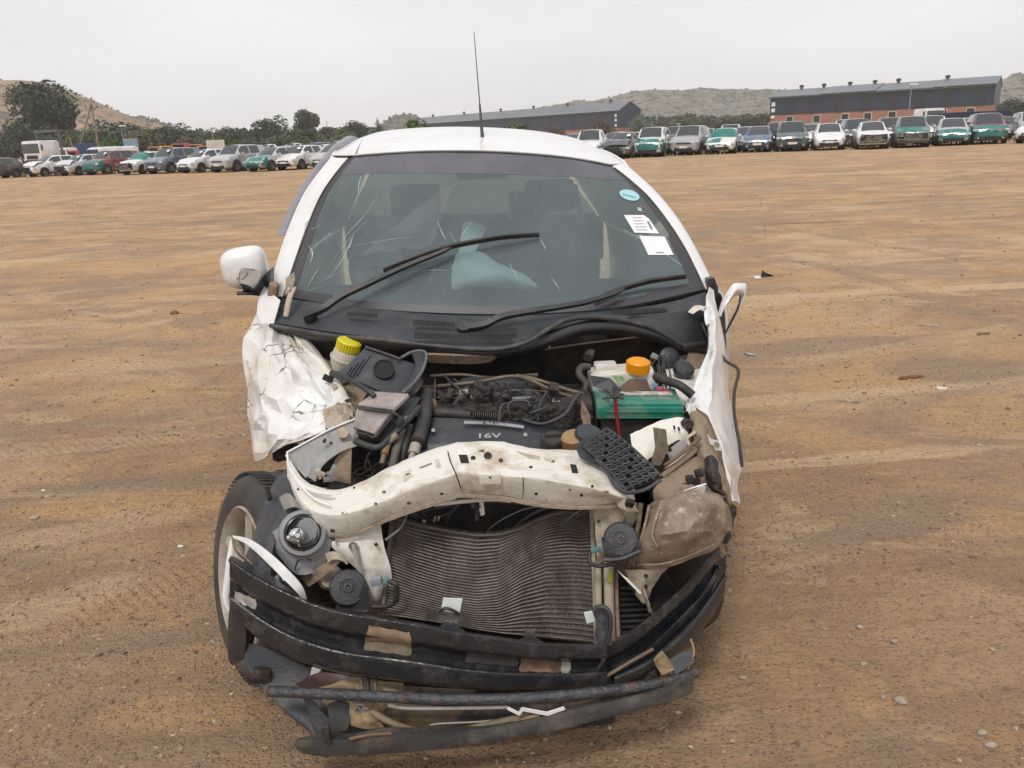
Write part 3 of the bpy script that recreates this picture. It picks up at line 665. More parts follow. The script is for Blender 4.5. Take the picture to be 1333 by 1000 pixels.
CIN = pm('bare_metal', (.2, .19, .18), (.06, .055, .05), 9, .6, .2)
SPEC = {
 'hatch': dict(L=3.95, W=1.70, H=1.48, hood=.98, belt=.98, nose=.68, cow=1.02, rf=1.72, bp=2.30, cp=3.15, re=3.5, tail=3.95, rw=.56, wr=.30, fx=.78, rx=3.2, deck=None),
 'sedan': dict(L=4.45, W=1.74, H=1.45, hood=.94, belt=.96, nose=.64, cow=1.18, rf=1.90, bp=2.5, cp=3.3, re=3.42, tail=4.45, rw=.57, wr=.31, fx=.85, rx=3.5, deck=1.0),
 'suv': dict(L=4.35, W=1.80, H=1.68, hood=1.10, belt=1.10, nose=.82, cow=1.08, rf=1.68, bp=2.35, cp=3.35, re=4.0, tail=4.35, rw=.64, wr=.35, fx=.85, rx=3.5, deck=None),
 'bakkie': dict(L=5.0, W=1.78, H=1.68, hood=1.08, belt=1.06, nose=.82, cow=1.25, rf=1.8, bp=2.5, cp=2.75, re=2.85, tail=5.0, rw=.60, wr=.36, fx=.9, rx=3.95, deck=1.05),
}
MESHC = {}
def car_meshes(kind):
    if kind in MESHC: return MESHC[kind]
    s = SPEC[kind]; W, H = s['W']/2, s['H']; zb = .24
    S = []          # x, top height, belt height, half width, roof half width, bottom
    nz_ = s['nose']
    S.append((0.0, nz_-.10, nz_-.14, W*.70, W*.60, zb+.10)); S.append((.06, nz_, nz_-.05, W*.84, W*.72, zb+.02)); S.append((.22, nz_+.06, nz_+.0, W*.95, W*.80, zb))
    S.append((.45, (nz_+.05)*.5+s['hood']*.5, s['hood']-.12, W*.99, W*.80, zb)); S.append((s['cow']-.12, s['hood'], s['belt']-.06, W, W*.80, zb))
    S.append((s['cow'], s['hood']+.02, s['belt']-.04, W, W*.78, zb))
    S.append(((s['cow']+s['rf'])/2, (s['hood']+H)/2+.03, s['belt'], W, (W*.78+s['rw'])/2, zb)); S.append((s['rf'], H-.03, s['belt'], W, s['rw'], zb))
    S.append((s['bp']-.05, H, s['belt'], W, s['rw']+.02, zb)); S.append((s['bp']+.05, H, s['belt'], W, s['rw']+.02, zb)); S.append((s['cp'], H-.02, s['belt']+.02, W, s['rw'], zb)); S.append((s['re'], H-.06, s['belt']+.03, W*.99, s['rw']-.02, zb))
    if s['deck']:
        S.append((min(s['re']+(.75 if kind == 'sedan' else .12), s['tail']-.5), s['deck']+.02, s['belt'], W*.98, W*.78, zb)); S.append((s['tail']-.12, s['deck'], s['belt'], W*.95, W*.8, zb+.03)); S.append((s['tail'], s['deck']-.1, s['belt']-.15, W*.85, W*.7, zb+.12))
    else:
        S.append((s['tail']-.10, s['belt']+.02, s['belt'], W*.95, W*.8, zb+.05)); S.append((s['tail'], s['belt']-.1, s['belt']-.15, W*.88, W*.72, zb+.12))
    nS = len(S); ring = []
    for (x, zt, zbl, hw, rw, z0) in S:
        zm = z0+(zbl-z0)*.5; rw = min(rw, hw*.86)
        half = [(0, z0), (hw*.82, z0), (hw*.97, z0+.10), (hw*1.0, zm), (hw*.985, zbl-.03), (hw*.955, zbl+.01), (rw+.035, max(zt-.05, zbl+.03)), (rw-.05, zt-.012), (rw*.5, zt+.01), (0, zt+.018)]
        ring.append([(x, y, z) for y, z in half]+[(x, -y, z) for y, z in reversed(half[1:-1])])
    K = len(ring[0]); V = [p for r_ in ring for p in r_]
    body, ws, sidw, rear = [], [], {1: [], 2: [], 3: [], 4: []}, []
    ic = 5; irf = 7; ib = 8; icp = 10; ire = 11
    for i in range(nS-1):
        for j in range(K):
            q = (i*K+j, (i+1)*K+j, (i+1)*K+(j+1) % K, i*K+(j+1) % K)
            jj = j if j < 9 else K-1-j
            if ic <= i < irf and jj in (7, 8): ws.append(q)
            elif jj == 5 and ic+1 <= i < ib: sidw[1 if j < 9 else 2].append(q)
            elif jj == 5 and ib+1 <= i < icp: (body if kind == 'bakkie' else sidw[3 if j < 9 else 4]).append(q)
            elif i == ire and jj in (7, 8): rear.append(q)
            else: body.append(q)
    body.append(tuple(range(K-1, -1, -1))); body.append(tuple((nS-1)*K+j for j in range(K)))
    def mk(nm, faces, off=0.0):
        used = sorted({a for f in faces for a in f}); mpp = {a: i for i, a in enumerate(used)}
        me = bpy.data.meshes.new(nm); me.from_pydata([(V[a][0], V[a][1]*(1+off), V[a][2]) for a in used], [], [[mpp[a] for a in f] for f in faces]); me.update()
        me.polygons.foreach_set('use_smooth', [True]*len(me.polygons)); me.set_sharp_from_angle(angle=R(32)); return me
    out_ = {'body': mk('body', body), 'windshield': mk('windshield', ws), 'rear_window': mk('rear_window', rear)}
    for k, f in sidw.items():
        if f: out_['side_window_%d' % k] = mk('side_window', f)
    # wheel and rim, shared
    w_ = MB(); w_.lathe((0, -.1, 0), (0, 1, 0), [(s['wr']*.62, 0), (s['wr']*.93, 0), (s['wr'], .03), (s['wr'], .17), (s['wr']*.93, .2), (s['wr']*.62, .2)], 24)
    r_ = MB(); r_.lathe((0, 0, 0), (0, 1, 0), [(s['wr']*.66, .09), (s['wr']*.6, .06), (s['wr']*.55, .03), (0, .03)], 20)
    for a in range(5):
        t = a*2*math.pi/5; r_.box((math.cos(t)*s['wr']*.3, .07, math.sin(t)*s['wr']*.3), (s['wr']*.58, .03, .06), Matrix.Rotation(-t, 3, 'Y'))
    for nm, m_ in (('wheel', w_), ('rim', r_)):
        me = bpy.data.meshes.new(nm); me.from_pydata([tuple(v) for v in m_.v], [], m_.f); me.polygons.foreach_set('use_smooth', [True]*len(me.polygons)); me.set_sharp_from_angle(angle=R(35)); out_[nm] = me
    MESHC[kind] = (out_, ring, S); return MESHC[kind]
def link(name, me, m, parent, loc=(0, 0, 0), rot=(0, 0, 0)):
    me.materials.clear() if False else None
    o = bpy.data.objects.new(name, me); COL.objects.link(o); o.parent = parent; o.location = loc; o.rotation_euler = rot
    if not me.materials: me.materials.append(m)
    o.material_slots[0].link = 'OBJECT'; o.material_slots[0].material = m
    return o
def film(kind, parent, x0, x1, m, name='plastic_film', jit=.03, sd=0, down=True):
    """a sheet that follows the shell between two lengths, wrinkled"""
    _, ring, S = car_meshes(kind); xs_ = [s[0] for s in S]; rows = []
    for t in np.linspace(x0, x1, 7):
        i = max(k for k in range(len(xs_)) if xs_[k] <= t+1e-6); i = min(i, len(xs_)-2); f = (t-xs_[i])/(xs_[i+1]-xs_[i])
        js = list(range(2, 9+8)) if down else list(range(5, 14)); row = []
        for j in js:
            a = Vector(ring[i][j % 18]); b_ = Vector(ring[i+1][j % 18]); p = a.lerp(b_, f); c = Vector((t, 0, .5)); d = (p-c).normalized(); row.append(p+d*.018)
        rows.append(row)
    if x0 <= .01:
        nose = [Vector((-.03, q.y*.97, q.z*1.0)) for q in rows[0]]; low = [Vector((-.035, q.y*.93, .5+(q.z-.5)*.2-.1)) for q in rows[0]]; rows = [low, nose]+rows
    v, f = sheet(rows, 2, 2, .006, jit, 4.5, sd)
    return mesh(name, v, f, m, parent, 60)
def make_car(px, py, kind, pname, pcol, label, yaw=24, dmg=(), Y=None, group='written-off cars parked in rows', flip=False, plate=True):
    """nose centre stands over the ground seen at (px,py)"""
    meshes, ring, S = car_meshes(kind); s = SPEC[kind]
    c = PZ(px, py, 0) if Y is None else P(px, 200, Y); c.z = 0
    yaw += 4*math.sin(px*.37)
    a = math.atan2(-math.cos(R(yaw)), -math.sin(R(yaw)))       # nose heading
    e = empty('parked_car', (c.x, c.y, 0), label, 'car', group, a+math.pi)
    col = paint(pname, pcol); W = s['W']/2
    link('body', meshes['body'], col, e)
    g = link('windshield', meshes['windshield'], CRK if 'crazed' in dmg else CGL, e, (0, 0, .004))
    if 'tealglass' in dmg: film(kind, e, s['cow']-.05, s['rf']-.02, TEAL, 'plastic_film', .02, int(px), False)
    link('rear_window', meshes['rear_window'], CGL, e)
    for k in (1, 2, 3, 4):
        nm = 'side_window_%d' % k
        if nm in meshes: link('side_window', meshes[nm], CGL, e)
    for x in (s['fx'], s['rx']):
        for sd_ in (-1, 1):
            ar = MB(); ar.cyl((x, sd_*(W*.80), s['wr']+.03), (x, sd_*(W*1.006), s['wr']+.03), s['wr']*1.2, n=22)
            ar.build('wheel_arch', CBK, e)
            wo = link('wheel', meshes['wheel'], CTY, e, (x, sd_*(W-.07), s['wr']), (0, 0, 0 if sd_ > 0 else math.pi))
            link('rim', meshes['rim'], CRM, wo)
    # door seams and sill
    for sd_ in (-1, 1):
        for x in (s['cow']+.12, s['bp'], s['cp']+.1):
            if x < s['re']: MB().box((x, sd_*W*1.0, .66), (.012, .012, s['belt']-.36)).build('door_seam', CBK, e)
        m_ = MB(); m_.bbox(((s['fx']+s['rx'])/2, sd_*W*.93, .27), (s['rx']-s['fx']-.75, .1, .12), .03); m_.build('sill', CBK, e)
        m_ = MB(); m_.bbox((s['cow']+.38, sd_*(W+.09), s['belt']+.06), (.11, .2, .14), .04); m_.build('mirror', col, e)
    nz_ = s['nose']
    if 'open' in dmg:                    # front end missing: dark bay, rails and radiator on show
        m_ = MB(); m_.bbox((.03, 0, .55), (.34, W*1.62, .40), .03); m_.build('engine_bay', CBK, e)
        m_ = MB(); m_.box((-.15, 0, .60), (.02, W*1.0, .26)); m_.build('radiator', CIN, e)
        m_ = MB(); m_.tube([(-.12, -W*.85, .42), (-.2, 0, .40), (-.12, W*.85, .44)], .05, 6); m_.tube([(-.1, -W*.8, .78), (-.17, 0, .76), (-.1, W*.8, .8)], .035, 6); m_.build('crossmember', CIN, e)
        m_ = MB()
        for k in range(9): m_.bbox((-.19, rnd.uniform(-W*.75, W*.75), rnd.uniform(.38, .76)), (.06, rnd.uniform(.05, .3), rnd.uniform(.04, .12)), .01, Matrix.Rotation(rnd.uniform(-.6, .6), 3, 'X'))
        m_.build('torn_bits', pm('torn_bits', (.3, .28, .26), (.04, .04, .04), 7, .6), e, kind='stuff')
    else:
        m_ = MB(); m_.bbox((.02, 0, nz_-.13), (.08, W*.95, .09), .02); m_.build('grille', CBK, e)
        m_ = MB(); m_.bbox((.015, 0, .36), (.08, W*1.25, .16), .03); m_.build('lower_intake', CBK, e)
        m_ = MB(); m_.bbox((.01, 0, .245), (.14, W*1.5, .05), .02); m_.build('front_lip', CBK, e)
        if plate: m_ = MB(); m_.bbox((-.035, 0, .47), (.02, .5, .12), .005); m_.build('number_plate', CPL, e)
        m_ = MB(); m_.cyl((-.02, 0, nz_-.09), (-.045, 0, nz_-.09), .055, n=12); m_.build('emblem', CRM, e)
    for sd_ in (-1, 1):
        if ('open' in dmg and 'lamps' not in dmg) or ('nolamp' in dmg and sd_ == 1): continue
        m_ = MB(); m_.bbox((.17, sd_*W*.80, nz_-.05), (.34, .22, .14), .05, Matrix.Rotation(sd_*-.72, 3, 'Z')); m_.build('headlight', CLT, e, 40)
        m_ = MB(); m_.cyl((.0, sd_*W*.66, .36), (-.012+.04, sd_*W*.66, .36), .05, n=10); m_.build('fog_lamp', CLT, e)
    if 'tealfront' in dmg: film(kind, e, .0, .55, TEAL, sd=int(px))
    if 'tealhood' in dmg: film(kind, e, .05, s['cow']-.1, TEAL, sd=int(px), down=False, jit=.05)
    if 'tealhalf' in dmg:
        o = film(kind, e, .0, .75, TEAL, sd=int(px))
        for v in o.data.vertices:
            if v.co.y < 0: v.co.y = min(v.co.y*.02, 0)-.001
    if 'crumple' in dmg:                 # hood buckled upwards
        rows = []
        for i, x in enumerate(np.linspace(.12, s['cow']-.05, 6)):
            z = nz_+.05+(s['hood']-nz_)*(x/s['cow'])+.16*math.sin(i/5*math.pi)+.04
            rows.append([Vector((x, y, z-.05*(y/W)**2+.03*noise.noise(Vector((x*3, y*3, px))))) for y in np.linspace(-W*.86, W*.86, 7)])
        v, f = sheet(rows, 2, 2, .02, .05, 3.5, int(px)); mesh('hood', v, f, col, e, 25)
        m_ = MB(); m_.bbox((.02, W*.25, nz_-.12), (.22, W*1.1, .3), .04); m_.build('engine_bay', CBK, e)
    if 'sticker' in dmg:
        z = (s['hood']+s['H'])/2; m_ = MB(); m_.box(((s['cow']+s['rf'])/2-.06, -W*.45, z+.1), (.2, .24, .012), Matrix.Rotation(R(-38), 3, 'Y')); m_.build('windscreen_sticker', trimw, e)
    return e
WH = (.80, .80, .79); SI = (.45, .46, .46); GR = (.10, .11, .12); BL = (.03, .06, .13); RD = (.22, .025, .03); TL = (.02, .055, .065)
# front row, left of the wreck (photo: left to right)
make_car(38, 231, 'hatch', 'white', WH, 'white hatchback with buckled bonnet and black bumper, first of the left row', 26, ('crumple',), plate=False)
make_car(82, 229.5, 'hatch', 'silver_white', (.62, .63, .64), 'silver-white hatchback with smashed front corner beside the red car', 26, ('crumple', 'nolamp', 'sticker'))
make_car(117, 228.5, 'suv', 'red', RD, 'dark red suv with teal plastic film over its nose', 26, ('tealfront', 'sticker'), plate=False)
make_car(164, 228, 'hatch', 'white', WH, 'white car with teal film over its windscreen and torn off front', 26, ('open', 'tealglass', 'lamps'))
make_car(199, 227, 'suv', 'bluegrey', (.09, .13, .20), 'blue-grey suv in the left row next to a white hatchback', 26, ('sticker',))
make_car(240, 226, 'hatch', 'white', WH, 'clean white hatchback between blue-grey suv and silver car', 26, ('sticker',))
make_car(284, 225, 'suv', 'silver', SI, 'silver car with double grille in the left row', 26)
make_car(329, 224, 'sedan', 'silverB', (.5, .52, .52), 'silver car with teal film over bonnet and bumper', 26, ('tealfront', 'tealhood'), plate=False)
make_car(370, 222, 'hatch', 'white', WH, 'white hatchback with black lower bumper beside the wreck pillar', 26, ('sticker',))
make_car(415, 221, 'hatch', 'silver', SI, 'silver hatchback half hidden by the wreck left pillar', 26)
make_car(-44, 235, 'hatch', 'dark', (.03, .03, .035), 'dark car cut off by the left picture edge', 30, ('crumple',))
# second rows, left
B = [(30, 78, 'hatch', 'silver', SI, 'silver hatchback behind the first white hatchback'), (55, 82, 'sedan', 'redB', RD, 'dull red sedan behind the silver-white hatchback'),
     (190, 72, 'hatch', 'white', WH, 'white hatchback roof behind the teal screened car'),
     (262, 66, 'sedan', 'silver', SI, 'silver sedan roof behind the clean white hatchback'), (305, 64, 'hatch', 'redB', RD, 'red hatchback behind the double grille car'),
     (352, 64, 'hatch', 'darkgrey', GR, 'dark grey hatchback behind the teal fronted silver car'), (395, 62, 'sedan', 'white', WH, 'white sedan directly behind the white hatchback near the wreck'),
     (330, 84, 'bakkie', 'white', WH, 'white pickup high in the back rows at left'), (366, 86, 'bakkie', 'white', WH, 'white pickup with canopy beside the other pickup'), (395, 88, 'suv', 'bluegrey', (.09, .13, .2), 'blue-grey suv deep in the back rows'),
     (422, 84, 'suv', 'white', WH, 'white suv at the back just left of the wreck'), (445, 70, 'hatch', 'silver', SI, 'silver hatchback behind the left pillar of the wreck')]
for px, Y, k, pn, pc, lb in B: make_car(px, 0, k, pn, pc, lb, 26+rnd.uniform(-6, 6), (), Y)
# front row, right
make_car(800, 207, 'sedan', 'charcoal', (.07, .08, .085), 'charcoal sedan with buckled silver bonnet, first right of the wreck', 24, ('crumple', 'sticker'))
make_car(842, 205, 'suv', 'white', WH, 'white suv with teal film over its opened nose', 22, ('tealfront',), plate=False)
make_car(889, 202.5, 'suv', 'silverD', (.36, .36, .37), 'silver crossover with dark v-shaped grille', 22)
make_car(936, 201, 'sedan', 'white', WH, 'white sedan with teal film on one front corner and windscreen', 20, ('tealhalf', 'tealglass'))
make_car(985, 198.5, 'hatch', 'blue', (.025, .09, .2), 'bright blue hatchback in the right row', 20)
make_car(1031, 197.5, 'suv', 'deepteal', TL, 'dark petrol blue hatchback beside the bright blue one', 20)
make_car(1079, 196, 'hatch', 'white', WH, 'white hatchback with wide black lower grille and broken lamp', 20, ('nolamp',))
make_car(1136, 194.5, 'hatch', 'white', WH, 'white hatchback with its bumper gone and engine bay exposed', 22, ('open', 'lamps'), plate=False)
make_car(1187, 192.5, 'suv', 'greygreen', (.16, .18, .18), 'grey suv with teal film over bonnet and exposed radiator', 25, ('open', 'tealhood'), plate=False)
make_car(1240, 190, 'hatch', 'silver', SI, 'silver hatchback with teal wrapped nose', 24, ('tealfront',), plate=False)
make_car(1288, 188, 'suv', 'maroon', (.14, .03, .045), 'maroon suv with teal wrapped nose near the right edge', 26, ('tealfront',), plate=False)
make_car(1338, 187, 'sedan', 'white', WH, 'white sedan seen from its side at the right picture edge', 60)
B = [(762, 49, 'bakkie', 'white', WH, 'white pickup roof peeping over the wreck roof'), (742, 58, 'hatch', 'white', WH, 'white hatchback far behind the wreck roof'),
     (790, 55, 'hatch', 'white', WH, 'white hatchback behind the charcoal sedan'), (822, 52, 'sedan', 'white', WH, 'white sedan between the charcoal sedan and teal nosed suv'),
     (872, 51, 'suv', 'darkgrey', GR, 'dark grey suv behind the silver crossover'), (916, 52, 'hatch', 'silver', SI, 'silver hatchback behind the crossover and white sedan'),
     (948, 60, 'bakkie', 'white', WH, 'white pickup cab above the teal and white sedan'), (966, 51, 'hatch', 'silver', SI, 'silver hatchback left of the bright blue hatchback'),
     (1012, 51, 'suv', 'maroon', (.14, .03, .045), 'maroon suv behind the petrol blue hatchback'), (1052, 53, 'hatch', 'white', WH, 'white hatchback behind the petrol blue hatchback'),
     (1058, 62, 'sedan', 'silver', SI, 'silver sedan deeper in the rows behind the petrol blue hatchback'),
     (1095, 54, 'bakkie', 'white', WH, 'white pickup behind the broken lamp hatchback'), (1118, 51, 'suv', 'navy', (.02, .03, .06), 'navy suv left of the bumperless white hatchback'),
     (1160, 51, 'suv', 'maroonB', (.09, .025, .04), 'dark maroon suv between bumperless hatchback and grey suv'), (1212, 51, 'suv', 'white', WH, 'white suv behind the silver teal nosed hatchback'),
     (1262, 53, 'sedan', 'white', WH, 'white sedan behind the maroon suv'), (1306, 54, 'sedan', 'darkgrey', GR, 'dark grey sedan behind the maroon suv at right'),
     (1345, 52, 'suv', 'silver', SI, 'silver suv behind the last white sedan at right')]
for px, Y, k, pn, pc, lb in B: make_car(px, 0, k, pn, pc, lb, 22+rnd.uniform(-6, 6), (), Y-1)
# trucks
def truck(px, Y, col, label, yaw, frame=False, s=1.0):
    c = P(px, 200, Y); e = empty('truck', (c.x, c.y, 0), label, 'truck', None, R(yaw)); W = 2.4*s
    m_ = MB(); m_.bbox((0, 0, 1.75*s), (W, 2.0*s, 2.1*s), .18); m_.build('cab', col, e, 40)
    m_ = MB(); m_.bbox((0, -1.02*s, 2.15*s), (W*.86, .06, .8*s), .03); m_.build('windshield', CGL, e)
    m_ = MB(); m_.bbox((0, -1.04*s, .95*s), (W*.98, .12, .4*s), .05); m_.build('bumper', CBK, e)
    m_ = MB(); m_.bbox((0, -1.03*s, 1.4*s), (W*.6, .06, .3*s), .02); m_.build('grille', CBK, e)
    for a in (-1, 1):
        m_ = MB(); m_.bbox((a*W*.4, -1.06*s, 1.15*s), (.32, .08, .2), .03); m_.build('headlight', CLT, e)
        m_ = MB(); m_.bbox((a*(W/2+.15), -.9*s, 2.2*s), (.12, .1, .5), .03); m_.build('mirror', CBK, e)
        for y in (-.3, 3.4): m_ = MB(); m_.cyl((a*W*.34, y*s, .5*s), (a*W*.5, y*s, .5*s), .5*s, n=16); m_.build('wheel', CTY, e)
    m_ = MB(); m_.box((0, 2.8*s, 1.0*s), (W*.9, 5*s, .25)); m_.build('chassis', CBK, e)
    if frame:
        m_ = MB(); z = 3.6*s
        for a in (-1, 1): m_.box((a*W*.62, .9*s, z/2+.3), (.14, .14, z-.6)); m_.box((a*W*.62, 1.6, z), (.12, 1.6, .12))
        m_.box((0, .9*s, z), (W*1.3, .3, .2)); m_.build('load_frame', CIN, e)
    return e
truck(55, 74, paint('white', WH), 'white truck with overhead steel frame left of the drill mast', -24, True)
truck(86, 92, paint('white', WH), 'small white truck right of the framed truck', -20, s=.8)
truck(1203, 78, paint('white', WH), 'white box truck front in front of the right warehouse', 12, s=.86)
tb = MB(); c = P(148, 200, 76); tb.bbox((0, 0, 1.25), (2.0, 4.2, 1.6), .4); e = empty('delivery_van', (c.x, c.y, 0), 'white van roof behind the dark red suv', 'van', None, R(-30)); tb.build('body', paint('white', WH), e, 40)
m_ = MB(); m_.bbox((0, -2.0, 1.6), (1.6, .3, .5), .05); m_.build('windshield', CGL, e)
for a in (-1, 1):
    for y in (-1.4, 1.4): m_ = MB(); m_.cyl((a*.95, y, .35), (a*1.16, y, .35), .35, n=14); m_.build('wheel', CTY, e)
# ================================================================ the wrecked car
from mathutils.bvhtree import BVHTree
car = bpy.data.objects.new('wrecked_car', None); car.location = (-.1, 3.4, 0); COL.objects.link(car); car['wreckroot'] = 1
bpy.context.view_layer.update()
tag(car, 'white hatchback with its whole front torn open, facing the camera in the foreground', 'car')
def Q(t): return P(*t)
def patch(name, rows, m, parent=car, sub=4, th=.004, jit=0.0, jscale=8.0, seed=0, smooth=50, subv=None, crease=False, buckle=0.0, **pr):
    v, f = sheet([[Q(t) for t in r_] for r_ in rows], sub, subv, th, jit, jscale, seed, True, crease, buckle)
    return mesh(name, v, f, m, parent, smooth, **pr)
def tubep(name, pts, r, m, parent=car, n=10, sub=6, flat=1.0, **pr):
    return MB().tube([Q(t) for t in pts], r, n, sub, flat).build(name, m, parent, 60, **pr)
def panel(name, pts, m, parent=car, th=.006, back=(0, 1, 0), smooth=None, **pr):
    v, f = prism([Q(t) for t in pts], back, th); return mesh(name, v, f, m, parent, smooth, **pr)
def add_patch(mb, rows, **k): v, f = sheet([[Q(t) for t in r_] for r_ in rows], **k); return mb.add(v, f)
def boxp(name, px, py, Y, dims, m, parent=car, rot=None, b=.008, **pr):
    M3 = None
    if rot: M3 = Matrix.Rotation(R(rot[2]), 3, 'Z') @ Matrix.Rotation(R(rot[1]), 3, 'Y') @ Matrix.Rotation(R(rot[0]), 3, 'X')
    return MB().bbox(P(px, py, Y), dims, b, M3).build(name, m, parent, 50, **pr)
def toward(px, py): return -ray(px, py).normalized()

# ---- materials of the wreck
WPAINT = pm('white_paint', (.79, .79, .79), (.75, .75, .755), 2.5, .3, coat=.4, dirt=(.50, .42, .33), damt=.28, dscale=5, rough2=.5)
CREAM = pm('primer_white', (.77, .745, .69), (.69, .65, .58), 7, .42, dirt=(.34, .24, .14), damt=.75, dscale=7, dlo=.5, dhi=.66, bump=.15, bscale=25, rough2=.75)
CREAMD = pm('dusty_cream', (.55, .48, .39), (.42, .35, .27), 9, .6, dirt=(.22, .15, .09), damt=.8, dscale=9, dlo=.46, dhi=.62, bump=.3, bscale=40)
TANM = pm('dusty_tan', (.36, .28, .2), (.25, .18, .12), 12, .75, dirt=(.12, .08, .055), damt=.7, dscale=12, bump=.4, bscale=50)
BLKP = pm('black_plastic', (.030, .031, .035), (.022, .023, .026), 8, .42, dirt=(.16, .13, .10), damt=.30, dscale=7, dlo=.48, dhi=.72, bump=.15, bscale=120, rough2=.7)
GREYP = pm('grey_plastic', (.046, .049, .057), (.033, .035, .041), 5, .5, dirt=(.20, .17, .13), damt=.35, dscale=9, dlo=.5, dhi=.72, bump=.2, bscale=150)
RUB = pm('black_rubber', (.022, .022, .023), (.03, .029, .028), 9, .55, bump=.1, bscale=80, dirt=(.14, .11, .08), damt=.3, dscale=14)
OILY = pm('oily_metal', (.036, .034, .033), (.014, .013, .013), 14, .45, metal=.25, dirt=(.12, .08, .05), damt=.4, dscale=11, bump=.8, bscale=50)
SHADEBLK = pm('shade_black', (.018, .017, .016), (.010, .010, .010), 9, .8, dirt=(.09, .065, .045), damt=.45, dscale=8, bump=.5, bscale=40)  # near-black with the engine bay's shade put into the colour, plus brown grime
ZINC = pm('zinc_grey', (.36, .36, .35), (.24, .24, .235), 10, .42, metal=.25, dirt=(.3, .24, .17), damt=.6, dscale=10, bump=.15, bscale=40)
LAMPG = pm('lamp_grey', (.27, .28, .30), (.22, .23, .25), 9, .45, dirt=(.32, .27, .2), damt=.35, dscale=14)
CHRM = pm('chrome', (.75, .76, .78), (.6, .6, .62), 6, .12, metal=.95)
BAR = pm('beam_black', (.026, .028, .032), (.018, .019, .022), 5, .24, dirt=(.15, .14, .13), damt=.32, dscale=15, dlo=.50, dhi=.66, bump=.2, bscale=60, rough2=.65)
RUST = pm('rusty_tube', (.07, .073, .08), (.035, .036, .04), 18, .42, dirt=(.15, .075, .05), damt=.8, dscale=26, dlo=.54, dhi=.66, bump=.5, bscale=70, metal=.2)
LENS = pm('dusty_lens', (.36, .28, .21), (.17, .125, .09), 9, .6, dirt=(.55, .49, .41), damt=.75, dscale=38, dlo=.56, dhi=.66, bump=.25, bscale=60)
BROWNT = pm('brown_tube', (.20, .145, .095), (.12, .085, .055), 14, .5, metal=.2, dirt=(.07, .05, .04), damt=.5, dscale=16)
GASKET = pm('weatherstrip', (.04, .041, .044), (.028, .029, .031), 6, .5, dirt=(.2, .17, .13), damt=.4, dscale=14)

def crumpled_paint():
    m = bpy.data.materials.new('cracked_paint'); m.use_nodes = True; t = m.node_tree; n = t.nodes; l = t.links; b = n['Principled BSDF']
    tcn = n.new('ShaderNodeTexCoord'); vec = tcn.outputs['Object']
    d = n.new('ShaderNodeTexNoise'); d.inputs['Scale'].default_value = 5; d.inputs['Detail'].default_value = 6; l.new(vec, d.inputs['Vector'])
    ad = n.new('ShaderNodeMix'); ad.data_type = 'VECTOR'; ad.inputs['Factor'].default_value = .14; l.new(vec, ad.inputs['A']); l.new(d.outputs['Color'], ad.inputs['B'])
    vo = n.new('ShaderNodeTexVoronoi'); vo.feature = 'DISTANCE_TO_EDGE'; vo.inputs['Scale'].default_value = 13; l.new(ad.outputs['Result'], vo.inputs['Vector'])
    nz2 = n.new('ShaderNodeTexNoise'); nz2.inputs['Scale'].default_value = 7; nz2.inputs['Detail'].default_value = 4; l.new(vec, nz2.inputs['Vector'])
    th = n.new('ShaderNodeMapRange'); th.inputs['From Min'].default_value = .52; th.inputs['From Max'].default_value = .78; th.inputs['To Min'].default_value = 0.0; th.inputs['To Max'].default_value = .07; l.new(nz2.outputs[0], th.inputs['Value'])
    cm = n.new('ShaderNodeMath'); cm.operation = 'LESS_THAN'; l.new(vo.outputs['Distance'], cm.inputs[0]); l.new(th.outputs[0], cm.inputs[1])
    nz3 = n.new('ShaderNodeTexNoise'); nz3.inputs['Scale'].default_value = 4; nz3.inputs['Detail'].default_value = 7; l.new(vec, nz3.inputs['Vector'])
    r_ = n.new('ShaderNodeValToRGB'); r_.color_ramp.elements[0].position = .4; r_.color_ramp.elements[0].color = (.80, .79, .78, 1); r_.color_ramp.elements[1].position = .68; r_.color_ramp.elements[1].color = (.56, .50, .43, 1); l.new(nz3.outputs[0], r_.inputs[0])
    mm = n.new('ShaderNodeMix'); mm.data_type = 'RGBA'; l.new(cm.outputs[0], mm.inputs['Factor']); l.new(r_.outputs[0], mm.inputs['A']); mm.inputs['B'].default_value = (.22, .20, .18, 1)
    l.new(mm.outputs['Result'], b.inputs['Base Color']); b.inputs['Roughness'].default_value = .35; b.inputs['Coat Weight'].default_value = .3
    bu = n.new('ShaderNodeBump'); bu.inputs['Strength'].default_value = .25; bu.inputs['Distance'].default_value = .02; l.new(vo.outputs['Distance'], bu.inputs['Height']); l.new(bu.outputs[0], b.inputs['Normal'])
    return m
CRACK = crumpled_paint()

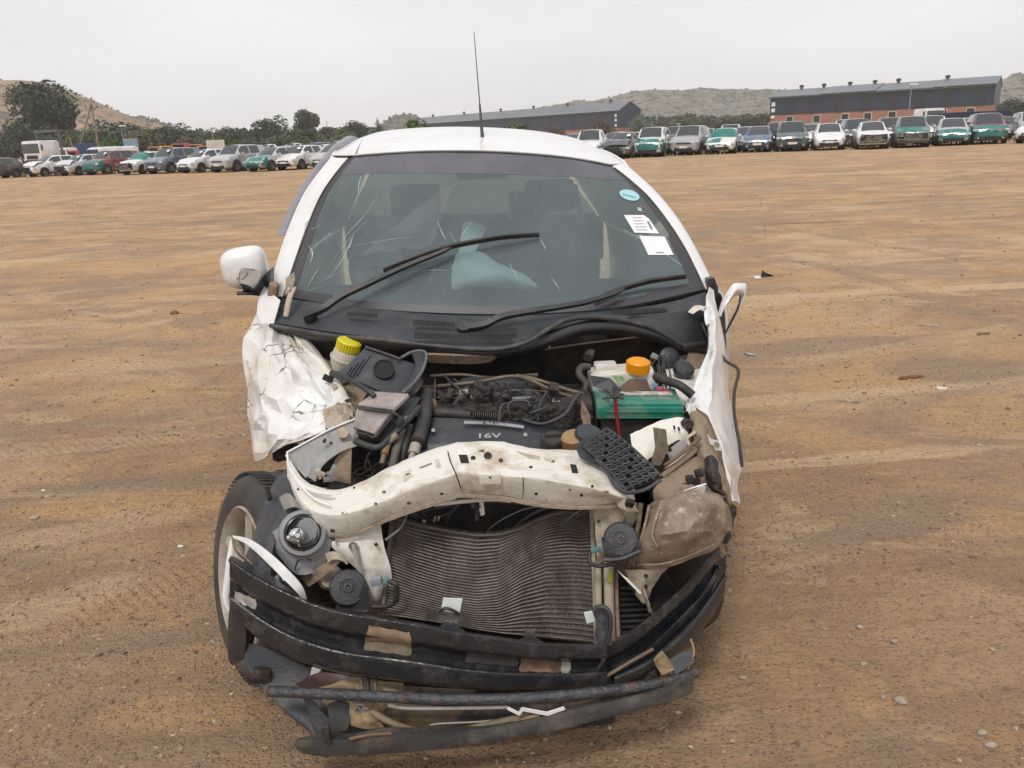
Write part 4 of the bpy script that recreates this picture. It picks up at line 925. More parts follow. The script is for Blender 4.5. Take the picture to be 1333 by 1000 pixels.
def glass_mat(name, tint, dust, duststr, rough=.03):
    m = bpy.data.materials.new(name); m.use_nodes = True; t = m.node_tree; n = t.nodes; l = t.links; n.clear()
    o = n.new('ShaderNodeOutputMaterial'); tr = n.new('ShaderNodeBsdfTransparent'); tr.inputs[0].default_value = (*tint, 1)
    gl = n.new('ShaderNodeBsdfGlossy'); gl.inputs['Roughness'].default_value = rough; fr = n.new('ShaderNodeFresnel'); fr.inputs['IOR'].default_value = 1.52
    m1 = n.new('ShaderNodeMixShader'); l.new(fr.outputs[0], m1.inputs[0]); l.new(tr.outputs[0], m1.inputs[1]); l.new(gl.outputs[0], m1.inputs[2])
    df = n.new('ShaderNodeBsdfDiffuse'); df.inputs[0].default_value = (*dust, 1)
    tcn = n.new('ShaderNodeTexCoord'); mpn = n.new('ShaderNodeMapping'); mpn.inputs['Rotation'].default_value = (0, R(35), 0); mpn.inputs['Scale'].default_value = (1, 1, .35); l.new(tcn.outputs['Object'], mpn.inputs[0])
    nz_ = n.new('ShaderNodeTexNoise'); nz_.inputs['Scale'].default_value = 3.5; nz_.inputs['Detail'].default_value = 8; nz_.inputs['Roughness'].default_value = .7; l.new(mpn.outputs[0], nz_.inputs['Vector'])
    mr = n.new('ShaderNodeMapRange'); mr.inputs['From Min'].default_value = .3; mr.inputs['From Max'].default_value = .8; mr.inputs['To Min'].default_value = duststr*.8; mr.inputs['To Max'].default_value = duststr*1.3; l.new(nz_.outputs[0], mr.inputs['Value'])
    m2 = n.new('ShaderNodeMixShader'); l.new(mr.outputs[0], m2.inputs[0]); l.new(m1.outputs[0], m2.inputs[1]); l.new(df.outputs[0], m2.inputs[2]); l.new(m2.outputs[0], o.inputs[0]); return m
WGL = glass_mat('windscreen_glass', (.57, .72, .735), (.33, .41, .425), .28)  # pale teal veil: dust with the sky's reflection mixed into its colour
SGL = glass_mat('side_glass', (.45, .55, .53), (.4, .42, .4), .10)

# ---- windscreen surface
wrows = [
 [(370, 386, 2.96), (480, 402, 2.79), (640, 409, 2.72), (790, 402, 2.72), (917, 377, 2.82)],
 [(386, 338, 3.06), (492, 346, 2.91), (640, 351, 2.85), (780, 346, 2.84), (893, 327, 2.92)],
 [(403, 290, 3.16), (500, 294, 3.03), (640, 297, 2.98), (768, 294, 2.96), (866, 285, 3.02)],
 [(424, 245, 3.26), (515, 244, 3.15), (640, 246, 3.10), (755, 248, 3.08), (836, 249, 3.12)],
 [(455, 205, 3.36), (540, 199, 3.27), (640, 199, 3.23), (735, 206, 3.20), (797, 217, 3.22)]]
_g = [smoothpts([Q(t) for t in r_], 10) for r_ in wrows]; _g = [smoothpts(list(c), 10) for c in zip(*_g)]   # [u][v]
NU, NV = len(_g), len(_g[0])
def WS(u, v, off=0.0):
    a, b_ = u*(NU-1), v*(NV-1); i, j = min(int(a), NU-2), min(int(b_), NV-2); a -= i; b_ -= j
    p = _g[i][j]*(1-a)*(1-b_)+_g[i+1][j]*a*(1-b_)+_g[i][j+1]*(1-a)*b_+_g[i+1][j+1]*a*b_
    n_ = (_g[min(i+1, NU-1)][j]-_g[i][j]).cross(_g[i][min(j+1, NV-1)]-_g[i][j]).normalized()
    if n_.y > 0: n_ = -n_
    return p+n_*off
def wsgrid(name, us, vs2, m, off, parent=car, smooth=60, th=0, keep=None, **pr):
    v = [WS(u, q, off) for q in vs2 for u in us]; nc = len(us); f = []
    for j in range(len(vs2)-1):
        for i in range(nc-1):
            if keep and not keep((us[i]+us[i+1])/2, (vs2[j]+vs2[j+1])/2): continue
            f.append((j*nc+i, j*nc+i+1, (j+1)*nc+i+1, (j+1)*nc+i))
    if th:
        k = len(v); v += [WS(u, q, off-th) for q in vs2 for u in us]; f += [tuple(k+x for x in reversed(q)) for q in f]
    return mesh(name, v, f, m, parent, smooth, **pr)
lin = lambda a, b_, n_: [a+(b_-a)*i/(n_-1) for i in range(n_)]
def rcorner(u, v):          # rounded top corners
    r_ = .06
    for cu in (r_, 1-r_):
        if (u < r_ if cu == r_ else u > 1-r_) and v > 1-r_*1.3:
            if ((u-cu)/r_)**2+((v-(1-r_*1.3))/(r_*1.3))**2 > 1.05: return False
    return True
windscreen = wsgrid('windshield', lin(0, 1, 60), lin(0, 1, 60), WGL, 0.0, keep=rcorner)
frit_refl = pm('frit_reflection', (.062, .058, .066), (.05, .047, .053), 6, .35)
band = pm('sun_band', (.13, .13, .145), (.10, .10, .115), 5, .3)
wsgrid('glass_border', lin(0, 1, 90), lin(0, 1, 70), frit_refl, .0016, windscreen, keep=lambda u, v: rcorner(u, v) and (u < .045-.012*v or u > .957+.010*v or v < .055+.03*abs(u-.5)))  # edge frit; its bottom band also paints in the dashboard's reflection
wsgrid('sun_band', lin(.033, .967, 50), lin(.84, .995, 12), band, .0010, windscreen, keep=lambda u, v: rcorner(u, v))
bvh = BVHTree.FromPolygons([tuple(v.co) for v in windscreen.data.vertices], [tuple(p.vertices) for p in windscreen.data.polygons])
def onglass(px, py, off=.004):
    d = ray(px, py).normalized(); h = bvh.ray_cast(CP, d); return (h[0] if h[0] is not None else P(px, py, 3.0))-d*off
def gquad(name, pts, m, off=.004, parent=windscreen, **pr):
    v = [onglass(x, y, off) for x, y in pts]; k = len(v); v += [onglass(x, y, off-.0015) for x, y in pts]
    return mesh(name, v, [tuple(range(k)), tuple(range(2*k-1, k-1, -1))]+[((i+1) % k, i, i+k, (i+1) % k+k) for i in range(k)], m, parent, None, **pr)
paper = pm('paper', (.80, .81, .82), (.76, .77, .78), 8, .6); ink = pm('ink', (.25, .25, .27), (.2, .2, .22), 8, .7)
gquad('sticker', [(812, 280), (838, 280), (845, 285), (858, 304), (826, 303)], paper, label='white printed paper slip on the windscreen')
gquad('sticker', [(832, 307), (865, 308), (877, 332), (844, 332)], paper, label='blank white square sheet on the windscreen')
for k in range(5): gquad('print_line', [(823+k*1.3, 282.5+k*4), (836+k*1.6, 282.5+k*4), (836.5+k*1.6, 283.3+k*4), (823.5+k*1.3, 283.3+k*4)], pm('faint_ink', (.6, .6, .62), (.55, .55, .57), 8, .7), .0065)
for k in range(6): gquad('print_bar', [(842+k*.9, 288+k*1.8), (845+k*.9, 288+k*1.8), (845.6+k*.9, 289.1+k*1.8), (842.6+k*.9, 289.1+k*1.8)], ink, .0065)
gquad('print_line', [(854, 328), (864, 328.3), (864.3, 329), (854.3, 328.8)], ink, .0065)
gquad('sticker', [(819.5+13.5*math.cos(a)*math.cos(.28)-6.6*math.sin(a)*math.sin(.28), 254+13.5*math.cos(a)*math.sin(.28)+6.6*math.sin(a)*math.cos(.28)) for a in lin(0, 6.0, 20)], pm('disc_blue', (.42, .66, .70), (.36, .6, .65), 8, .5), label='pale blue oval sticker at the top of the windscreen')
gquad('print_line', [(811, 252), (828, 256.5), (828, 257.6), (811, 253.2)], pm('blue_ink', (.2, .45, .5), (.18, .4, .45), 8, .7), .0065)
for a in lin(0, 5.6, 9): gquad('sticker_piece', [(832+9*math.cos(a)+dx, 273+5*math.sin(a)+dy) for dx, dy in ((-2.2, -1.3), (2, -1.6), (2.4, 1.3), (-1.6, 1.8))], pm('faded_red', (.20, .09, .07), (.1, .12, .12), 60, .6), .003)
gquad('sticker_piece', [(829, 270), (835, 270.5), (836, 275), (831, 275)], pm('faded_blue', (.25, .42, .45), (.4, .5, .5), 90, .6), .003)
# cracks, dust drips and a painted reflection on the glass
crk = pm('crack_white', (.46, .54, .54), (.34, .41, .41), 60, .5)
def crack(pts, w_=.9, name='crack'):
    P_ = [Vector((x, y, 0)) for x, y in pts]; P_ = smoothpts(P_, 3); L_, R_ = [], []
    for i, p in enumerate(P_):
        d = (P_[min(i+1, len(P_)-1)]-P_[max(i-1, 0)]).normalized(); s = w_*.30*(1-abs(i/(len(P_)-1)*2-1)*.8)*rnd.uniform(.5, 1.4)
        L_.append((p.x-d.y*s, p.y+d.x*s)); R_.append((p.x+d.y*s, p.y-d.x*s))
    v = [onglass(x, y, .003) for x, y in L_+R_]; k = len(L_)
    return v, [(i, i+1, k+i+1, k+i) for i in range(k-1)]
mb = MB()
for pts, w_ in [(([(492, 255), (475, 280), (452, 305), (440, 325)]), 1.0), ([(471, 228), (467, 240), (466, 252)], 2.4), ([(460, 305), (456, 318), (452, 326)], 3.0), ([(456, 308), (450, 330), (436, 352), (425, 362)], .9),
                ([(418, 345), (408, 360), (398, 378)], 1.3), ([(412, 370), (430, 360), (450, 352)], .6), ([(620, 258), (623, 268)], .9), ([(616, 288), (606, 300), (598, 312)], 1.6), ([(500, 275), (492, 283)], 1.0),
                ([(405, 285), (398, 292), (396, 310)], 2.0), ([(402, 320), (407, 330), (404, 342)], 3.0), ([(399, 300), (412, 296), (420, 290)], .8), ([(664, 280), (668, 288)], 1.0), ([(700, 305), (706, 316), (711, 326)], 1.6),
                ([(716, 358), (724, 370), (730, 380)], 1.2), ([(662, 342), (670, 356), (676, 366)], 1.3), ([(583, 300), (590, 310), (596, 320), (600, 335)], 1.0), ([(570, 288), (574, 300), (580, 311)], 2.2), ([(456, 320), (470, 318), (520, 310), (545, 308)], .5),
                ([(395, 383), (410, 376), (424, 372)], .7), ([(540, 355), (556, 352), (590, 352)], .7), ([(480, 288), (464, 300), (440, 330), (428, 350)], .5)]:
    mb.add(*crack(pts, w_))
mb.build('crack', crk, windscreen, kind='stuff')
reflm = pm('glass_reflection', (.30, .34, .35), (.22, .26, .27), 14, .9, alpha=.30, spec=0)  # pale see-through patch painted in for a reflection on the glass
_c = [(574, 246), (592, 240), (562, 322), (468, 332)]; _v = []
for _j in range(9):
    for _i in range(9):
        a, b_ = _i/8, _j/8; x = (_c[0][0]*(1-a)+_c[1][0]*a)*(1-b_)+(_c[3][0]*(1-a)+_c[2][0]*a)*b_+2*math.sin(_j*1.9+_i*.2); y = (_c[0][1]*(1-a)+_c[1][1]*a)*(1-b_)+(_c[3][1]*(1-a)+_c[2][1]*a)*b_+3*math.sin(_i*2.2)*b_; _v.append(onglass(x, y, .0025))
mesh('painted_reflection', _v, [(q*9+p, q*9+p+1, (q+1)*9+p+1, (q+1)*9+p) for q in range(8) for p in range(8)], reflm, windscreen, 60)

# ---- shell: pillars, roof, sides
B = Vector((-math.sin(R(3.5)), math.cos(R(3.5)), 0))
oL = [Q(t) for t in [(350, 380, 3.04), (362, 335, 3.13), (378, 290, 3.24), (399, 246, 3.36), (432, 203, 3.48)]]
oR = [Q(t) for t in [(931, 378, 2.88), (906, 327, 2.98), (880, 284, 3.09), (850, 248, 3.20), (812, 214, 3.32)]]
def strip3(a, b_, bulge, name, n_=3):
    rows = []
    for p, q in zip(a, b_):
        d = (q-p); nrm = Vector((d.y, -d.x, .35*abs(d.x))).normalized(); nrm = nrm if nrm.y < 0 else -nrm
        rows.append([p, p.lerp(q, .5)+nrm*bulge, q])
    return sheet(rows, 5, 4, .006)
eL = [WS(-.012, t, -.002) for t in lin(0, 1, 5)]; eR = [WS(1.012 if False else 1, t, -.002) for t in lin(0, 1, 5)]
v, f = strip3(eL, oL, .014, 'a_pillar'); mesh('a_pillar', v, f, WPAINT, car, 60)
v, f = strip3(eR, oR, .014, 'a_pillar'); mesh('a_pillar', v, f, WPAINT, car, 60)
MB().tube([WS(0, t, .001) for t in lin(0, .97, 9)], .004, 6).build('windshield_seal', RUB, car, 60)
MB().tube([WS(1, t, .001) for t in lin(0, .97, 9)], .004, 6).build('windshield_seal', RUB, car, 60)
MB().tube([WS(t, 1.0, .001) for t in lin(.03, .97, 9)], .004, 6).build('windshield_seal', RUB, car, 60)
head = [oL[4]] + [WS(t, 1.0, .003)+Vector((0, .004, .003)) for t in (.02, .12, .3, .5, .7, .88, .98)] + [oR[4]]
cx0 = (head[0].x+head[-1].x)/2
ST = [(0, 0, 1.0), (.20, .048, 1.0), (.45, .085, 1.0), (.9, .10, 1.0), (1.4, .085, .985), (1.85, .035, .96), (2.05, -.02, .94)]
def roofrow(t, dz, sx):
    r_ = []
    for i, p in enumerate(head):
        q = p+B*t; cc = cx0+B.x*t; q.x = cc+(q.x-cc)*sx
        e_ = abs(i/(len(head)-1)*2-1); q.z += dz*(1-.55*e_**4)
        # square the curved header row up towards the back
        q.y += (head[0].y*.5+head[-1].y*.5-p.y)*.6*min(1, t/1.0); r_.append(q)
    return r_
v, f = sheet([roofrow(*s_) for s_ in ST], 4, 4, .004); mesh('roof', v, f, WPAINT, car, 60)
ditch = pm('roof_ditch', (.16, .16, .17), (.11, .11, .12), 8, .5)
for k, e_ in ((1, .02), (7, -.02)):
    rr_ = [roofrow(*s_)[k]+Vector((e_, 0, .003)) for s_ in ST]; MB().tube(rr_, .011, 6, 4, .5).build('roof_moulding', ditch, car, 60)
# side skins: roof edge -> belt -> sill, going back along the car
def side(o, sgn, belt_x, name):
    beltf = Vector((o[0].x, o[0].y, o[0].z)); lay = []
    back = 2.35
    for t in lin(0, back, 9):
        i = t/back
        top = roofrow(min(t*.86, 2.05), np.interp(t*.86, [s_[0] for s_ in ST], [s_[1] for s_ in ST]), 1)[0 if sgn < 0 else 8]
        bl = beltf+B*t+Vector((sgn*.035*math.sin(i*math.pi), 0, .03*i)); lay.append((top, bl))
    return lay
for sgn, o in ((-1, oL), (1, oR)):
    lay = side(o, sgn, 0, ''); n_ = len(lay)
    # pillars and window glass
    v = []; f = []
    def seg(i0, i1, a0, a1, name, m, off=0, parent=car):
        rows = [[lay[i][0].lerp(lay[i][1], s_)+Vector((sgn*off, 0, 0)) for s_ in (a0, (a0+a1)/2, a1)] for i in range(i0, i1+1)]
        vv, ff = sheet(rows, 2, 3, .008); return mesh(name, vv, ff, m, parent, 60)
    seg(0, 8, -.02, .07, 'cant_rail', WPAINT, .004); 
    seg(0, 3, .07, .97, 'side_window', SGL); seg(4, 6, .07, .97, 'side_window', SGL)
    for i in (3, 6):
        seg(i, i+1, .05, 1.0, 'b_pillar' if i == 3 else 'c_pillar', WPAINT if i == 6 else BLKP, .002)
    seg(7, 8, .05, 1.0, 'rear_pillar', WPAINT, .003)
    # the windscreen's triangle down to the belt
    pts = [o[j]+Vector((sgn*.004, .01, 0)) for j in range(5)]; v = pts+[p+B*.0+Vector((sgn*.0, .03, 0)) for p in pts]
    rows = [[p, p+B*.05, lay[0][1]+(p-o[0])*1.0+B*.09] for p in o]; vv, ff = sheet(rows, 2, 2, .006); mesh('door_frame', vv, ff, WPAINT, car, 50)
    # door, rear quarter with wheel opening
    rows = []
    for i in range(n_):
        bl = lay[i][1]; rows.append([bl, bl+Vector((sgn*.035, 0, -.05)), bl+Vector((sgn*.055, 0, -.28)), bl+Vector((sgn*.05, 0, -.50)), bl+Vector((sgn*.0, 0, -.70))])
    vv, ff = sheet(rows[:4], 3, 3, .01); mesh('front_door', vv, ff, WPAINT, car, 50)
    vv, ff = sheet(rows[3:7], 3, 3, .01); mesh('rear_door', vv, ff, WPAINT, car, 50)
    vv, ff = sheet(rows[6:], 3, 3, .01); mesh('rear_quarter', vv, ff, WPAINT, car, 50)
    for i, off_ in ((3, .2), (6, .1)):
        b0 = rows[i]; MB().tube([p+Vector((sgn*.006, 0, 0)) for p in b0], .004, 5, 3).build('door_seam', RUB, car)
    for i in (1, 4): MB().bbox(rows[i][1]+B*.3+Vector((sgn*.03, 0, -.05)), (.025, .16, .03), .01, Matrix.Rotation(R(3.5), 3, 'Z')).build('door_handle', WPAINT, car, 50)
    # rear wheel
    wc = lay[7][1]+Vector((-sgn*.02, -.12, 0)); wc.z = .30
    arch = MB(); arch.cyl(wc+Vector((-sgn*.15, 0, .02)), wc+Vector((sgn*.072, 0, .02)), .35, n=30); arch.build('wheel_arch', SHADEBLK, car, 40)
    w_ = MB(); w_.lathe(wc+Vector((-sgn*.10, 0, 0)), (sgn, 0, 0), [(.2, 0), (.28, 0), (.3, .03), (.3, .16), (.28, .19), (.2, .19)], 36); wo = w_.build('rear_wheel', RUB, car, 40)
    w_ = MB(); w_.lathe(wc+Vector((-sgn*.10, 0, 0)), (sgn, 0, 0), [(.205, .185), (.18, .16), (.08, .15), (0, .17)], 30); w_.build('rim', CRM, wo, 40)
# tail
rb = roofrow(*ST[-1]); lowL = side(oL, -1, 0, '')[-1][1]; lowR = side(oR, 1, 0, '')[-1][1]
tl = [rb[0].lerp(rb[8], s_) + Vector((0, .02, .0)) for s_ in lin(0, 1, 5)]; bl_ = [lowL.lerp(lowR, s_)+Vector((0, .06*math.sin(s_*math.pi), 0)) for s_ in lin(0, 1, 5)]
fr_ = [[a.lerp(b_, q)+(Vector((0, .0, 0))) for a, b_ in zip(tl, bl_)] for q in (0.0, .12)]
vv, ff = sheet(fr_, 3, 3, .01); mesh('tailgate_top', vv, ff, WPAINT, car, 50)
vv, ff = sheet([[a.lerp(b_, q) for a, b_ in zip(tl, bl_)] for q in (.12, .5, .9)], 3, 3, .005); mesh('rear_window', vv, ff, SGL, car, 50)
vv, ff = sheet([[a.lerp(b_, .9)+Vector((0, 0, 0)) for a, b_ in zip(tl, bl_)], [p+Vector((0, .06, -.3)) for p in bl_], [p+Vector((0, .1, -.45)) for p in bl_], [p+Vector((0, .02, -.72)) for p in bl_]], 3, 3, .01); mesh('tailgate', vv, ff, WPAINT, car, 50)
for s_ in (0, 4): MB().bbox(bl_[s_]+Vector((.05 if s_ == 0 else -.05, .05, -.12)), (.14, .1, .3), .03).build('tail_lamp', pm('red_lamp', (.3, .01, .01), (.2, .01, .01), 5, .15), car, 50)
# floor pan and sills so the shell is closed
MB().box((-.12, 4.1, .26), (1.5, 2.5, .06)).build('floor_pan', SHADEBLK, car)
# wind deflector on the left window, antenna
dv = pm('smoked_acrylic', (.30, .30, .33), (.26, .26, .29), 5, .2, alpha=.72)
dL = [Q(t) for t in [(362, 306, 3.30), (370, 285, 3.36), (385, 255, 3.45), (404, 226, 3.52), (432, 192, 3.64), (452, 178, 3.85)]]
vv, ff = sheet([[p+Vector((.0, 0, 0)), p+Vector((.012, -.03, -.0))+Vector((.018, 0, 0)), p+Vector((.05, 0, -.01))] for p in dL], 4, 3, .003); mesh('wind_deflector', vv, ff, dv, car, 60)
ab = P(629, 192, 3.45); at_ = P(617, 42, 3.72)
m_ = MB(); m_.lathe(ab, at_-ab, [(.021, -.012), (.020, .0), (.011, .02), (.0075, .06), (.005, .17), (.0048, .2), (0, .2)], 16); an = m_.build('antenna', BLKP, car, 50)
MB().cyl(ab.lerp(at_, .25), at_, .0028, .0016, 8).build('mast', pm('antenna_mast', (.06, .05, .05), (.04, .035, .03), 9, .4, .4), an)

# ---- interior
SEAT = pm('seat_fabric', (.10, .11, .115), (.07, .078, .082), 12, .85, bump=.2, bscale=150); DASH = pm('dash_plastic', (.075, .08, .082), (.055, .06, .062), 8, .7, bump=.1, bscale=200)
LIN = pm('headliner', (.36, .37, .36), (.3, .31, .3), 5, .9); BAG = pm('airbag_cloth', (.88, .89, .88), (.78, .80, .79), 5, .7, bump=.3, bscale=15)
rows = [[WS(u, .02, -.03)+Vector((0, 0, -.02)) for u in lin(.03, .97, 7)], [WS(u, .02, -.03)+Vector((0, .22, -.03)) for u in lin(.04, .96, 7)], [WS(u, .02, -.03)+Vector((0, .48, -.05)) for u in lin(.06, .94, 7)], [WS(u, .02, -.03)+Vector((0, .56, -.18)) for u in lin(.06, .94, 7)], [WS(u, .02, -.03)+Vector((0, .54, -.5)) for u in lin(.06, .94, 7)]]
vv, ff = sheet(rows, 3, 3, .01); mesh('dashboard', vv, ff, DASH, car, 60)
vv, ff = sheet([[p+Vector((0, 0, -.05)) for p in roofrow(*s_)[1:8]] for s_ in ST], 3, 2, .005); mesh('headliner', vv, ff, LIN, car, 60)
def seat(x, y, name, w_=.5):
    m_ = MB(); m_.bbox((x, y, .52), (w_, .5, .16), .05); m_.build(name, SEAT, car, 50)
    so = MB().bbox((x, y+.33, .84), (w_*.95, .14, .62), .06, Matrix.Rotation(R(-14), 3, 'X')).build('backrest', SEAT, car, 50)
    MB().bbox((x, y+.45, 1.24), (.26, .09, .17), .035, Matrix.Rotation(R(-10), 3, 'X')).build('headrest', SEAT, so, 50)
seat(-.47, 3.75, 'seat_cushion'); seat(.24, 3.72, 'seat_cushion')
MB().bbox((-.2, 4.75, .78), (1.2, .14, .6), .05, Matrix.Rotation(R(-12), 3, 'X')).build('rear_bench', SEAT, car, 50)
for x in (-.55, .15): MB().bbox((x, 4.84, 1.15), (.24, .08, .15), .03).build('rear_headrest', SEAT, car, 50)
sw = P(512, 345, 3.42); m_ = MB(); q = Vector((0, -1, .55)).to_track_quat('Z', 'Y'); ring_ = [sw+q @ Vector((.185*math.cos(t), .185*math.sin(t), 0)) for t in lin(0, 6.283, 28)]
m_.tube(ring_, .014, 8, 1); m_.cyl(sw-q @ Vector((0, 0, .05)), sw+q @ Vector((0, 0, .02)), .06); m_.cyl(sw+q @ Vector((-.18, 0, 0)), sw+q @ Vector((.18, 0, 0)), .014); m_.build('steering_wheel', DASH, car, 50)
patch('airbag', [[(593, 332, 3.22), (603, 328, 3.2), (630, 330, 3.2), (650, 345, 3.22)], [(590, 350, 3.12), (615, 345, 3.05), (648, 348, 3.05), (680, 358, 3.12)], [(588, 368, 3.06), (612, 364, 3.0), (655, 362, 3.0), (700, 372, 3.1)], [(590, 378, 3.05), (618, 372, 3.0), (655, 374, 3.02), (696, 377, 3.1)]], BAG, jit=.012, jscale=9, th=.01)
patch('airbag_flap', [[(603, 290, 3.34), (618, 288, 3.34), (634, 296, 3.36)], [(600, 312, 3.30), (612, 310, 3.29), (626, 312, 3.3)], [(596, 335, 3.24), (606, 332, 3.22), (618, 330, 3.24)]], BAG, jit=.006, th=.006)
MB().bbox(P(628, 222, 3.38), (.22, .05, .07), .02).build('rear_view_mirror', DASH, car, 50)
tubep('seat_belt', [(748, 240, 3.85), (752, 262, 3.8), (762, 300, 3.7)], .016, LIN, flat=.2)

# ---- left mirror
mc = P(319, 349, 2.98); bm = bmesh.new(); bmesh.ops.create_uvsphere(bm, u_segments=40, v_segments=28, radius=1)
for v in bm.verts:
    x, y, z = v.co; sg = lambda a, p_: math.copysign(abs(a)**p_, a)
    v.co = Vector((sg(x, .62)*.086*(1+.06*z), sg(y, .8)*.07, sg(z, .66)*.080*(1+.10*x)))
    if v.co.y > .045: v.co.y = .045
bmesh.ops.rotate(bm, matrix=Matrix.Rotation(R(-4), 3, 'Y') @ Matrix.Rotation(R(10), 3, 'Z'), verts=bm.verts); bmesh.ops.translate(bm, vec=mc, verts=bm.verts)
mo = bmobj('door_mirror', bm, WPAINT, car, 50)
panel('broken_cover', [(309, 368, 2.885), (311, 356, 2.87), (318, 350, 2.86), (340, 352, 2.87), (345, 357, 2.9), (336, 368, 2.89), (331, 376, 2.9), (322, 371, 2.89)], WPAINT, mo, .006)
panel('torn_base', [(308, 362, 2.895), (314, 372, 2.885), (328, 378, 2.885), (337, 370, 2.88), (345, 358, 2.89), (352, 350, 2.93), (352, 372, 2.95), (345, 385, 2.93), (310, 383, 2.9), (317, 378, 2.9)], BLKP, mo, .05)
tubep('mirror_foot', [(309, 382, 2.9), (325, 382, 2.91), (347, 384, 2.96)], .014, BLKP, mo, flat=.5)
tubep('mirror_crack', [(311, 368, 2.865), (313, 352, 2.862), (320, 350, 2.86), (332, 351, 2.86)], .0012, RUB, mo, n=5)
tubep('mirror_crack', [(315, 364, 2.865), (320, 360, 2.863), (323, 355, 2.86)], .0015, RUB, mo, n=5)

# ---- cowl and wipers
rows = [[(367, 388, 2.95), (430, 396, 2.84), (500, 404, 2.76), (600, 411, 2.70), (700, 410, 2.70), (800, 404, 2.70), (870, 394, 2.74), (918, 380, 2.81)],
        [(364, 402, 2.90), (430, 408, 2.78), (500, 417, 2.69), (600, 424, 2.64), (700, 422, 2.64), (800, 411, 2.65), (870, 402, 2.70), (922, 392, 2.76)],
        [(358, 414, 2.84), (430, 424, 2.70), (500, 432, 2.60), (600, 440, 2.55), (680, 440, 2.55), (740, 420, 2.58), (840, 410, 2.64), (925, 402, 2.72)],
        [(356, 420, 2.82), (430, 432, 2.67), (500, 440, 2.57), (600, 450, 2.51), (660, 450, 2.50), (720, 428, 2.54), (790, 414, 2.60), (925, 416, 2.70)]]
patch('cowl_panel', rows, GREYP, sub=5, th=.006)
rows = [[(355, 421, 2.81), (430, 434, 2.655), (500, 442, 2.555), (600, 452, 2.495), (650, 453, 2.49), (700, 440, 2.51), (760, 421, 2.55), (830, 422, 2.58), (900, 440, 2.62), (926, 444, 2.66)],
        [(353, 427, 2.80), (430, 441, 2.64), (500, 448, 2.54), (600, 459, 2.48), (650, 460, 2.475), (700, 452, 2.50), (760, 430, 2.54), (830, 432, 2.57), (900, 454, 2.61), (926, 456, 2.65)],
        [(356, 433, 2.82), (430, 447, 2.67), (500, 455, 2.57), (600, 466, 2.51), (650, 466, 2.51), (700, 458, 2.53), (760, 437, 2.57), (830, 440, 2.6), (900, 460, 2.64), (926, 461, 2.67)]]
patch('cowl_lip', rows, BLKP, sub=4, th=.006)
patch('cowl_side', [[(800, 412, 2.63), (860, 408, 2.66), (924, 400, 2.70)], [(790, 422, 2.58), (860, 420, 2.62), (925, 424, 2.68)], [(830, 432, 2.58), (880, 440, 2.6), (925, 448, 2.66)]], BLKP, th=.01)
tubep('hood_seal', [(352, 424, 2.79), (400, 432, 2.70), (440, 438, 2.62), (500, 443, 2.54), (560, 450, 2.50), (640, 455, 2.47), (685, 446, 2.48), (715, 428, 2.51), (745, 415, 2.54), (790, 414, 2.56), (840, 424, 2.58), (880, 444, 2.60), (897, 454, 2.61)], .0085, GASKET)
tubep('hood_seal', [(700, 437, 2.50), (730, 420, 2.53), (765, 411, 2.56), (820, 414, 2.59)], .006, GASKET)
tubep('hood_seal', [(888, 452, 2.60), (905, 449, 2.62), (928, 446, 2.66)], .011, RUB)
# grille slots as raised ribs over dark slits
def ribs(px0, px1, top, bot, Yf, n_, name='cowl_vent'):
    m_ = MB()
    for i in range(n_):
        t = (i+.5)/n_; x = px0+(px1-px0)*t; y0 = top(t); y1 = bot(t); Y = Yf(t); s = .35*(px1-px0)/n_
        m_.add([P(x-s, y0, Y), P(x+s, y0, Y), P(x+s-1, y1, Y-.012), P(x-s-1, y1, Y-.012), P(x-s, y0, Y+.01), P(x+s, y0, Y+.01), P(x+s-1, y1, Y+.0), P(x-s-1, y1, Y+.0)], [(0, 1, 2, 3), (7, 6, 5, 4), (0, 4, 5, 1), (1, 5, 6, 2), (2, 6, 7, 3), (3, 7, 4, 0)])
    return m_
vent = pm('vent_dark', (.006, .006, .007), (.01, .01, .01), 8, .8)
for a in [(452, 492, lambda t: 406+t*2.5, lambda t: 411+t*3, lambda t: 2.705-.045*t, 14), (538, 592, lambda t: 416+t*3.5, lambda t: 423+t*3.5, lambda t: 2.615-.02*t, 18), (795, 868, lambda t: 402-t*1, lambda t: 409.5-t*2, lambda t: 2.625+.05*t, 28),
          (632, 672, lambda t: 428-t*1, lambda t: 433-t*1.5, lambda t: 2.555, 12), (540, 668, lambda t: 433+t*5-t*t*2, lambda t: 441+t*5-t*t*2, lambda t: 2.515-.012*t, 42), (676, 702, lambda t: 448-t*10, lambda t: 456-t*11, lambda t: 2.475+.01*t, 9)]:
    ribs(*a).build('vent_slots', vent, car, kind='stuff')
# wiper pivots and wipers
def wiper(arm, blade, piv):
    c = P(*piv); m_ = MB(); m_.tube([Q(t) for t in arm], lambda t: .0165-.0085*t, 4, 6, 1.0); m_.cyl(c+Vector((0, .01, -.012)), c+Vector((0, -.006, .008)), .026, .022, 16); wa = m_.build('wiper_arm', BLKP, car, 25)
    m_ = MB(); m_.tube([Q(t) for t in blade], lambda t: .003+.0035*math.sin(t*math.pi), 6, 5, 1.0); m_.build('wiper_blade', RUB, wa, 45)
    m_ = MB(); m_.tube([Q(t)+Vector((0, .01, -.008)) for t in blade], .0035, 4, 5, 2.4); m_.build('rubber_strip', RUB, wa, 45)
wiper([(397, 412, 2.74), (420, 402, 2.74), (444, 386, 2.77), (480, 369, 2.80), (530, 346, 2.83), (575, 328, 2.86), (588, 320, 2.88)], [(498, 350, 2.84), (530, 338, 2.855), (580, 321, 2.87), (640, 309, 2.89), (672, 305.5, 2.90), (702, 303.5, 2.91)], (403, 411, 2.75))
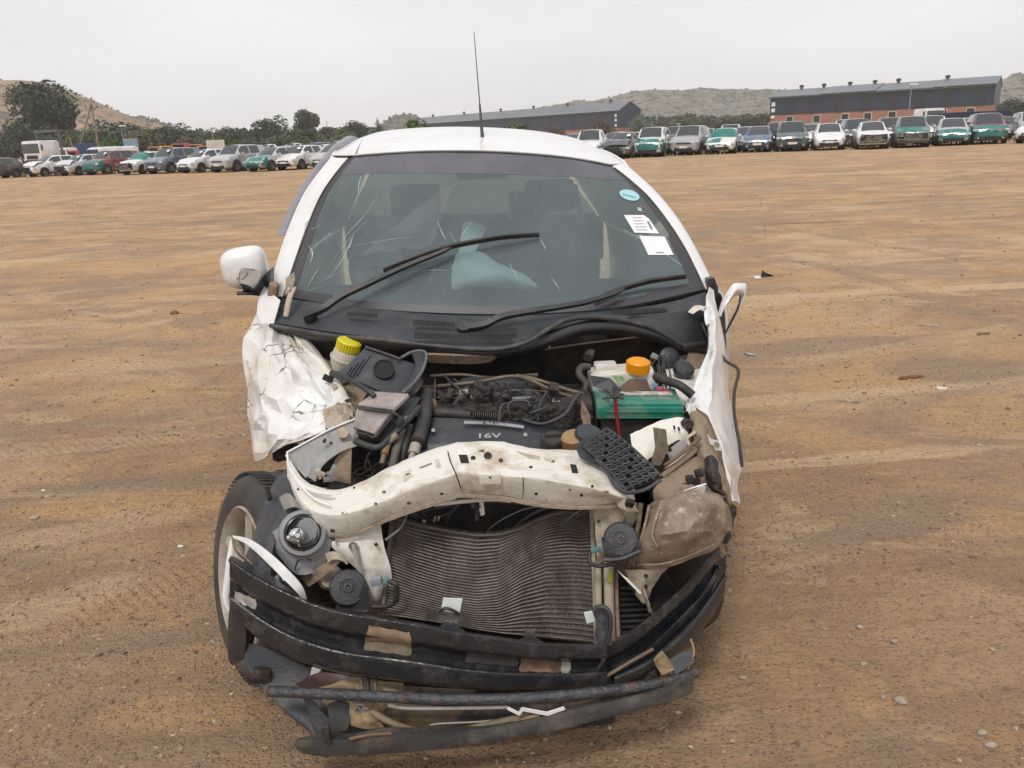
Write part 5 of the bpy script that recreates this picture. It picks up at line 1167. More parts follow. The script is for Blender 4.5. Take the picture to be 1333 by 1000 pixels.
wiper([(604, 427, 2.60), (630, 423, 2.60), (655, 412, 2.62), (700, 404, 2.64), (760, 394, 2.67), (800, 382, 2.71), (812, 376, 2.73)], [(774, 389, 2.71), (800, 378, 2.735), (840, 366, 2.76), (870, 361, 2.775), (894, 358, 2.79)], (604, 426, 2.60))
tubep('hood_hinge', [(383, 374, 2.86), (378, 384, 2.84), (374, 400, 2.82), (372, 412, 2.81)], .012, CREAMD, flat=.5)
panel('hinge_plate', [(372, 362, 2.85), (383, 354, 2.85), (384, 364, 2.85), (380, 378, 2.85), (371, 384, 2.85)], CREAMD, th=.005)
tubep('hinge_bolt', [(376, 376, 2.835), (376, 376, 2.86)], .005, CHRM, sub=1)
boxp('torn_foam', 356, 378, 2.90, (.04, .04, .07), TANM, rot=(20, 20, 0), b=.018)
# ================================================================ crumpled outer panels
patch('front_fender', [
 [(344, 378, 2.96), (350, 392, 2.93), (358, 405, 2.90), (362, 412, 2.88), (368, 420, 2.86)],
 [(333, 410, 2.88), (345, 418, 2.84), (362, 425, 2.82), (376, 432, 2.80), (388, 442, 2.76)],
 [(318, 440, 2.80), (338, 448, 2.70), (362, 452, 2.68), (390, 462, 2.66), (412, 475, 2.62)],
 [(315, 470, 2.74), (338, 478, 2.60), (368, 482, 2.56), (402, 492, 2.52), (432, 506, 2.50)],
 [(322, 505, 2.68), (342, 515, 2.52), (372, 520, 2.44), (412, 522, 2.40), (450, 530, 2.38)],
 [(324, 540, 2.64), (344, 550, 2.48), (374, 552, 2.38), (408, 548, 2.32), (444, 550, 2.26)],
 [(328, 575, 2.62), (344, 578, 2.46), (366, 574, 2.36), (392, 570, 2.28), (412, 566, 2.22)],
 [(331, 600, 2.60), (342, 598, 2.48), (352, 590, 2.42), (364, 582, 2.36), (376, 578, 2.30)]],
 CRACK, sub=9, subv=6, th=.003, jit=.0022, jscale=22.0, seed=4, smooth=14, buckle=.013)
patch('fender_flap', [[(344, 372, 2.93), (352, 380, 2.90), (365, 391, 2.86)], [(336, 392, 2.90), (350, 398, 2.86), (362, 402, 2.83)], [(334, 420, 2.86), (345, 424, 2.83), (355, 428, 2.81)]], WPAINT, sub=5, th=.004, jit=.004, jscale=6)
patch('fender_rail', [[(366, 418, 2.84), (372, 420, 2.83), (392, 434, 2.78), (400, 440, 2.78)], [(384, 440, 2.74), (396, 450, 2.70), (410, 458, 2.68), (420, 465, 2.68)], [(410, 478, 2.62), (424, 480, 2.57), (434, 486, 2.56), (442, 495, 2.56)], [(425, 500, 2.52), (438, 504, 2.48), (448, 508, 2.47), (453, 516, 2.47)], [(428, 518, 2.46), (438, 525, 2.42), (448, 522, 2.42), (455, 518, 2.43)]],
      CREAM, sub=5, th=.004, jit=.008, jscale=12, seed=2, smooth=35)
boxp('rail_slot', 427, 493, 2.50, (.035, .004, .022), SHADEBLK, rot=(-30, 30, 0), b=.002); tubep('rail_hole', [(435, 503, 2.465), (435, 503, 2.475)], .010, CREAMD, sub=1)
patch('torn_steel', [[(420, 535, 2.34), (440, 528, 2.34), (458, 532, 2.36)], [(424, 550, 2.26), (446, 545, 2.24), (463, 545, 2.28)], [(425, 560, 2.22), (445, 562, 2.18), (464, 556, 2.22)]], CREAMD, sub=6, th=.004, jit=.022, jscale=22, seed=9, smooth=20)
patch('torn_steel', [[(438, 520, 2.40), (450, 522, 2.38), (462, 540, 2.34)], [(432, 532, 2.36), (446, 536, 2.32), (460, 550, 2.28)]], CRACK, sub=6, th=.004, jit=.018, jscale=20, seed=19, smooth=20)
patch('inner_wheel_well', [[(355, 590, 2.5), (365, 580, 2.5), (378, 577, 2.5), (392, 580, 2.48)], [(357, 600, 2.45), (366, 596, 2.42), (380, 594, 2.4), (394, 596, 2.4)]], SHADEBLK, th=.02, jit=.01)
patch('inner_fender', [[(366, 424, 2.90), (400, 438, 2.86), (440, 444, 2.80), (480, 450, 2.72)], [(400, 460, 2.74), (430, 470, 2.74), (455, 478, 2.70), (490, 480, 2.66)], [(440, 500, 2.56), (460, 505, 2.56), (485, 510, 2.54), (500, 515, 2.5)], [(452, 540, 2.40), (470, 545, 2.40), (490, 550, 2.38), (500, 560, 2.35)]], TANM, sub=4, th=.005)
# right side: fender folded edge-on
patch('front_fender', [
 [(920, 384, 2.74), (924, 374, 2.76), (929, 378, 2.78)],
 [(918, 400, 2.70), (926, 398, 2.70), (936, 412, 2.76)],
 [(922, 430, 2.60), (932, 425, 2.58), (943, 440, 2.68)],
 [(919, 470, 2.48), (932, 462, 2.46), (946, 480, 2.58)],
 [(905, 500, 2.38), (926, 498, 2.36), (950, 520, 2.50)],
 [(892, 530, 2.28), (924, 535, 2.26), (956, 550, 2.42)],
 [(912, 560, 2.20), (935, 570, 2.18), (962, 590, 2.34)],
 [(926, 590, 2.14), (943, 600, 2.12), (964, 612, 2.28)],
 [(940, 622, 2.10), (950, 625, 2.09), (960, 636, 2.22)],
 [(948, 655, 2.08), (955, 652, 2.07), (964, 656, 2.18)]],
 pm('fender_white', (.76, .75, .74), (.68, .66, .64), 9, .3, coat=.3, dirt=(.34, .27, .2), damt=.6, dscale=22, dlo=.56, dhi=.68), sub=9, subv=6, th=.003, jit=.0012, jscale=22, seed=7, smooth=14, buckle=.006)
patch('fender_edge', [[(905, 497, 2.36), (916, 470, 2.44), (925, 450, 2.5)], [(898, 520, 2.30), (912, 500, 2.36), (922, 478, 2.44)], [(893, 535, 2.26), (906, 538, 2.28), (915, 540, 2.3)]], WPAINT, sub=4, th=.003, jit=.004)
tubep('door_trim', [(914, 422, 2.66), (922, 440, 2.62), (932, 452, 2.58), (945, 470, 2.54), (961, 482, 2.50), (956, 510, 2.46), (956, 540, 2.40), (962, 575, 2.34), (966, 608, 2.30)], .0055, RUB)
# right mirror remains: hollow white shell
mr = patch('door_mirror', [[(934, 411, 2.74), (940, 392, 2.74), (948, 378, 2.76), (956, 369, 2.78), (971, 369, 2.82)], [(938, 412, 2.70), (944, 398, 2.69), (953, 384, 2.71), (960, 377, 2.74), (969, 379, 2.80)], [(938, 408, 2.76), (944, 400, 2.76), (952, 390, 2.78), (960, 385, 2.8), (968, 385, 2.82)]], WPAINT, sub=5, th=.005, jit=.003)
patch('mirror_shell', [[(971, 370, 2.80), (969, 384, 2.80), (962, 402, 2.80), (953, 420, 2.80), (944, 436, 2.80)], [(964, 384, 2.82), (962, 392, 2.82), (957, 404, 2.82), (950, 418, 2.82), (944, 433, 2.82)]], WPAINT, mr, sub=4, th=.004)
tubep('shell_edge', [(964, 384, 2.79), (961, 400, 2.79), (953, 417, 2.79), (944, 434, 2.79)], .003, RUB, mr)
panel('mirror_foot', [(921, 364, 2.80), (930, 362, 2.80), (935, 375, 2.82), (935, 388, 2.82), (928, 385, 2.8), (922, 375, 2.8)], BLKP, mr, .04)
patch('crumpled_tab', [[(897, 407, 2.66), (905, 398, 2.66), (917, 400, 2.68)], [(902, 409, 2.64), (910, 404, 2.64), (916, 405, 2.66)]], CREAM, sub=4, jit=.008, jscale=20, th=.003)
patch('crumpled_tab', [[(918, 404, 2.64), (921, 400, 2.66), (925, 398, 2.68)], [(917, 415, 2.62), (920, 414, 2.62), (924, 412, 2.64)], [(920, 424, 2.6), (922, 422, 2.6), (925, 425, 2.62)]], WPAINT, sub=4, jit=.006, jscale=20, th=.003)

# ================================================================ engine bay
patch('firewall', [[(375, 432, 2.80), (460, 446, 2.66), (560, 456, 2.60), (660, 460, 2.60), (760, 435, 2.66), (840, 440, 2.70), (925, 450, 2.74)], [(380, 470, 2.80), (470, 480, 2.70), (560, 490, 2.66), (660, 490, 2.66), (760, 490, 2.68), (840, 490, 2.70), (925, 495, 2.74)],
                   [(400, 600, 2.80), (470, 620, 2.70), (560, 640, 2.64), (660, 640, 2.64), (760, 640, 2.64), (840, 640, 2.68), (925, 640, 2.74)]], SHADEBLK, sub=3, th=.01)
patch('bulkhead_edge', [[(556, 462, 2.50), (600, 463, 2.48), (640, 462, 2.48), (652, 456, 2.48)], [(558, 472, 2.52), (600, 474, 2.50), (636, 472, 2.50), (650, 462, 2.5)]], TANM, sub=4, th=.01)
tubep('body_seam', [(690, 458, 2.55), (720, 453, 2.56), (770, 446, 2.58), (835, 438, 2.60)], .004, BROWNT)
boxp('wiper_linkage', 752, 438, 2.66, (.20, .06, .035), GREYP, rot=(0, -3, 0)); boxp('cream_tab', 714, 447, 2.53, (.022, .004, .026), CREAMD, rot=(0, 25, 0), b=.002)
MB().box(P(640, 600, 2.45), (1.05, .5, .02)).build('bay_floor', SHADEBLK, car)
MB().bbox(P(650, 560, 2.34), (.60, .22, .24), .03).build('engine_block', OILY, car, 40)
# engine cover with lettering
patch('engine_cover', [[(545, 543, 2.22), (600, 545, 2.20), (680, 550, 2.20), (752, 560, 2.24)], [(548, 555, 2.17), (600, 556, 2.15), (680, 560, 2.15), (752, 568, 2.18)], [(550, 559, 2.155), (600, 560, 2.135), (680, 564, 2.135), (752, 572, 2.165)], [(548, 576, 2.09), (600, 578, 2.07), (680, 584, 2.07), (752, 592, 2.10)], [(546, 610, 2.05), (600, 612, 2.03), (680, 616, 2.03), (752, 620, 2.06)]],
      pm('cover_blue_black', (.030, .034, .045), (.022, .025, .034), 6, .35, dirt=(.13, .11, .09), damt=.3, dscale=10), sub=5, th=.01)
badge = pm('badge_silver', (.42, .43, .45), (.34, .35, .36), 9, .35, metal=.4)
def text3d(s, px, py, Y, size, m, rotx, rotz=0, roty=0, ext=.0006, name='lettering'):
    cu = bpy.data.curves.new(name, 'FONT'); cu.body = s; cu.size = size; cu.extrude = ext; cu.offset = size*.012; cu.align_x = 'CENTER'; cu.align_y = 'CENTER'; cu.resolution_u = 3
    o = bpy.data.objects.new(name, cu); dg = None; COL.objects.link(o); bpy.context.view_layer.update()
    me = bpy.data.meshes.new_from_object(o.evaluated_get(bpy.context.evaluated_depsgraph_get())); bpy.data.objects.remove(o)
    M4 = Matrix.Translation(P(px, py, Y)) @ Matrix.Rotation(R(rotz), 4, 'Z') @ Matrix.Rotation(R(roty), 4, 'Y') @ Matrix.Rotation(R(rotx), 4, 'X') @ Matrix.Diagonal((1.8, 1, 1, 1)); me.transform(M4)
    o = bpy.data.objects.new(name, me); COL.objects.link(o); me.materials.append(m); o.parent = car; o.matrix_parent_inverse = Matrix.Translation(car.location).inverted(); return o
text3d('16V', 636, 567.5, 2.088, .025, badge, 30, 0, 2.0)
patch('name_plate', [[(604, 548, 2.165), (640, 549, 2.16), (682, 554, 2.16)], [(604, 551.5, 2.148), (640, 552.5, 2.145), (682, 557.5, 2.145)]], badge, sub=2, th=.002)
text3d('E-TEC II', 643, 550.6, 2.140, .011, SHADEBLK, 28, 0, 3.5)
m_ = MB(); c = P(720, 574, 2.08); m_.lathe(c, (0, -.25, 1), [(0, -.03), (.036, -.03), (.036, .006), (.03, .014), (0, .014)], 20); m_.bbox(c+Vector((0, 0, .018)), (.05, .012, .012), .004); m_.build('oil_cap', RUB, car, 40)
for px, py in ((564, 561), (684, 567)): tubep('cover_bolt', [(px, py, 2.13), (px, py-1, 2.12)], .006, ZINC, sub=1)
tubep('throttle_duct', [(545, 538, 2.26), (580, 538, 2.24), (612, 541, 2.24)], .017, RUB)
m_ = MB()
for k in range(16): a = P(616+k*2.6, 541+k*.15, 2.235); b_ = P(617.4+k*2.6, 541+k*.15, 2.235); m_.cyl(a, b_, .021 if k % 2 else .018, n=12)
m_.build('ribbed_hose', RUB, car, 40)
m_ = MB()
for k in range(24):
    px, py = rnd.uniform(565, 735), rnd.uniform(500, 540); M3 = Matrix.Rotation(rnd.uniform(-.5, .5), 3, 'Y') @ Matrix.Rotation(rnd.uniform(-.4, .4), 3, 'X')
    m_.bbox(P(px, py, rnd.uniform(2.26, 2.44)), (rnd.uniform(.015, .06), rnd.uniform(.02, .05), rnd.uniform(.02, .06)), .006, M3)
m_.build('engine_casting', OILY, car, 40, kind='stuff')
for k in range(4): tubep('intake_runner', [(606+k*27, 505, 2.42), (607+k*27, 512, 2.34), (608+k*27, 536, 2.26)], .017, GREYP)
boxp('plenum', 650, 506, 2.42, (.26, .09, .07), GREYP, b=.02)
boxp('coil_pack', 700, 528, 2.28, (.05, .05, .05), BLKP, rot=(0, 8, 0)); boxp('injector_rail', 648, 522, 2.30, (.24, .02, .015), ZINC, rot=(0, -2, 0), b=.005)
for pts, r_ in [([(662, 536, 2.2), (664, 524, 2.21), (685, 522, 2.21), (690, 530, 2.2)], .004), ([(680, 546, 2.2), (706, 552, 2.19), (735, 540, 2.19), (748, 520, 2.2), (756, 512, 2.22)], .006), ([(700, 548, 2.2), (702, 528, 2.22), (712, 510, 2.26)], .003),
                ([(690, 538, 2.2), (705, 533, 2.2), (714, 528, 2.22)], .004), ([(650, 548, 2.18), (652, 530, 2.2), (660, 525, 2.22)], .004)]: tubep('wiring', pts, r_, GREYP)
for pts, r_ in [([(538, 500, 2.42), (552, 504, 2.40), (580, 502, 2.36), (625, 497, 2.32), (665, 490, 2.32), (690, 495, 2.32), (720, 509, 2.30), (748, 518, 2.3)], .0058), ([(672, 489, 2.40), (700, 495, 2.38), (740, 508, 2.35), (760, 513, 2.33)], .0065),
                ([(560, 490, 2.5), (600, 488, 2.5), (640, 492, 2.5), (700, 488, 2.5)], .006), ([(570, 518, 2.30), (600, 512, 2.30), (680, 508, 2.30), (720, 511, 2.30)], .002)]: tubep('brown_pipe', pts, r_, BROWNT)
m_ = MB(); m_.bbox(P(604, 511, 2.30), (.03, .015, .018), .003); m_.cyl(P(607, 511, 2.29), P(609, 511, 2.29), .011); m_.build('cable_end', ZINC, car)
m_ = MB(); m_.cyl(P(560, 525, 2.30), P(560, 510, 2.34), .016); m_.lathe(P(561, 527, 2.28), (0, -1, .3), [(0, 0), (.022, 0), (.022, .02), (.012, .03), (0, .03)], 14); m_.build('rusty_fitting', pm('rust', (.30, .15, .08), (.14, .08, .05), 20, .8), car, 40)
# hoses at the left of the engine
tubep('radiator_hose', [(556, 512, 2.32), (554, 535, 2.20), (549, 560, 2.12), (543, 576, 2.06)], .021, RUB); tubep('hose_coupling', [(541, 580, 2.05), (538, 592, 2.02)], .017, pm('alloy_dull', (.42, .38, .32), (.3, .26, .2), 12, .5, .3), sub=1)
tubep('hose_pipe', [(538, 590, 2.02), (533, 602, 2.0), (529, 612, 2.0)], .009, ZINC)
tubep('radiator_hose', [(524, 560, 2.14), (516, 585, 2.06), (510, 612, 2.02)], .013, pm('hose_grey', (.13, .115, .10), (.08, .07, .06), 12, .7)); tubep('radiator_hose', [(536, 556, 2.16), (528, 580, 2.08), (522, 612, 2.05)], .012, RUB)
tubep('brown_fitting', [(505, 576, 2.06), (500, 592, 2.02)], .011, pm('bronze', (.32, .19, .06), (.16, .1, .05), 15, .5)); tubep('fitting_nose', [(500, 592, 2.02), (497, 604, 2.0)], .008, BROWNT, sub=1)
for k in range(12):
    x0, y0 = rnd.uniform(466, 520), rnd.uniform(580, 610); tubep('bay_cable', [(x0, y0, 2.15), (x0+rnd.uniform(-20, 20), y0+rnd.uniform(5, 16), 2.12), (x0+rnd.uniform(-30, 30), y0+rnd.uniform(16, 32), 2.1)], .003, RUB, n=6)
# air filter box: tilted lid, pleated element, lower tray
patch('filter_lid', [[(476, 452, 2.42), (492, 458, 2.40), (520, 468, 2.38), (548, 476, 2.40)], [(458, 470, 2.36), (485, 478, 2.32), (515, 488, 2.31), (545, 493, 2.34)], [(440, 486, 2.32), (475, 500, 2.25), (505, 512, 2.24), (535, 513, 2.28)]], GREYP, sub=4, th=.012)
c = P(500, 483, 2.305); nrm_ = toward(500, 483); q = nrm_.to_track_quat('Z', 'Y'); m_ = MB(); m_.lathe(c, nrm_ + Vector((0, 0, .6)), [(0, .012), (.030, .012), (.030, -.02), (.033, -.02), (.033, .016), (.029, .016)], 28); m_.build('duct_hole', SHADEBLK, car, 40)
patch('lid_frame', [[(536, 459, 2.44), (548, 456, 2.45), (556, 460, 2.44)], [(540, 480, 2.36), (548, 482, 2.34), (553, 478, 2.36)], [(520, 512, 2.24), (532, 510, 2.24), (540, 500, 2.27)]], GREYP, sub=4, th=.02)
tubep('lid_rim', [(522, 466, 2.38), (535, 459, 2.41), (548, 457, 2.42), (555, 462, 2.41), (551, 480, 2.33), (540, 497, 2.26), (524, 512, 2.21)], .005, pm('rim_grey', (.13, .135, .14), (.09, .095, .1), 9, .5))
for k in range(4): tubep('lid_rib', [(482-k*8, 462+k*5, 2.375-k*.015), (464-k*7, 488+k*3, 2.285-k*.008)], .0025, GREYP, sub=1)
tubep('lid_rim', [(439, 486, 2.30), (470, 503, 2.22), (488, 516, 2.19)], .008, BLKP); tubep('lid_rim', [(476, 452, 2.41), (500, 460, 2.385), (522, 468, 2.36)], .005, BLKP)
tray = patch('filter_tray', [[(478, 510, 2.28), (510, 512, 2.26), (548, 518, 2.24)], [(466, 536, 2.20), (500, 545, 2.16), (535, 535, 2.18)], [(462, 566, 2.12), (492, 574, 2.08), (500, 570, 2.08)]], BLKP, sub=3, th=.03)
PLT = pm('filter_paper', (.72, .65, .62), (.58, .51, .48), 14, .9, dirt=(.25, .2, .18), damt=.4, dscale=25)
def pleats(c00, c10, c01, c11, n_, name, dep=.014):
    """pleats run from edge 0 (c00-c01) to edge 1 (c10-c11)"""
    a, b_, c_, d_ = Q(c00), Q(c10), Q(c01), Q(c11); nr = (b_-a).cross(c_-a).normalized(); nr = nr if nr.dot(CP-a) > 0 else -nr; V = []; Fc = []
    for i in range(n_*2+1):
        t = i/(n_*2); h = nr*(dep if i % 2 else 0); V += [a.lerp(c_, t)+h, b_.lerp(d_, t)+h]
    Fc = [(2*i, 2*i+1, 2*i+3, 2*i+2) for i in range(n_*2)]
    fe = mesh(name, V, Fc, PLT, tray, None); m_ = MB()
    for i in range(0, n_*2+1, 2): m_.cyl(V[2*i]+nr*.006, V[2*i+1]+nr*.006, .0022, n=4)  # dark lines put shade, along with dirt, into the pleat valleys
    m_.build('fold_shading', pm('fold_shade_dirt', (.12, .10, .09), (.2, .17, .15), 30, .9), fe, kind='stuff'); return fe
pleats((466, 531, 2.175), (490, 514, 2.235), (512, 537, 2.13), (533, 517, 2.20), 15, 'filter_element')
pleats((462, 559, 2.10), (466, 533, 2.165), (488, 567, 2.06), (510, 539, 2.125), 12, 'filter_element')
tubep('filter_strap', [(464, 531, 2.16), (490, 535, 2.12), (512, 538, 2.10), (520, 543, 2.10)], .004, RUB)
tubep('filter_frame', [(490, 513, 2.235), (512, 514, 2.22), (534, 517, 2.20)], .003, RUB); tubep('filter_frame', [(464, 563, 2.09), (478, 566, 2.07), (488, 569, 2.055), (500, 556, 2.085), (512, 541, 2.11)], .0035, RUB)
tubep('filter_frame', [(462, 574, 2.06), (490, 583, 2.03), (508, 570, 2.06), (530, 548, 2.11), (546, 530, 2.16)], .010, BLKP); tubep('tray_side', [(502, 577, 2.05), (516, 566, 2.07)], .012, TANM); tubep('tray_side', [(525, 549, 2.11), (541, 538, 2.14)], .009, TANM)
boxp('clip', 521, 549, 2.08, (.018, .02, .03), BLKP, rot=(0, 30, 0)); 
# brake fluid reservoir
c = P(448, 474, 2.58); m_ = MB(); m_.lathe(c, (.35, -.1, 1), [(0, -.03), (.034, -.028), (.047, .0), (.05, .02), (.054, .022), (.054, .027), (.048, .029), (.045, .05), (.034, .06), (0, .06)], 24); ro = m_.build('brake_reservoir', pm('aged_plastic', (.50, .46, .38), (.38, .34, .26), 8, .4, dirt=(.22, .17, .11), damt=.4, dscale=15), car, 40)
YEL = pm('yellow_cap', (.70, .62, .02), (.58, .50, .02), 12, .4); c2 = c+Vector((.35, -.1, 1)).normalized()*.058
def ribcap(c, ax, r_, h, m, name, parent, n_=26):
    m_ = MB(); m_.lathe(c, ax, [(0, 0), (r_*.94, 0), (r_*.94, h), (r_*.84, h*1.12), (0, h*1.12)], 28); q = Vector(ax).to_track_quat('Z', 'Y')
    for k in range(n_):
        a = 6.283*k/n_; m_.cyl(Vector(c)+q @ Vector((r_*.95*math.cos(a), r_*.95*math.sin(a), 0)), Vector(c)+q @ Vector((r_*.95*math.cos(a), r_*.95*math.sin(a), h)), r_*.085, n=6)
    return m_.build(name, m, parent, 40)
ribcap(c2, (.35, -.1, 1), .041, .030, YEL, 'yellow_cap', ro)
tubep('servo_edge', [(432, 486, 2.5), (446, 492, 2.46), (450, 500, 2.44)], .012, RUB)
# washer / coolant tank with orange cap
ctx = MB(); ctx.bbox(P(808, 492, 2.44), (.21, .12, .07), .018, Matrix.Rotation(R(-4), 3, 'Y')); ctx.bbox(P(842, 500, 2.42), (.035, .10, .075), .012, Matrix.Rotation(R(35), 3, 'Y')); ctx.bbox(P(788, 478, 2.46), (.075, .07, .03), .01)
tk = ctx.build('coolant_tank', pm('tank_white', (.70, .70, .66), (.62, .61, .56), 9, .35, dirt=(.35, .26, .16), damt=.45, dscale=18), car, 40)
ribcap(P(830, 483, 2.40), (.05, -.12, 1), .038, .033, pm('orange_cap', (.80, .33, .01), (.7, .26, .01), 12, .4), 'orange_cap', tk)
tubep('tank_hose', [(769, 478, 2.42), (757, 478, 2.42), (754, 488, 2.40), (763, 500, 2.38), (760, 512, 2.36), (754, 540, 2.28), (750, 560, 2.24)], .012, RUB); tubep('tank_hose', [(765, 466, 2.48), (768, 461, 2.5), (772, 462, 2.5)], .016, RUB)
tubep('tank_hose', [(853, 490, 2.38), (868, 496, 2.34), (885, 502, 2.30), (902, 515, 2.28)], .014, RUB)
m_ = MB()
for k in range(10): m_.cyl(P(748, 520+k*4.2, 2.24), P(748, 522+k*4.2, 2.24), .013 if k % 2 else .010, n=10)
m_.build('ribbed_conduit', RUB, car, 40)
panel('torn_label', [(768, 489, 2.335), (795, 493, 2.325), (812, 512, 2.30), (800, 512, 2.30), (772, 503, 2.32)], pm('tape_black', (.02, .02, .03), (.035, .035, .045), 8, .35), th=.004)
panel('label_patch', [(796, 489, 2.325), (810, 490, 2.325), (815, 496, 2.32), (803, 497, 2.32)], pm('green_label', (.30, .50, .18), (.10, .12, .10), 60, .6), th=.002)
panel('brown_cover', [(806, 505, 2.30), (820, 494, 2.32), (842, 494, 2.32), (848, 510, 2.30), (815, 511, 2.29)], pm('brown_card', (.13, .075, .045), (.06, .04, .03), 14, .8), th=.004)
# battery
bk = pm('battery_green', (.015, .20, .14), (.010, .14, .10), 7, .35, dirt=(.30, .24, .17), damt=.45, dscale=12); bb = pm('battery_black', (.022, .022, .023), (.035, .032, .03), 30, .6, dirt=(.2, .15, .1), damt=.35, dscale=22, bump=.2, bscale=90)
Mz = Matrix.Rotation(R(-3), 3, 'Z') @ Matrix.Rotation(R(1.5), 3, 'Y')
bt = MB().bbox(P(830, 566, 2.28), (.245, .16, .16), .008, Mz).build('battery', bb, car, 40)
lid_c = P(829, 526, 2.27)
MB().bbox(lid_c, (.262, .175, .040), .008, Mz).build('battery_lid', bk, bt, 40)
m_ = MB(); m_.bbox(lid_c+Vector((.018, -.002, .022)), (.22, .15, .010), .003, Mz); m_.build('lid_step', bk, bt, 40)
for k in (-1, 1): MB().bbox(lid_c+Vector((.01, -.0895, .009*k-.004)), (.24, .004, .004), .0015, Mz).build('lid_rib', bk, bt)
MB().bbox(lid_c+Vector((.03, .01, .030)), (.16, .03, .004), .001, Mz).build('battery_sticker', pm('torn_sticker', (.60, .56, .5), (.2, .16, .13), 40, .8), bt)
m_ = MB(); m_.tube([Q(t) for t in [(788, 508, 2.22), (797, 515, 2.185), (812, 519, 2.17)]], .007, 6, 4, .5); m_.tube([Q(t) for t in [(800, 505, 2.23), (800, 516, 2.18), (801, 522, 2.165)]], .006, 6, 4, .6); m_.tube([Q(t) for t in [(784, 519, 2.18), (800, 517, 2.17), (810, 513, 2.2)]], .006, 6, 4, .5); hb = m_.build('hold_down_clamp', OILY, car, 40)
tubep('red_strap', [(801, 522, 2.165), (803, 545, 2.165), (807, 570, 2.16)], .0055, pm('strap_red', (.28, .02, .03), (.2, .015, .02), 12, .5), hb)
panel('tray_side', [(757, 520, 2.2), (768, 540, 2.19), (770, 560, 2.18), (760, 556, 2.18), (756, 540, 2.2)], TANM, th=.01)
for i, (px, py, m__) in enumerate([(858, 506, 'clip_pink'), (866, 509, 'clip_red'), (852, 501, 'clip_blue'), (776, 509, 'clip_blue')]):
    boxp('fuse_clip', px, py, 2.30, (.02, .012, .012), pm(m__, {'clip_pink': (.45, .10, .17), 'clip_red': (.4, .03, .05), 'clip_blue': (.2, .32, .42)}[m__], None, 20, .5), rot=(0, 15*i, 10), b=.003)
patch('strut_tower', [[(868, 470, 2.66), (895, 462, 2.68), (922, 466, 2.66)], [(862, 500, 2.44), (890, 498, 2.44), (915, 500, 2.46)], [(858, 524, 2.34), (880, 526, 2.32), (902, 530, 2.32)]], CREAM, sub=4, th=.006, jit=.004)
m_ = MB(); m_.lathe(P(891, 479, 2.48), (.3, -.45, 1), [(0, -.02), (.034, -.02), (.036, 0), (.03, .008), (.012, .012), (0, .012)], 28); m_.build('strut_cap', GREYP, car, 40)
m_ = MB(); m_.lathe(P(872, 465, 2.58), (.2, -.9, .5), [(0, -.02), (.034, -.02), (.036, 0), (.02, .008), (0, .008)], 24); m_.build('servo_drum', BLKP, car, 40)
for k in range(12): x0 = rnd.uniform(846, 868); tubep('relay_wiring', [(x0, rnd.uniform(462, 480), 2.46), (x0+rnd.uniform(-8, 8), 490, 2.42), (x0+rnd.uniform(-10, 10), rnd.uniform(498, 512), 2.36)], .0028, RUB, n=6)
boxp('connector', 852, 464, 2.48, (.024, .015, .018), ZINC, rot=(0, 30, 0), b=.004)
patch('inner_fender', [[(900, 448, 2.66), (915, 450, 2.68), (928, 455, 2.7)], [(880, 520, 2.4), (900, 520, 2.42), (915, 500, 2.5)], [(870, 590, 2.25), (900, 590, 2.3), (925, 560, 2.4)]], TANM, sub=3, th=.006)
# tank with black lid, strainer
m_ = MB(); m_.lathe(P(748, 580, 2.02), (-.1, -.2, 1), [(0, -.05), (.026, -.05), (.034, .0), (.036, .03), (.030, .036), (0, .036)], 22); m_.build('steering_fluid_tank', pm('amber_plastic', (.36, .22, .09), (.28, .17, .07), 9, .45), car, 40)
m_ = MB(); m_.lathe(P(766, 567, 2.01), (.2, -.35, 1), [(0, -.01), (.036, -.01), (.040, .0), (.036, .012), (0, .016)], 26); m_.build('tank_lid', GREYP, car, 40)

rg = random.Random(21)
for k in range(16):
    x0, y0 = rg.uniform(560, 740), rg.uniform(488, 505); dx = rg.uniform(-50, 50)
    tubep('engine_hose' if k % 3 == 0 else 'wiring', [(x0, y0, 2.40), (x0+dx*.4, y0+rg.uniform(8, 14), 2.33), (x0+dx, y0+rg.uniform(20, 34), 2.27)], .009 if k % 3 == 0 else rg.uniform(.0025, .005), [RUB, GREYP, BLKP][k % 3], n=8)
for k in range(8):
    x0, y0 = rg.uniform(570, 730), rg.uniform(500, 538); M3 = Matrix.Rotation(rg.uniform(-.6, .6), 3, 'Y'); MB().bbox(P(x0, y0, 2.26), (rg.uniform(.015, .035), .012, rg.uniform(.01, .02)), .003, M3).build('bracket', [ZINC, TANM, BLKP][k % 3], car, 40)
# ================================================================ radiator support beam and everything bolted in front
BM_ = [ # x, back edge y, ridge y, lower edge y, Yback, Yridge, Ylower
 (374, 592, 604, 625, 1.98, 1.95, 1.94), (384, 612, 634, 655, 1.93, 1.88, 1.88), (404, 632, 661, 686, 1.90, 1.82, 1.83), (436, 640, 669, 697, 1.90, 1.79, 1.81), (470, 630, 662, 691, 1.91, 1.78, 1.80),
 (505, 612, 648, 676, 1.92, 1.78, 1.80), (545, 594, 632, 662, 1.93, 1.78, 1.80), (590, 580, 617, 648, 1.94, 1.79, 1.81), (600, 578, 614, 645, 1.94, 1.79, 1.81), (650, 577, 618, 647, 1.93, 1.78, 1.80), (665, 580, 619, 650, 1.93, 1.77, 1.80),
 (700, 587, 622, 657, 1.92, 1.75, 1.78), (735, 588, 628, 660, 1.92, 1.74, 1.77), (770, 592, 634, 660, 1.91, 1.74, 1.77), (800, 606, 642, 658, 1.89, 1.75, 1.78), (826, 636, 648, 655, 1.84, 1.78, 1.80)]
rows = []
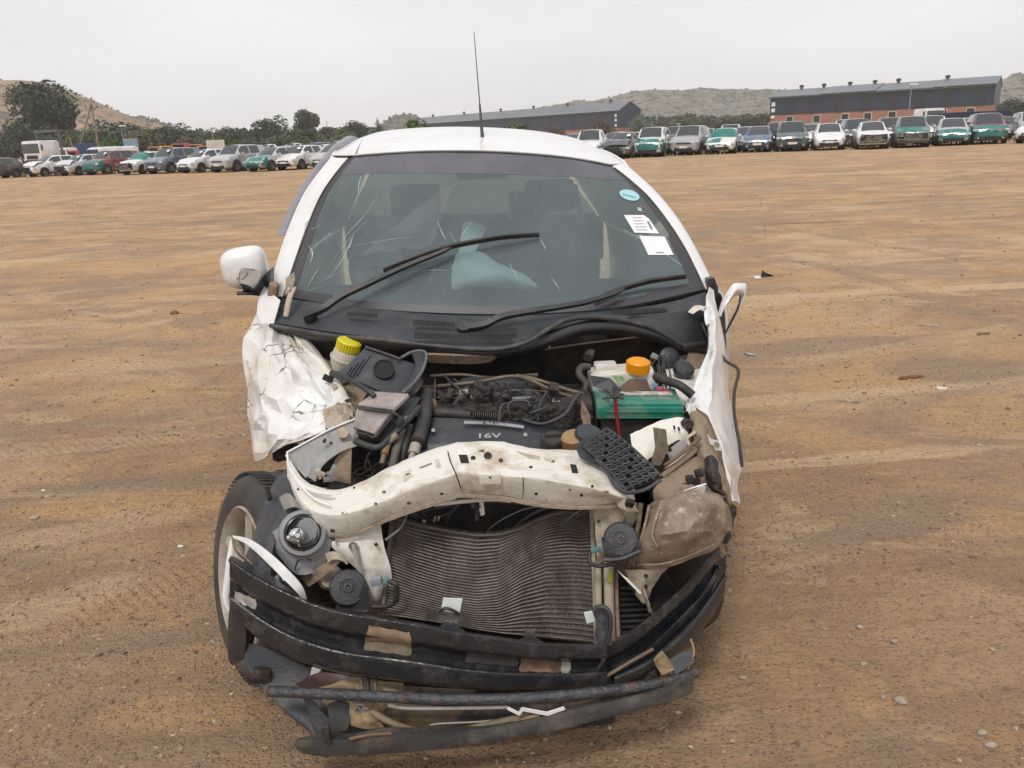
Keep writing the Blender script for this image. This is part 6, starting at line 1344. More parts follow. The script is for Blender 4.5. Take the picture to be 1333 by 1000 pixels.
for k in range(7):
    r_ = []
    for (x, a, b_, c_, Ya, Yb, Yc) in BM_:
        if k == 0: r_.append((x, a-1, Ya+.03))
        elif k == 1: r_.append((x, a, Ya))
        elif k == 2: r_.append((x, a+(b_-a)*.62, Ya+(Yb-Ya)*.66+.004))
        elif k == 3: r_.append((x, b_-2, Yb+.006))
        elif k == 4: r_.append((x, b_+4, Yb-.004))
        elif k == 5: r_.append((x, c_-4, Yc-.004))
        else: r_.append((x, c_, Yc+.02))
    rows.append(r_)
sup = patch('radiator_support', rows, CREAM, sub=6, subv=4, th=.006, jit=.0035, jscale=14, seed=3, smooth=40)
patch('support_flange', [[(x, c_-1, Yc-.006) for (x, a, b_, c_, Ya, Yb, Yc) in BM_[2:]], [(x, c_+3, Yc-.004) for (x, a, b_, c_, Ya, Yb, Yc) in BM_[2:]]], CREAMD, sup, sub=5, subv=1, th=.003, jit=.001)
HOLE = pm('hole_dark', (.012, .011, .010), (.02, .017, .014), 9, .9)
def decal(pts, m, name, parent=sup, off=.0, th=.003, **pr):
    """thin plate lying on the beam's visible surface"""
    v = []; 
    for (x, y) in pts:
        d = ray(x, y).normalized(); h = supb.ray_cast(CP, d); p = h[0] if h[0] is not None else P(x, y, 1.8); v.append(p-d*(.0012+off))
    k = len(v); v += [p+ray(*q).normalized()*th for p, q in zip(v, pts)]
    return mesh(name, v, [tuple(range(k)), tuple(range(2*k-1, k-1, -1))]+[((i+1) % k, i, i+k, (i+1) % k+k) for i in range(k)], m, parent, None, **pr)
def BV(o): M = o.matrix_parent_inverse; return BVHTree.FromPolygons([tuple(v.co) for v in o.data.vertices], [tuple(p.vertices) for p in o.data.polygons])
supb = BV(sup)
circ = lambda cx, cy, r_, ry=None, n_=12: [(cx+r_*math.cos(a), cy+(ry or r_)*math.sin(a)) for a in lin(0, 6.283*(1-1/n_), n_)]
decal([(597, 592), (608, 592), (611, 603), (600, 603)], HOLE, 'slot'); decal([(742, 604), (750, 605), (753, 616), (745, 616)], HOLE, 'slot')
for a in (circ(489, 656, 2), circ(489, 709, 2), circ(575, 643, 2.2, 1.6), circ(691, 608, 2.4, 1.6), circ(698, 643, 2.2, 1.8), circ(771, 633, 2), circ(757, 645, 2), circ(742, 638, 1.3), circ(388, 637, 1.5), circ(461, 635, 1.5), circ(433, 691, 3.2, 2.4)): decal(a, HOLE, 'bolt_hole')
for (x, y, r_) in ((616, 597, 4.2), (635, 594, 6.5), (652, 600, 3.8)):
    h = supb.ray_cast(CP, ray(x, y).normalized())[0]; d = toward(x, y); m_ = MB(); m_.cyl(h-d*.004, h+d*(.006 if r_ < 5 else .014), r_*.0018, r_*.0012, 12); m_.build('bolt', OILY, sup, 40)
def decal2(m, name, pts): decal(pts, m, name, off=.0015, th=.002)
decal([(525, 614), (571, 597), (574, 608), (526, 627)], pm('info_plate', (.66, .61, .53), (.58, .52, .44), 12, .5, dirt=(.3, .2, .12), damt=.5, dscale=30), 'info_plate', off=.002)
for a in (((528, 617.5), (533, 615.5), (533.2, 616.5), (528.2, 618.6)), ((546, 608.5), (562, 602.5), (562.2, 603.3), (546.2, 609.4))): decal(list(a), HOLE, 'print_line', off=.0045, th=.001)
decal([(672, 587), (684, 590), (718, 597), (716, 601), (690, 597)], pm('faded_label', (.5, .42, .33), (.42, .33, .25), 20, .7), 'faded_label', off=.001)
for k in range(22):        # spot welds along the pressed edge
    x = 415+k*18.5; yy = np.interp(x, [b[0] for b in BM_], [b[3] for b in BM_])-7; decal(circ(x, yy+rnd.uniform(-1, 1), 1.3, 1.0, 8), CREAMD, 'spot_weld', off=.0005, th=.001)
for px, py in ((500, 640), (628, 587), (720, 601), (532, 655), (790, 640), (448, 668)): decal([(px+rnd.uniform(2, 5)*math.cos(a), py+rnd.uniform(1, 3)*math.sin(a)) for a in lin(0, 5.5, 7)], pm('chip_rust', (.22, .12, .07), (.12, .08, .05), 60, .8), 'rust_chip', off=.0003, th=.001)
h = supb.ray_cast(CP, ray(638, 622).normalized())[0]
boxp('latch_tab', 638, 623.5, h.y-.012, (.054, .006, .030), CREAM, sup, rot=(8, 3, 0), b=.003); tubep('tab_hole', [(638, 621, h.y-.0165), (638, 621, h.y-.014)], .0035, HOLE, sup, sub=1)
tubep('panel_seam', [(583, 588, 1.90), (586, 600, 1.84), (593, 616, 1.778), (600, 636, 1.783)], .0016, HOLE, sup, n=5); tubep('panel_seam', [(681, 622, 1.752), (681, 640, 1.765), (680, 650, 1.775)], .001, HOLE, sup, n=5)
tubep('end_lip', [(374, 588, 1.97), (376, 606, 1.94), (388, 628, 1.87), (410, 650, 1.83), (430, 658, 1.81)], .003, WPAINT, sup)
tubep('pressed_bead', [(379, 612, 1.93), (392, 630, 1.87), (410, 640, 1.85), (432, 644, 1.85)], .006, CREAM, sup)
# steel channel behind the left end of the beam
patch('headlight_bracket', [[(374, 590, 2.02), (400, 576, 2.06), (430, 560, 2.10), (464, 546, 2.14)], [(378, 600, 2.00), (404, 592, 2.03), (432, 578, 2.07), (466, 562, 2.11)], [(398, 622, 1.97), (412, 608, 2.0), (436, 588, 2.05), (466, 574, 2.10)]], ZINC, sub=5, th=.003, jit=.003, seed=4, smooth=60)
tubep('bracket_lip', [(374, 589, 2.015), (400, 575, 2.055), (430, 559, 2.095), (464, 545, 2.135)], .003, WPAINT)
patch('steel_strip', [[(400, 620, 1.96), (412, 598, 1.99), (436, 580, 2.03), (466, 572, 2.07)], [(410, 627, 1.94), (420, 606, 1.97), (442, 589, 2.01), (466, 580, 2.05)]], ZINC, sub=5, th=.004)
m_ = MB(); c = P(446, 563, 2.085); m_.cyl(c, c+toward(446, 563)*.012, .016, n=14); m_.build('bolt_head', CREAMD, car, 40)
m_ = MB()
for x, y in ((422, 575), (431, 577), (423, 573)): c = P(x, y, 2.05); m_.cyl(c, c+toward(x, y)*.004, .005, n=10)
m_.build('rivet', RUB, car)
patch('inner_panel', [[(436, 598, 2.02), (452, 582, 2.04), (458, 584, 2.04)], [(430, 625, 1.98), (446, 628, 1.99), (456, 630, 2.0)]], TANM, sub=4, th=.004, jit=.004)
for k in range(5): boxp('bracket_scrap', rnd.uniform(412, 436), rnd.uniform(606, 630), 1.96, (.03, .01, .015), [ZINC, CREAMD][k % 2], rot=(20*k, 30*k, 10), b=.003)
# ---- front wheel (steered outwards)
wc = P(317, 733, 2.05); wc.z = .318
ax = Vector((-math.cos(R(35)), -math.sin(R(35)), .24)).normalized()
TYRE = pm('tyre', (.030, .030, .031), (.045, .042, .04), 8, .62, dirt=(.13, .10, .075), damt=.4, dscale=7, bump=.1, bscale=90)
m_ = MB(); m_.lathe(wc-ax*.17, ax, [(.205, 0), (.27, -.004), (.296, .012), (.308, .04), (.311, .09), (.308, .14), (.298, .166), (.275, .186), (.245, .192), (.215, .186), (.208, .176)], 72); wh = m_.build('front_wheel', TYRE, car, 30)
m_ = MB(); qx = ax.to_track_quat('Z', 'Y')
for k in range(84):
    a = 6.283*k/84
    for s_, (h0, h1) in enumerate(((.010, .062), (.112, .166))):
        da = .02 if s_ else -.02
        p0 = wc-ax*.17+qx @ Vector((.3115*math.cos(a), .3115*math.sin(a), h0)); p1 = wc-ax*.17+qx @ Vector((.3125*math.cos(a+da), .3125*math.sin(a+da), h1)); m_.cyl(p0, p1, .0042, n=5)
m_.build('tread_blocks', TYRE, wh, kind='stuff')
m_ = MB()
for hh in (.07, .105): m_.lathe(wc-ax*.17, ax, [(.3105, hh-.004), (.3128, hh), (.3105, hh+.004)], 60)
m_.build('tread_ridge', TYRE, wh, kind='stuff')
WRIM = pm('rim_dirty', (.50, .46, .41), (.34, .29, .23), 9, .4, dirt=(.16, .11, .07), damt=.8, dscale=9, dlo=.46)
m_ = MB(); m_.lathe(wc-ax*.17, ax, [(.214, .184), (.208, .19), (.196, .176), (.186, .15), (.182, .10), (.170, .06), (.0, .06)], 60); m_.build('rim', WRIM, wh, 40)
m_ = MB(); m_.lathe(wc-ax*.17, ax, [(.18, .085), (.165, .088), (0, .075)], 40); m_.build('brake_disc', pm('brake_rust', (.13, .085, .05), (.06, .045, .035), 16, .8), wh, 40)
m_ = MB()
for k in range(5):
    a = 6.283*k/5+.4; c = wc-ax*.17+qx @ Vector((.10*math.cos(a), .10*math.sin(a), .15)); e1 = wc-ax*.17+qx @ Vector((.19*math.cos(a), .19*math.sin(a), .165)); m_.cyl(wc-ax*.02, e1, .022, .018, 8)
m_.build('spokes', WRIM, wh, 40)
# splash liner: torn dark plastic over the wheel
patch('wheel_liner', [[(372, 612, 1.98), (376, 625, 1.92), (386, 640, 1.88)], [(358, 628, 1.97), (366, 655, 1.88), (380, 668, 1.85)], [(346, 655, 1.93), (354, 685, 1.84), (366, 690, 1.83)], [(334, 690, 1.87), (343, 710, 1.80), (356, 715, 1.79)], [(320, 725, 1.83), (336, 735, 1.77), (352, 748, 1.76)], [(306, 760, 1.82), (330, 768, 1.75), (356, 778, 1.74)]], GREYP, sub=5, th=.004, jit=.008, jscale=8, smooth=40)
tubep('liner_clip', [(349, 640, 1.93), (351, 650, 1.90)], .006, HOLE, sub=1)
patch('bracket_tongue', [[(363, 648, 1.86), (375, 642, 1.86), (386, 652, 1.85)], [(370, 664, 1.84), (382, 660, 1.83), (392, 662, 1.83)]], pm('tongue_grey', (.24, .22, .2), (.2, .18, .16), 8, .4), sub=4, th=.004)
# ---- left headlamp housing
hb = patch('headlight', [[(386, 668, 1.83), (400, 664, 1.82), (420, 676, 1.82), (428, 694, 1.82)], [(366, 684, 1.82), (385, 690, 1.80), (410, 700, 1.80), (430, 712, 1.81)], [(345, 705, 1.82), (372, 712, 1.79), (400, 722, 1.79), (424, 730, 1.80)], [(362, 722, 1.80), (378, 728, 1.78), (395, 736, 1.78), (410, 742, 1.79)], [(378, 742, 1.79), (388, 748, 1.77), (400, 748, 1.77), (408, 744, 1.78)]], LAMPG, sub=5, th=.01, jit=.003, jscale=14)
hc = P(394, 694, 1.80); hd = (toward(394, 694)+Vector((.10, 0, .0))).normalized()
m_ = MB(); m_.lathe(hc, hd, [(0, -.05), (.028, -.045), (.040, -.01), (.045, .012), (.050, .018), (.057, .016), (.060, .0), (.060, -.03)], 40); m_.build('lamp_bowl', LAMPG, hb, 40)
m_ = MB(); m_.lathe(hc, hd, [(0, -.030), (.026, -.026), (.044, .008), (.046, .014), (.042, .016)], 36); m_.build('reflector', pm('reflector_black', (.012, .012, .014), (.02, .02, .022), 5, .25), hb, 50)
for r_ in (.030, .036, .042): m_ = MB(); m_.tube([hc+hd.to_track_quat('Z', 'Y') @ Vector((r_*math.cos(a), r_*math.sin(a), .004+(r_-.03)*.7)) for a in lin(0, 6.283, 24)], .0016, 5, 1); m_.build('reflector_ring', RUB, hb)
m_ = MB(); c = P(387, 697, 1.765); m_.lathe(c-hd*.02, hd, [(.0, .030), (.006, .030), (.010, .022), (.015, .020), (.021, .012), (.023, .0), (.0, -.002)], 24); m_.build('bulb_holder', CHRM, hb, 40)
m_ = MB(); m_.cyl(c+Vector((-.02, -.01, -.0)), c+Vector((-.012, -.015, 0)), .007, n=10); m_.cyl(c+Vector((.008, -.012, .018)), c+Vector((.012, -.012, .026)), .003, n=6); m_.cyl(c+Vector((.004, -.012, -.018)), c+Vector((.006, -.012, -.026)), .003, n=6); m_.build('bulb_pin', CHRM, hb, 40)
tubep('lamp_wire', [(384, 742, 1.765), (388, 730, 1.76), (398, 727, 1.76), (406, 730, 1.77)], .0022, RUB, hb, n=6)
m_ = MB(); c = P(371, 752, 1.75); m_.lathe(c, toward(371, 752), [(0, .012), (.008, .012), (.013, .004), (.016, 0), (0, -.004)], 18); m_.build('indicator_bulb', CHRM, hb, 40)
boxp('lamp_base', 366, 762, 1.76, (.05, .04, .03), LAMPG, hb, rot=(0, 30, 0)); boxp('lamp_base', 378, 768, 1.75, (.05, .03, .022), BLKP, hb, rot=(0, 35, 0))
patch('chrome_trim', [[(302, 697, 1.80), (325, 702, 1.77), (350, 719, 1.74), (375, 742, 1.71), (394, 764, 1.70), (401, 786, 1.71)], [(304, 700, 1.79), (323, 710, 1.76), (344, 729, 1.73), (367, 752, 1.70), (387, 772, 1.69), (399, 789, 1.70)]], pm('chrome_dusty', (.80, .80, .78), (.62, .6, .56), 12, .2, metal=.3), sub=5, th=.006)
patch('torn_lens_edge', [[(302, 699, 1.805), (306, 716, 1.80), (318, 728, 1.79), (328, 737, 1.78)], [(305, 700, 1.80), (309, 715, 1.79), (320, 726, 1.78), (329, 735, 1.775)]], TANM, sub=4, th=.003, jit=.003)
tubep('trim_strip', [(302, 700, 1.84), (298, 735, 1.82), (295, 775, 1.80), (300, 798, 1.78)], lambda t: .003+.008*math.sin(t*3.1), WPAINT, flat=.4)
patch('lower_plastic', [[(300, 724, 1.82), (325, 736, 1.78), (350, 748, 1.75), (372, 764, 1.73), (395, 782, 1.72)], [(302, 748, 1.80), (328, 760, 1.76), (352, 770, 1.73), (376, 780, 1.70), (398, 792, 1.69)], [(300, 770, 1.78), (330, 778, 1.74), (354, 784, 1.71), (378, 790, 1.69), (400, 798, 1.68)]], GREYP, sub=4, th=.006, jit=.006, jscale=12, smooth=35)
# ---- left vertical bracket and horn
vb = patch('mounting_bracket', [[(436, 697, 1.84), (465, 692, 1.83), (496, 684, 1.84)], [(428, 706, 1.82), (466, 715, 1.80), (500, 712, 1.82)], [(445, 725, 1.81), (475, 735, 1.79), (508, 738, 1.81)], [(468, 745, 1.80), (486, 752, 1.79), (510, 757, 1.81)], [(474, 770, 1.80), (488, 775, 1.79), (504, 778, 1.81)], [(478, 786, 1.80), (486, 787, 1.80), (496, 787, 1.81)]], CREAM, sub=5, th=.005, jit=.005, jscale=14, seed=6, smooth=45)
for x, y in ((490, 709), (434, 702)): tubep('bolt_hole', [(x, y, 1.805), (x, y, 1.795)], .0045, HOLE, vb, sub=1)
tubep('bolt', [(459, 711, 1.80), (459, 711, 1.785)], .011, BROWNT, vb, sub=1); tubep('stay', [(461, 708, 1.79), (464, 722, 1.78), (466, 737, 1.77)], .008, ZINC, vb, flat=.35)
patch('crumpled_tab', [[(425, 720, 1.78), (436, 718, 1.77), (446, 728, 1.77)], [(428, 732, 1.77), (438, 728, 1.76), (452, 735, 1.76)]], CREAMD, sub=5, th=.004, jit=.01, jscale=20)
patch('brown_stay', [[(392, 752, 1.80), (412, 740, 1.78), (438, 722, 1.78)], [(402, 764, 1.79), (420, 752, 1.77), (442, 732, 1.77)]], TANM, sub=4, th=.004)
m_ = MB(); m_.lathe(P(430, 752, 1.80), toward(430, 752), [(0, .01), (.026, .008), (.034, -.01), (.034, -.04)], 20); m_.build('dusty_cup', CREAMD, car, 40)
def horn(px, py, Y, r_, sx, name='horn'):
    c = P(px, py, Y); d = toward(px, py); q = d.to_track_quat('Z', 'Y')
    m_ = MB(); m_.lathe(c, d, [(0, -.03), (r_, -.028), (r_*1.03, -.01), (r_, .004), (r_*.93, .010), (r_*.45, .012), (r_*.42, .008), (r_*.3, .008), (r_*.27, .014), (r_*.14, .015), (r_*.12, .010), (0, .010)], 40); h = m_.build(name, GREYP, car, 35)
    return h, c, d
h1, c, d = horn(453, 765, 1.765, .047, 1)
m_ = MB(); add_patch(m_, [[(474, 760, 1.752), (478, 768, 1.752), (481, 780, 1.752)], [(462, 784, 1.745), (470, 788, 1.745), (480, 792, 1.745)], [(436, 794, 1.74), (455, 796, 1.74), (478, 797, 1.74)]], sub=4, th=.02); m_.build('horn_trumpet', GREYP, h1, 50)
boxp('connector', 490, 756, 1.75, (.030, .022, .022), pm('connector_grey', (.33, .36, .38), (.25, .27, .29), 9, .5), rot=(0, -8, 0), b=.004); boxp('connector', 502, 755, 1.745, (.014, .016, .016), pm('connector_teal', (.10, .22, .23), (.2, .3, .3), 30, .5), rot=(0, 20, 0), b=.003)
tubep('horn_wire', [(507, 756, 1.74), (516, 762, 1.73), (516, 780, 1.73), (505, 789, 1.73), (485, 790, 1.735)], .006, RUB)
m_ = MB()
for k in range(14): m_.cyl(P(516, 760+k*1.7, 1.729), P(516, 760.8+k*1.7, 1.729), .0075, n=8)
m_.build('wire_conduit', RUB, car)
tubep('grey_hose', [(502, 703, 1.82), (514, 694, 1.82), (524, 684, 1.83), (530, 668, 1.85)], .0035, pm('hose_pale', (.2, .19, .18), (.14, .13, .12), 9, .6))
tubep('beam_strap', [(398, 700, 1.79), (402, 730, 1.77), (420, 760, 1.76), (436, 775, 1.75)], .0001, RUB, n=3)
# ---- condenser with wavy tubes
def interp(tab, x): return float(np.interp(x, [t[0] for t in tab], [t[1] for t in tab]))
topc = [(508, 674), (540, 683), (580, 691), (620, 697), (650, 696), (680, 688), (700, 678), (720, 670), (740, 667), (755, 672), (772, 662)]
botc = [(496, 800), (540, 806), (580, 812), (620, 820), (660, 826), (700, 830), (740, 834), (778, 838)]
midc = [(502, 738), (540, 752), (580, 764), (620, 770), (650, 766), (680, 748), (710, 736), (740, 734), (775, 736)]
def cond(s, t, off=0.0):
    xl = 510+(498-510)*t; xr = 770+(776-770)*t; x = xl+(xr-xl)*s
    a, m__, c_ = interp(topc, x), interp(midc, x), interp(botc, x)
    y = a*(1-t)*(1-2*t)+4*m__*t*(1-t)+c_*t*(2*t-1)
    Y = 1.90-.16*t-.012*math.sin((s-.25)*6.283)*(1-.4*t)
    return P(x, y, Y+off)
us = lin(0, 1, 40)
vv = [cond(s, t, .006) for t in lin(0, 1, 40) for s in us]; ff = [(j*40+i, j*40+i+1, (j+1)*40+i+1, (j+1)*40+i) for j in range(39) for i in range(39)]
FIN = pm('condenser_fins', (.19, .155, .125), (.10, .082, .068), 190, .8, streak=(1, 1, .12), dirt=(.03, .026, .022), damt=.8, dscale=7, bump=.6, bscale=260)
cf = mesh('condenser', vv+[p+Vector((0, .02, 0)) for p in vv], ff+[tuple(1600+x for x in reversed(q_)) for q_ in ff], FIN, car, 60)
CT = pm('condenser_tube', (.27, .225, .175), (.17, .14, .11), 22, .6, metal=.1, dirt=(.04, .035, .03), damt=.8, dscale=7)
m_ = MB()
for k in range(33):
    t = .012+k/32*.976; m_.tube([cond(s, t, .0 +.0005*noise.noise(Vector((s*20, k, 0)))) for s in lin(0, 1, 44)], .0016, 4, 1)
m_.build('condenser_tubes', CT, cf, kind='stuff')
rim_ = pm('condenser_frame', (.16, .12, .10), (.09, .07, .055), 14, .6)
MB().tube([cond(s, 0, -.003) for s in lin(0, 1, 30)], .006, 6, 1, .6).build('top_rail', rim_, cf, 50)
MB().tube([cond(1, t, -.004) for t in lin(0, 1, 12)], .006, 6, 1).build('side_rail', pm('rail_cream', (.42, .37, .28), (.3, .25, .18), 12, .6), cf, 50); MB().tube([cond(0, t, -.004) for t in lin(0, 1, 12)], .006, 6, 1).build('side_rail', rim_, cf, 50)
# radiator fan and cavity seen above the condenser
patch('fan_shroud', [[(520, 660, 2.02), (600, 655, 2.04), (700, 660, 2.04), (780, 662, 2.02)], [(520, 720, 1.99), (600, 720, 2.0), (700, 720, 2.0), (780, 720, 1.99)], [(515, 850, 1.90), (600, 850, 1.90), (700, 850, 1.90), (790, 850, 1.90)]], SHADEBLK, sub=3, th=.01)
tubep('shroud_ring', [(628, 700, 1.95), (645, 682, 1.95), (680, 664, 1.95), (712, 658, 1.96)], .0015, ZINC); tubep('shroud_ring', [(660, 697, 1.94), (680, 678, 1.94), (705, 664, 1.94), (735, 658, 1.95)], .007, GREYP, flat=.5); tubep('shroud_ring', [(735, 680, 1.9), (750, 668, 1.9), (765, 660, 1.92)], .002, ZINC); tubep('shroud_ring', [(742, 680, 1.9), (756, 670, 1.9), (768, 662, 1.92)], .002, BROWNT)
panel('latch_hook', [(624, 651, 1.86), (629, 650, 1.86), (631, 670, 1.86), (626, 672, 1.86), (624, 665, 1.86)], CREAM, th=.004); m_ = MB(); m_.lathe(P(620, 655, 1.87), toward(620, 655), [(0, .01), (.016, .008), (.02, -.01)], 14); m_.build('latch_base', BLKP, car, 40)
tubep('latch_stem', [(621, 655, 1.86), (621, 676, 1.86)], .010, BLKP, flat=.6)
tubep('lower_flange', [(565, 657, 1.83), (600, 653, 1.84), (640, 650, 1.84), (665, 652, 1.84)], .006, CREAM)
for (x, y, w_, h_) in ((552, 679, 5, 4), (566, 676, 3, 7), (571, 675, 3, 6), (540, 672, 12, 8)): boxp('bay_detail', x, y, 1.93, (w_*.0019, .01, h_*.0019), ZINC if w_ < 10 else BLKP, rot=(0, 20, 0), b=.001)
for k in range(8): tubep('bay_cable', [(rnd.uniform(520, 600), 658, 1.97), (rnd.uniform(530, 600), 670, 1.95), (rnd.uniform(520, 600), 690, 1.96)], .003, RUB, n=6)
# ---- right bracket, horn, tubes
rb_ = patch('mounting_bracket', [[(770, 660, 1.82), (800, 657, 1.80), (830, 655, 1.82)], [(774, 680, 1.81), (802, 678, 1.79), (828, 676, 1.81)], [(776, 705, 1.80), (796, 700, 1.79), (815, 696, 1.80)], [(777, 735, 1.79), (792, 728, 1.79), (805, 722, 1.79)]], CREAMD, sub=5, th=.006, jit=.006, jscale=16, seed=8, smooth=45)
tubep('bolt_hole', [(779, 679, 1.80), (779, 679, 1.79)], .004, HOLE, rb_, sub=1)
patch('captive_bolt', [[(800, 652, 1.78), (812, 650, 1.76), (826, 652, 1.77)], [(806, 660, 1.76), (816, 664, 1.75), (828, 662, 1.76)], [(814, 668, 1.76), (822, 667, 1.76), (831, 665, 1.77)]], CREAMD, sub=5, th=.006, jit=.008, jscale=26)
boxp('nut', 820, 655, 1.745, (.022, .016, .018), OILY, rot=(20, 20, 0), b=.004)
m_ = MB(); m_.lathe(P(807, 672, 1.80), toward(807, 672), [(.010, .002), (.016, .004), (.018, -.002)], 16); m_.build('ring_eye', BROWNT, car, 40)
h2, c, d = horn(808, 702, 1.755, .043, 1)
m_ = MB(); add_patch(m_, [[(786, 704, 1.735), (808, 712, 1.735), (832, 702, 1.74)], [(787, 722, 1.73), (808, 724, 1.73), (833, 716, 1.735)], [(788, 732, 1.735), (808, 731, 1.735), (832, 723, 1.74)]], sub=4, th=.03); m_.build('horn_trumpet', GREYP, h2, 50)
m_ = MB(); m_.tube([P(786, 728, 1.715), P(808, 727, 1.713), P(834, 716, 1.72)], .007, 6, 4, .8); m_.build('horn_lip', BLKP, h2, 50)
boxp('connector', 775, 716, 1.76, (.022, .014, .012), MATS['connector_teal'], rot=(0, -12, 0), b=.003); boxp('connector', 783, 712, 1.77, (.02, .02, .022), MATS['connector_grey'], rot=(0, -12, 0), b=.004)
tubep('horn_wire', [(768, 720, 1.76), (768, 732, 1.74), (780, 737, 1.735), (800, 735, 1.735), (812, 745, 1.74), (818, 758, 1.75), (828, 772, 1.77)], .0055, RUB)
for (x0, x1, r_, m__) in ((779, 782, .010, 'rail_cream'), (793, 795, .014, 'rail_cream')): tubep('receiver_pipe', [(x0-1, 730, 1.80), (x0, 790, 1.76), (x1, 835, 1.72)], r_, MATS[m__])
boxp('yellow_mark', 794, 752, 1.765, (.012, .003, .028), pm('yellow_tag', (.5, .48, .04), (.4, .36, .05), 30, .6), b=.001); tubep('dark_pipe', [(802, 745, 1.80), (803, 790, 1.77), (805, 830, 1.73)], .006, TANM)
for k in range(9):
    t = k/8; boxp('intercooler_fin', 828-4*t, 765+t*58, 1.80-.05*t, (.085, .01, .004), BLKP, b=.001)
panel('dark_core', [(806, 755, 1.83), (862, 745, 1.85), (880, 770, 1.84), (850, 800, 1.80), (812, 832, 1.78)], SHADEBLK, th=.04)
patch('lamp_carrier', [[(812, 742, 1.78), (840, 742, 1.76), (870, 738, 1.78)], [(820, 758, 1.77), (838, 765, 1.76), (856, 755, 1.78)], [(826, 772, 1.77), (838, 785, 1.76), (846, 772, 1.78)]], CREAMD, sub=5, th=.005, jit=.005, jscale=18, smooth=45)
for y in (750, 764): tubep('bolt_hole', [(841, y, 1.755), (841, y, 1.745)], .0055, HOLE, sub=1)
tubep('bracket_leg', [(838, 765, 1.75), (842, 780, 1.745), (846, 796, 1.75)], .008, CREAMD, flat=.4); tubep('cream_tongue', [(805, 742, 1.75), (822, 760, 1.73), (834, 772, 1.72)], .006, CREAM, flat=.4)
# ---- right headlamp, filmed with dust
hl = patch('headlight', [
 [(866, 652, 1.90), (885, 643, 1.90), (908, 640, 1.88), (932, 642, 1.90), (944, 650, 1.98)],
 [(846, 656, 1.84), (872, 652, 1.76), (906, 648, 1.74), (936, 655, 1.80), (950, 664, 1.96)],
 [(838, 684, 1.79), (866, 680, 1.69), (902, 676, 1.68), (936, 680, 1.78), (953, 688, 1.96)],
 [(830, 710, 1.77), (858, 708, 1.69), (895, 702, 1.68), (928, 698, 1.78), (948, 704, 1.94)],
 [(820, 739, 1.79), (862, 740, 1.75), (902, 727, 1.77), (930, 716, 1.85), (946, 708, 1.95)]], LENS, sub=9, subv=8, th=.006, jit=.0012, jscale=14, smooth=25, seed=5, buckle=.0035)
tubep('lens_rib', [(845, 658, 1.80), (838, 690, 1.765), (824, 736, 1.775)], .004, LENS, hl); tubep('lens_rib', [(862, 652, 1.775), (851, 685, 1.715), (850, 700, 1.70), (856, 712, 1.69)], .0035, LENS, hl)
tubep('lens_rib', [(830, 735, 1.765), (862, 734, 1.725), (900, 722, 1.74), (930, 708, 1.80)], .0035, LENS, hl)
tubep('lamp_edge', [(834, 655, 1.82), (830, 690, 1.79), (821, 738, 1.79)], .007, TANM, hl)
tubep('inner_reflector', [(853, 692, 1.70), (855, 700, 1.698)], .003, CHRM, hl, sub=1)
bh = patch('lamp_back', [[(850, 640, 1.90), (868, 618, 1.94), (895, 600, 1.98), (920, 592, 2.02)], [(852, 652, 1.86), (875, 640, 1.88), (904, 628, 1.90), (928, 622, 1.98)], [(860, 656, 1.85), (880, 652, 1.86), (908, 648, 1.87), (932, 640, 1.94)]], TANM, sub=5, th=.005, jit=.007, jscale=14, seed=3, smooth=40)
patch('lamp_shell', [[(898, 538, 2.14), (908, 534, 2.13), (920, 548, 2.12), (930, 575, 2.12)], [(902, 560, 2.08), (912, 562, 2.06), (926, 580, 2.06), (938, 605, 2.08)], [(906, 588, 2.02), (920, 594, 1.98), (936, 610, 1.98), (948, 635, 2.02)], [(912, 608, 1.98), (930, 622, 1.93), (944, 640, 1.93), (953, 665, 1.98)]], TANM, sub=6, th=.006, jit=.010, jscale=13, seed=11, smooth=35)
patch('rubber_mount', [[(918, 598, 1.97), (926, 594, 1.96), (934, 602, 1.96)], [(920, 615, 1.94), (928, 616, 1.92), (936, 622, 1.93)], [(924, 632, 1.93), (932, 638, 1.91), (940, 645, 1.93)]], OILY, sub=5, th=.01, jit=.012, jscale=22)
tubep('lamp_crease', [(862, 620, 1.93), (880, 606, 1.95), (898, 592, 1.98), (905, 585, 2.0)], .008, TANM); tubep('lamp_crease', [(866, 612, 1.95), (882, 600, 1.97), (900, 580, 2.0)], .006, CREAMD)
tubep('broken_bezel', [(891, 639, 1.86), (905, 634, 1.85), (919, 630, 1.85)], .0035, WPAINT, flat=.5); panel('bezel_shard', [(900, 641, 1.86), (914, 633, 1.86), (919, 634, 1.86), (917, 641, 1.86), (910, 640, 1.86)], WPAINT, th=.003)
for (x, y) in ((898, 624), (910, 616), (893, 632), (906, 628)): boxp('socket', x, y, 1.90, (.02, .02, .022), OILY, rot=(x, y, 0), b=.005)
patch('rust_edge', [[(906, 532, 2.2), (918, 540, 2.2), (926, 552, 2.18)], [(926, 570, 2.12), (934, 578, 2.12), (938, 590, 2.12)], [(938, 610, 2.05), (944, 620, 2.05), (948, 635, 2.06)], [(946, 650, 2.0), (951, 658, 2.0), (954, 670, 2.0)]], pm('rusty_skin', (.20, .12, .075), (.12, .075, .05), 12, .8), sub=4, th=.005, jit=.008, jscale=18, smooth=35)
panel('paint_flake', [(921, 564, 2.03), (926, 572, 2.03), (934, 574, 2.03), (941, 585, 2.03), (938, 587, 2.03), (931, 586, 2.03), (929, 580, 2.03), (924, 578, 2.03)], WPAINT, th=.003)
panel('flake_shadow', [(931, 575, 2.025), (937, 578, 2.025), (935, 583, 2.025), (930, 580, 2.025)], ZINC, th=.002)
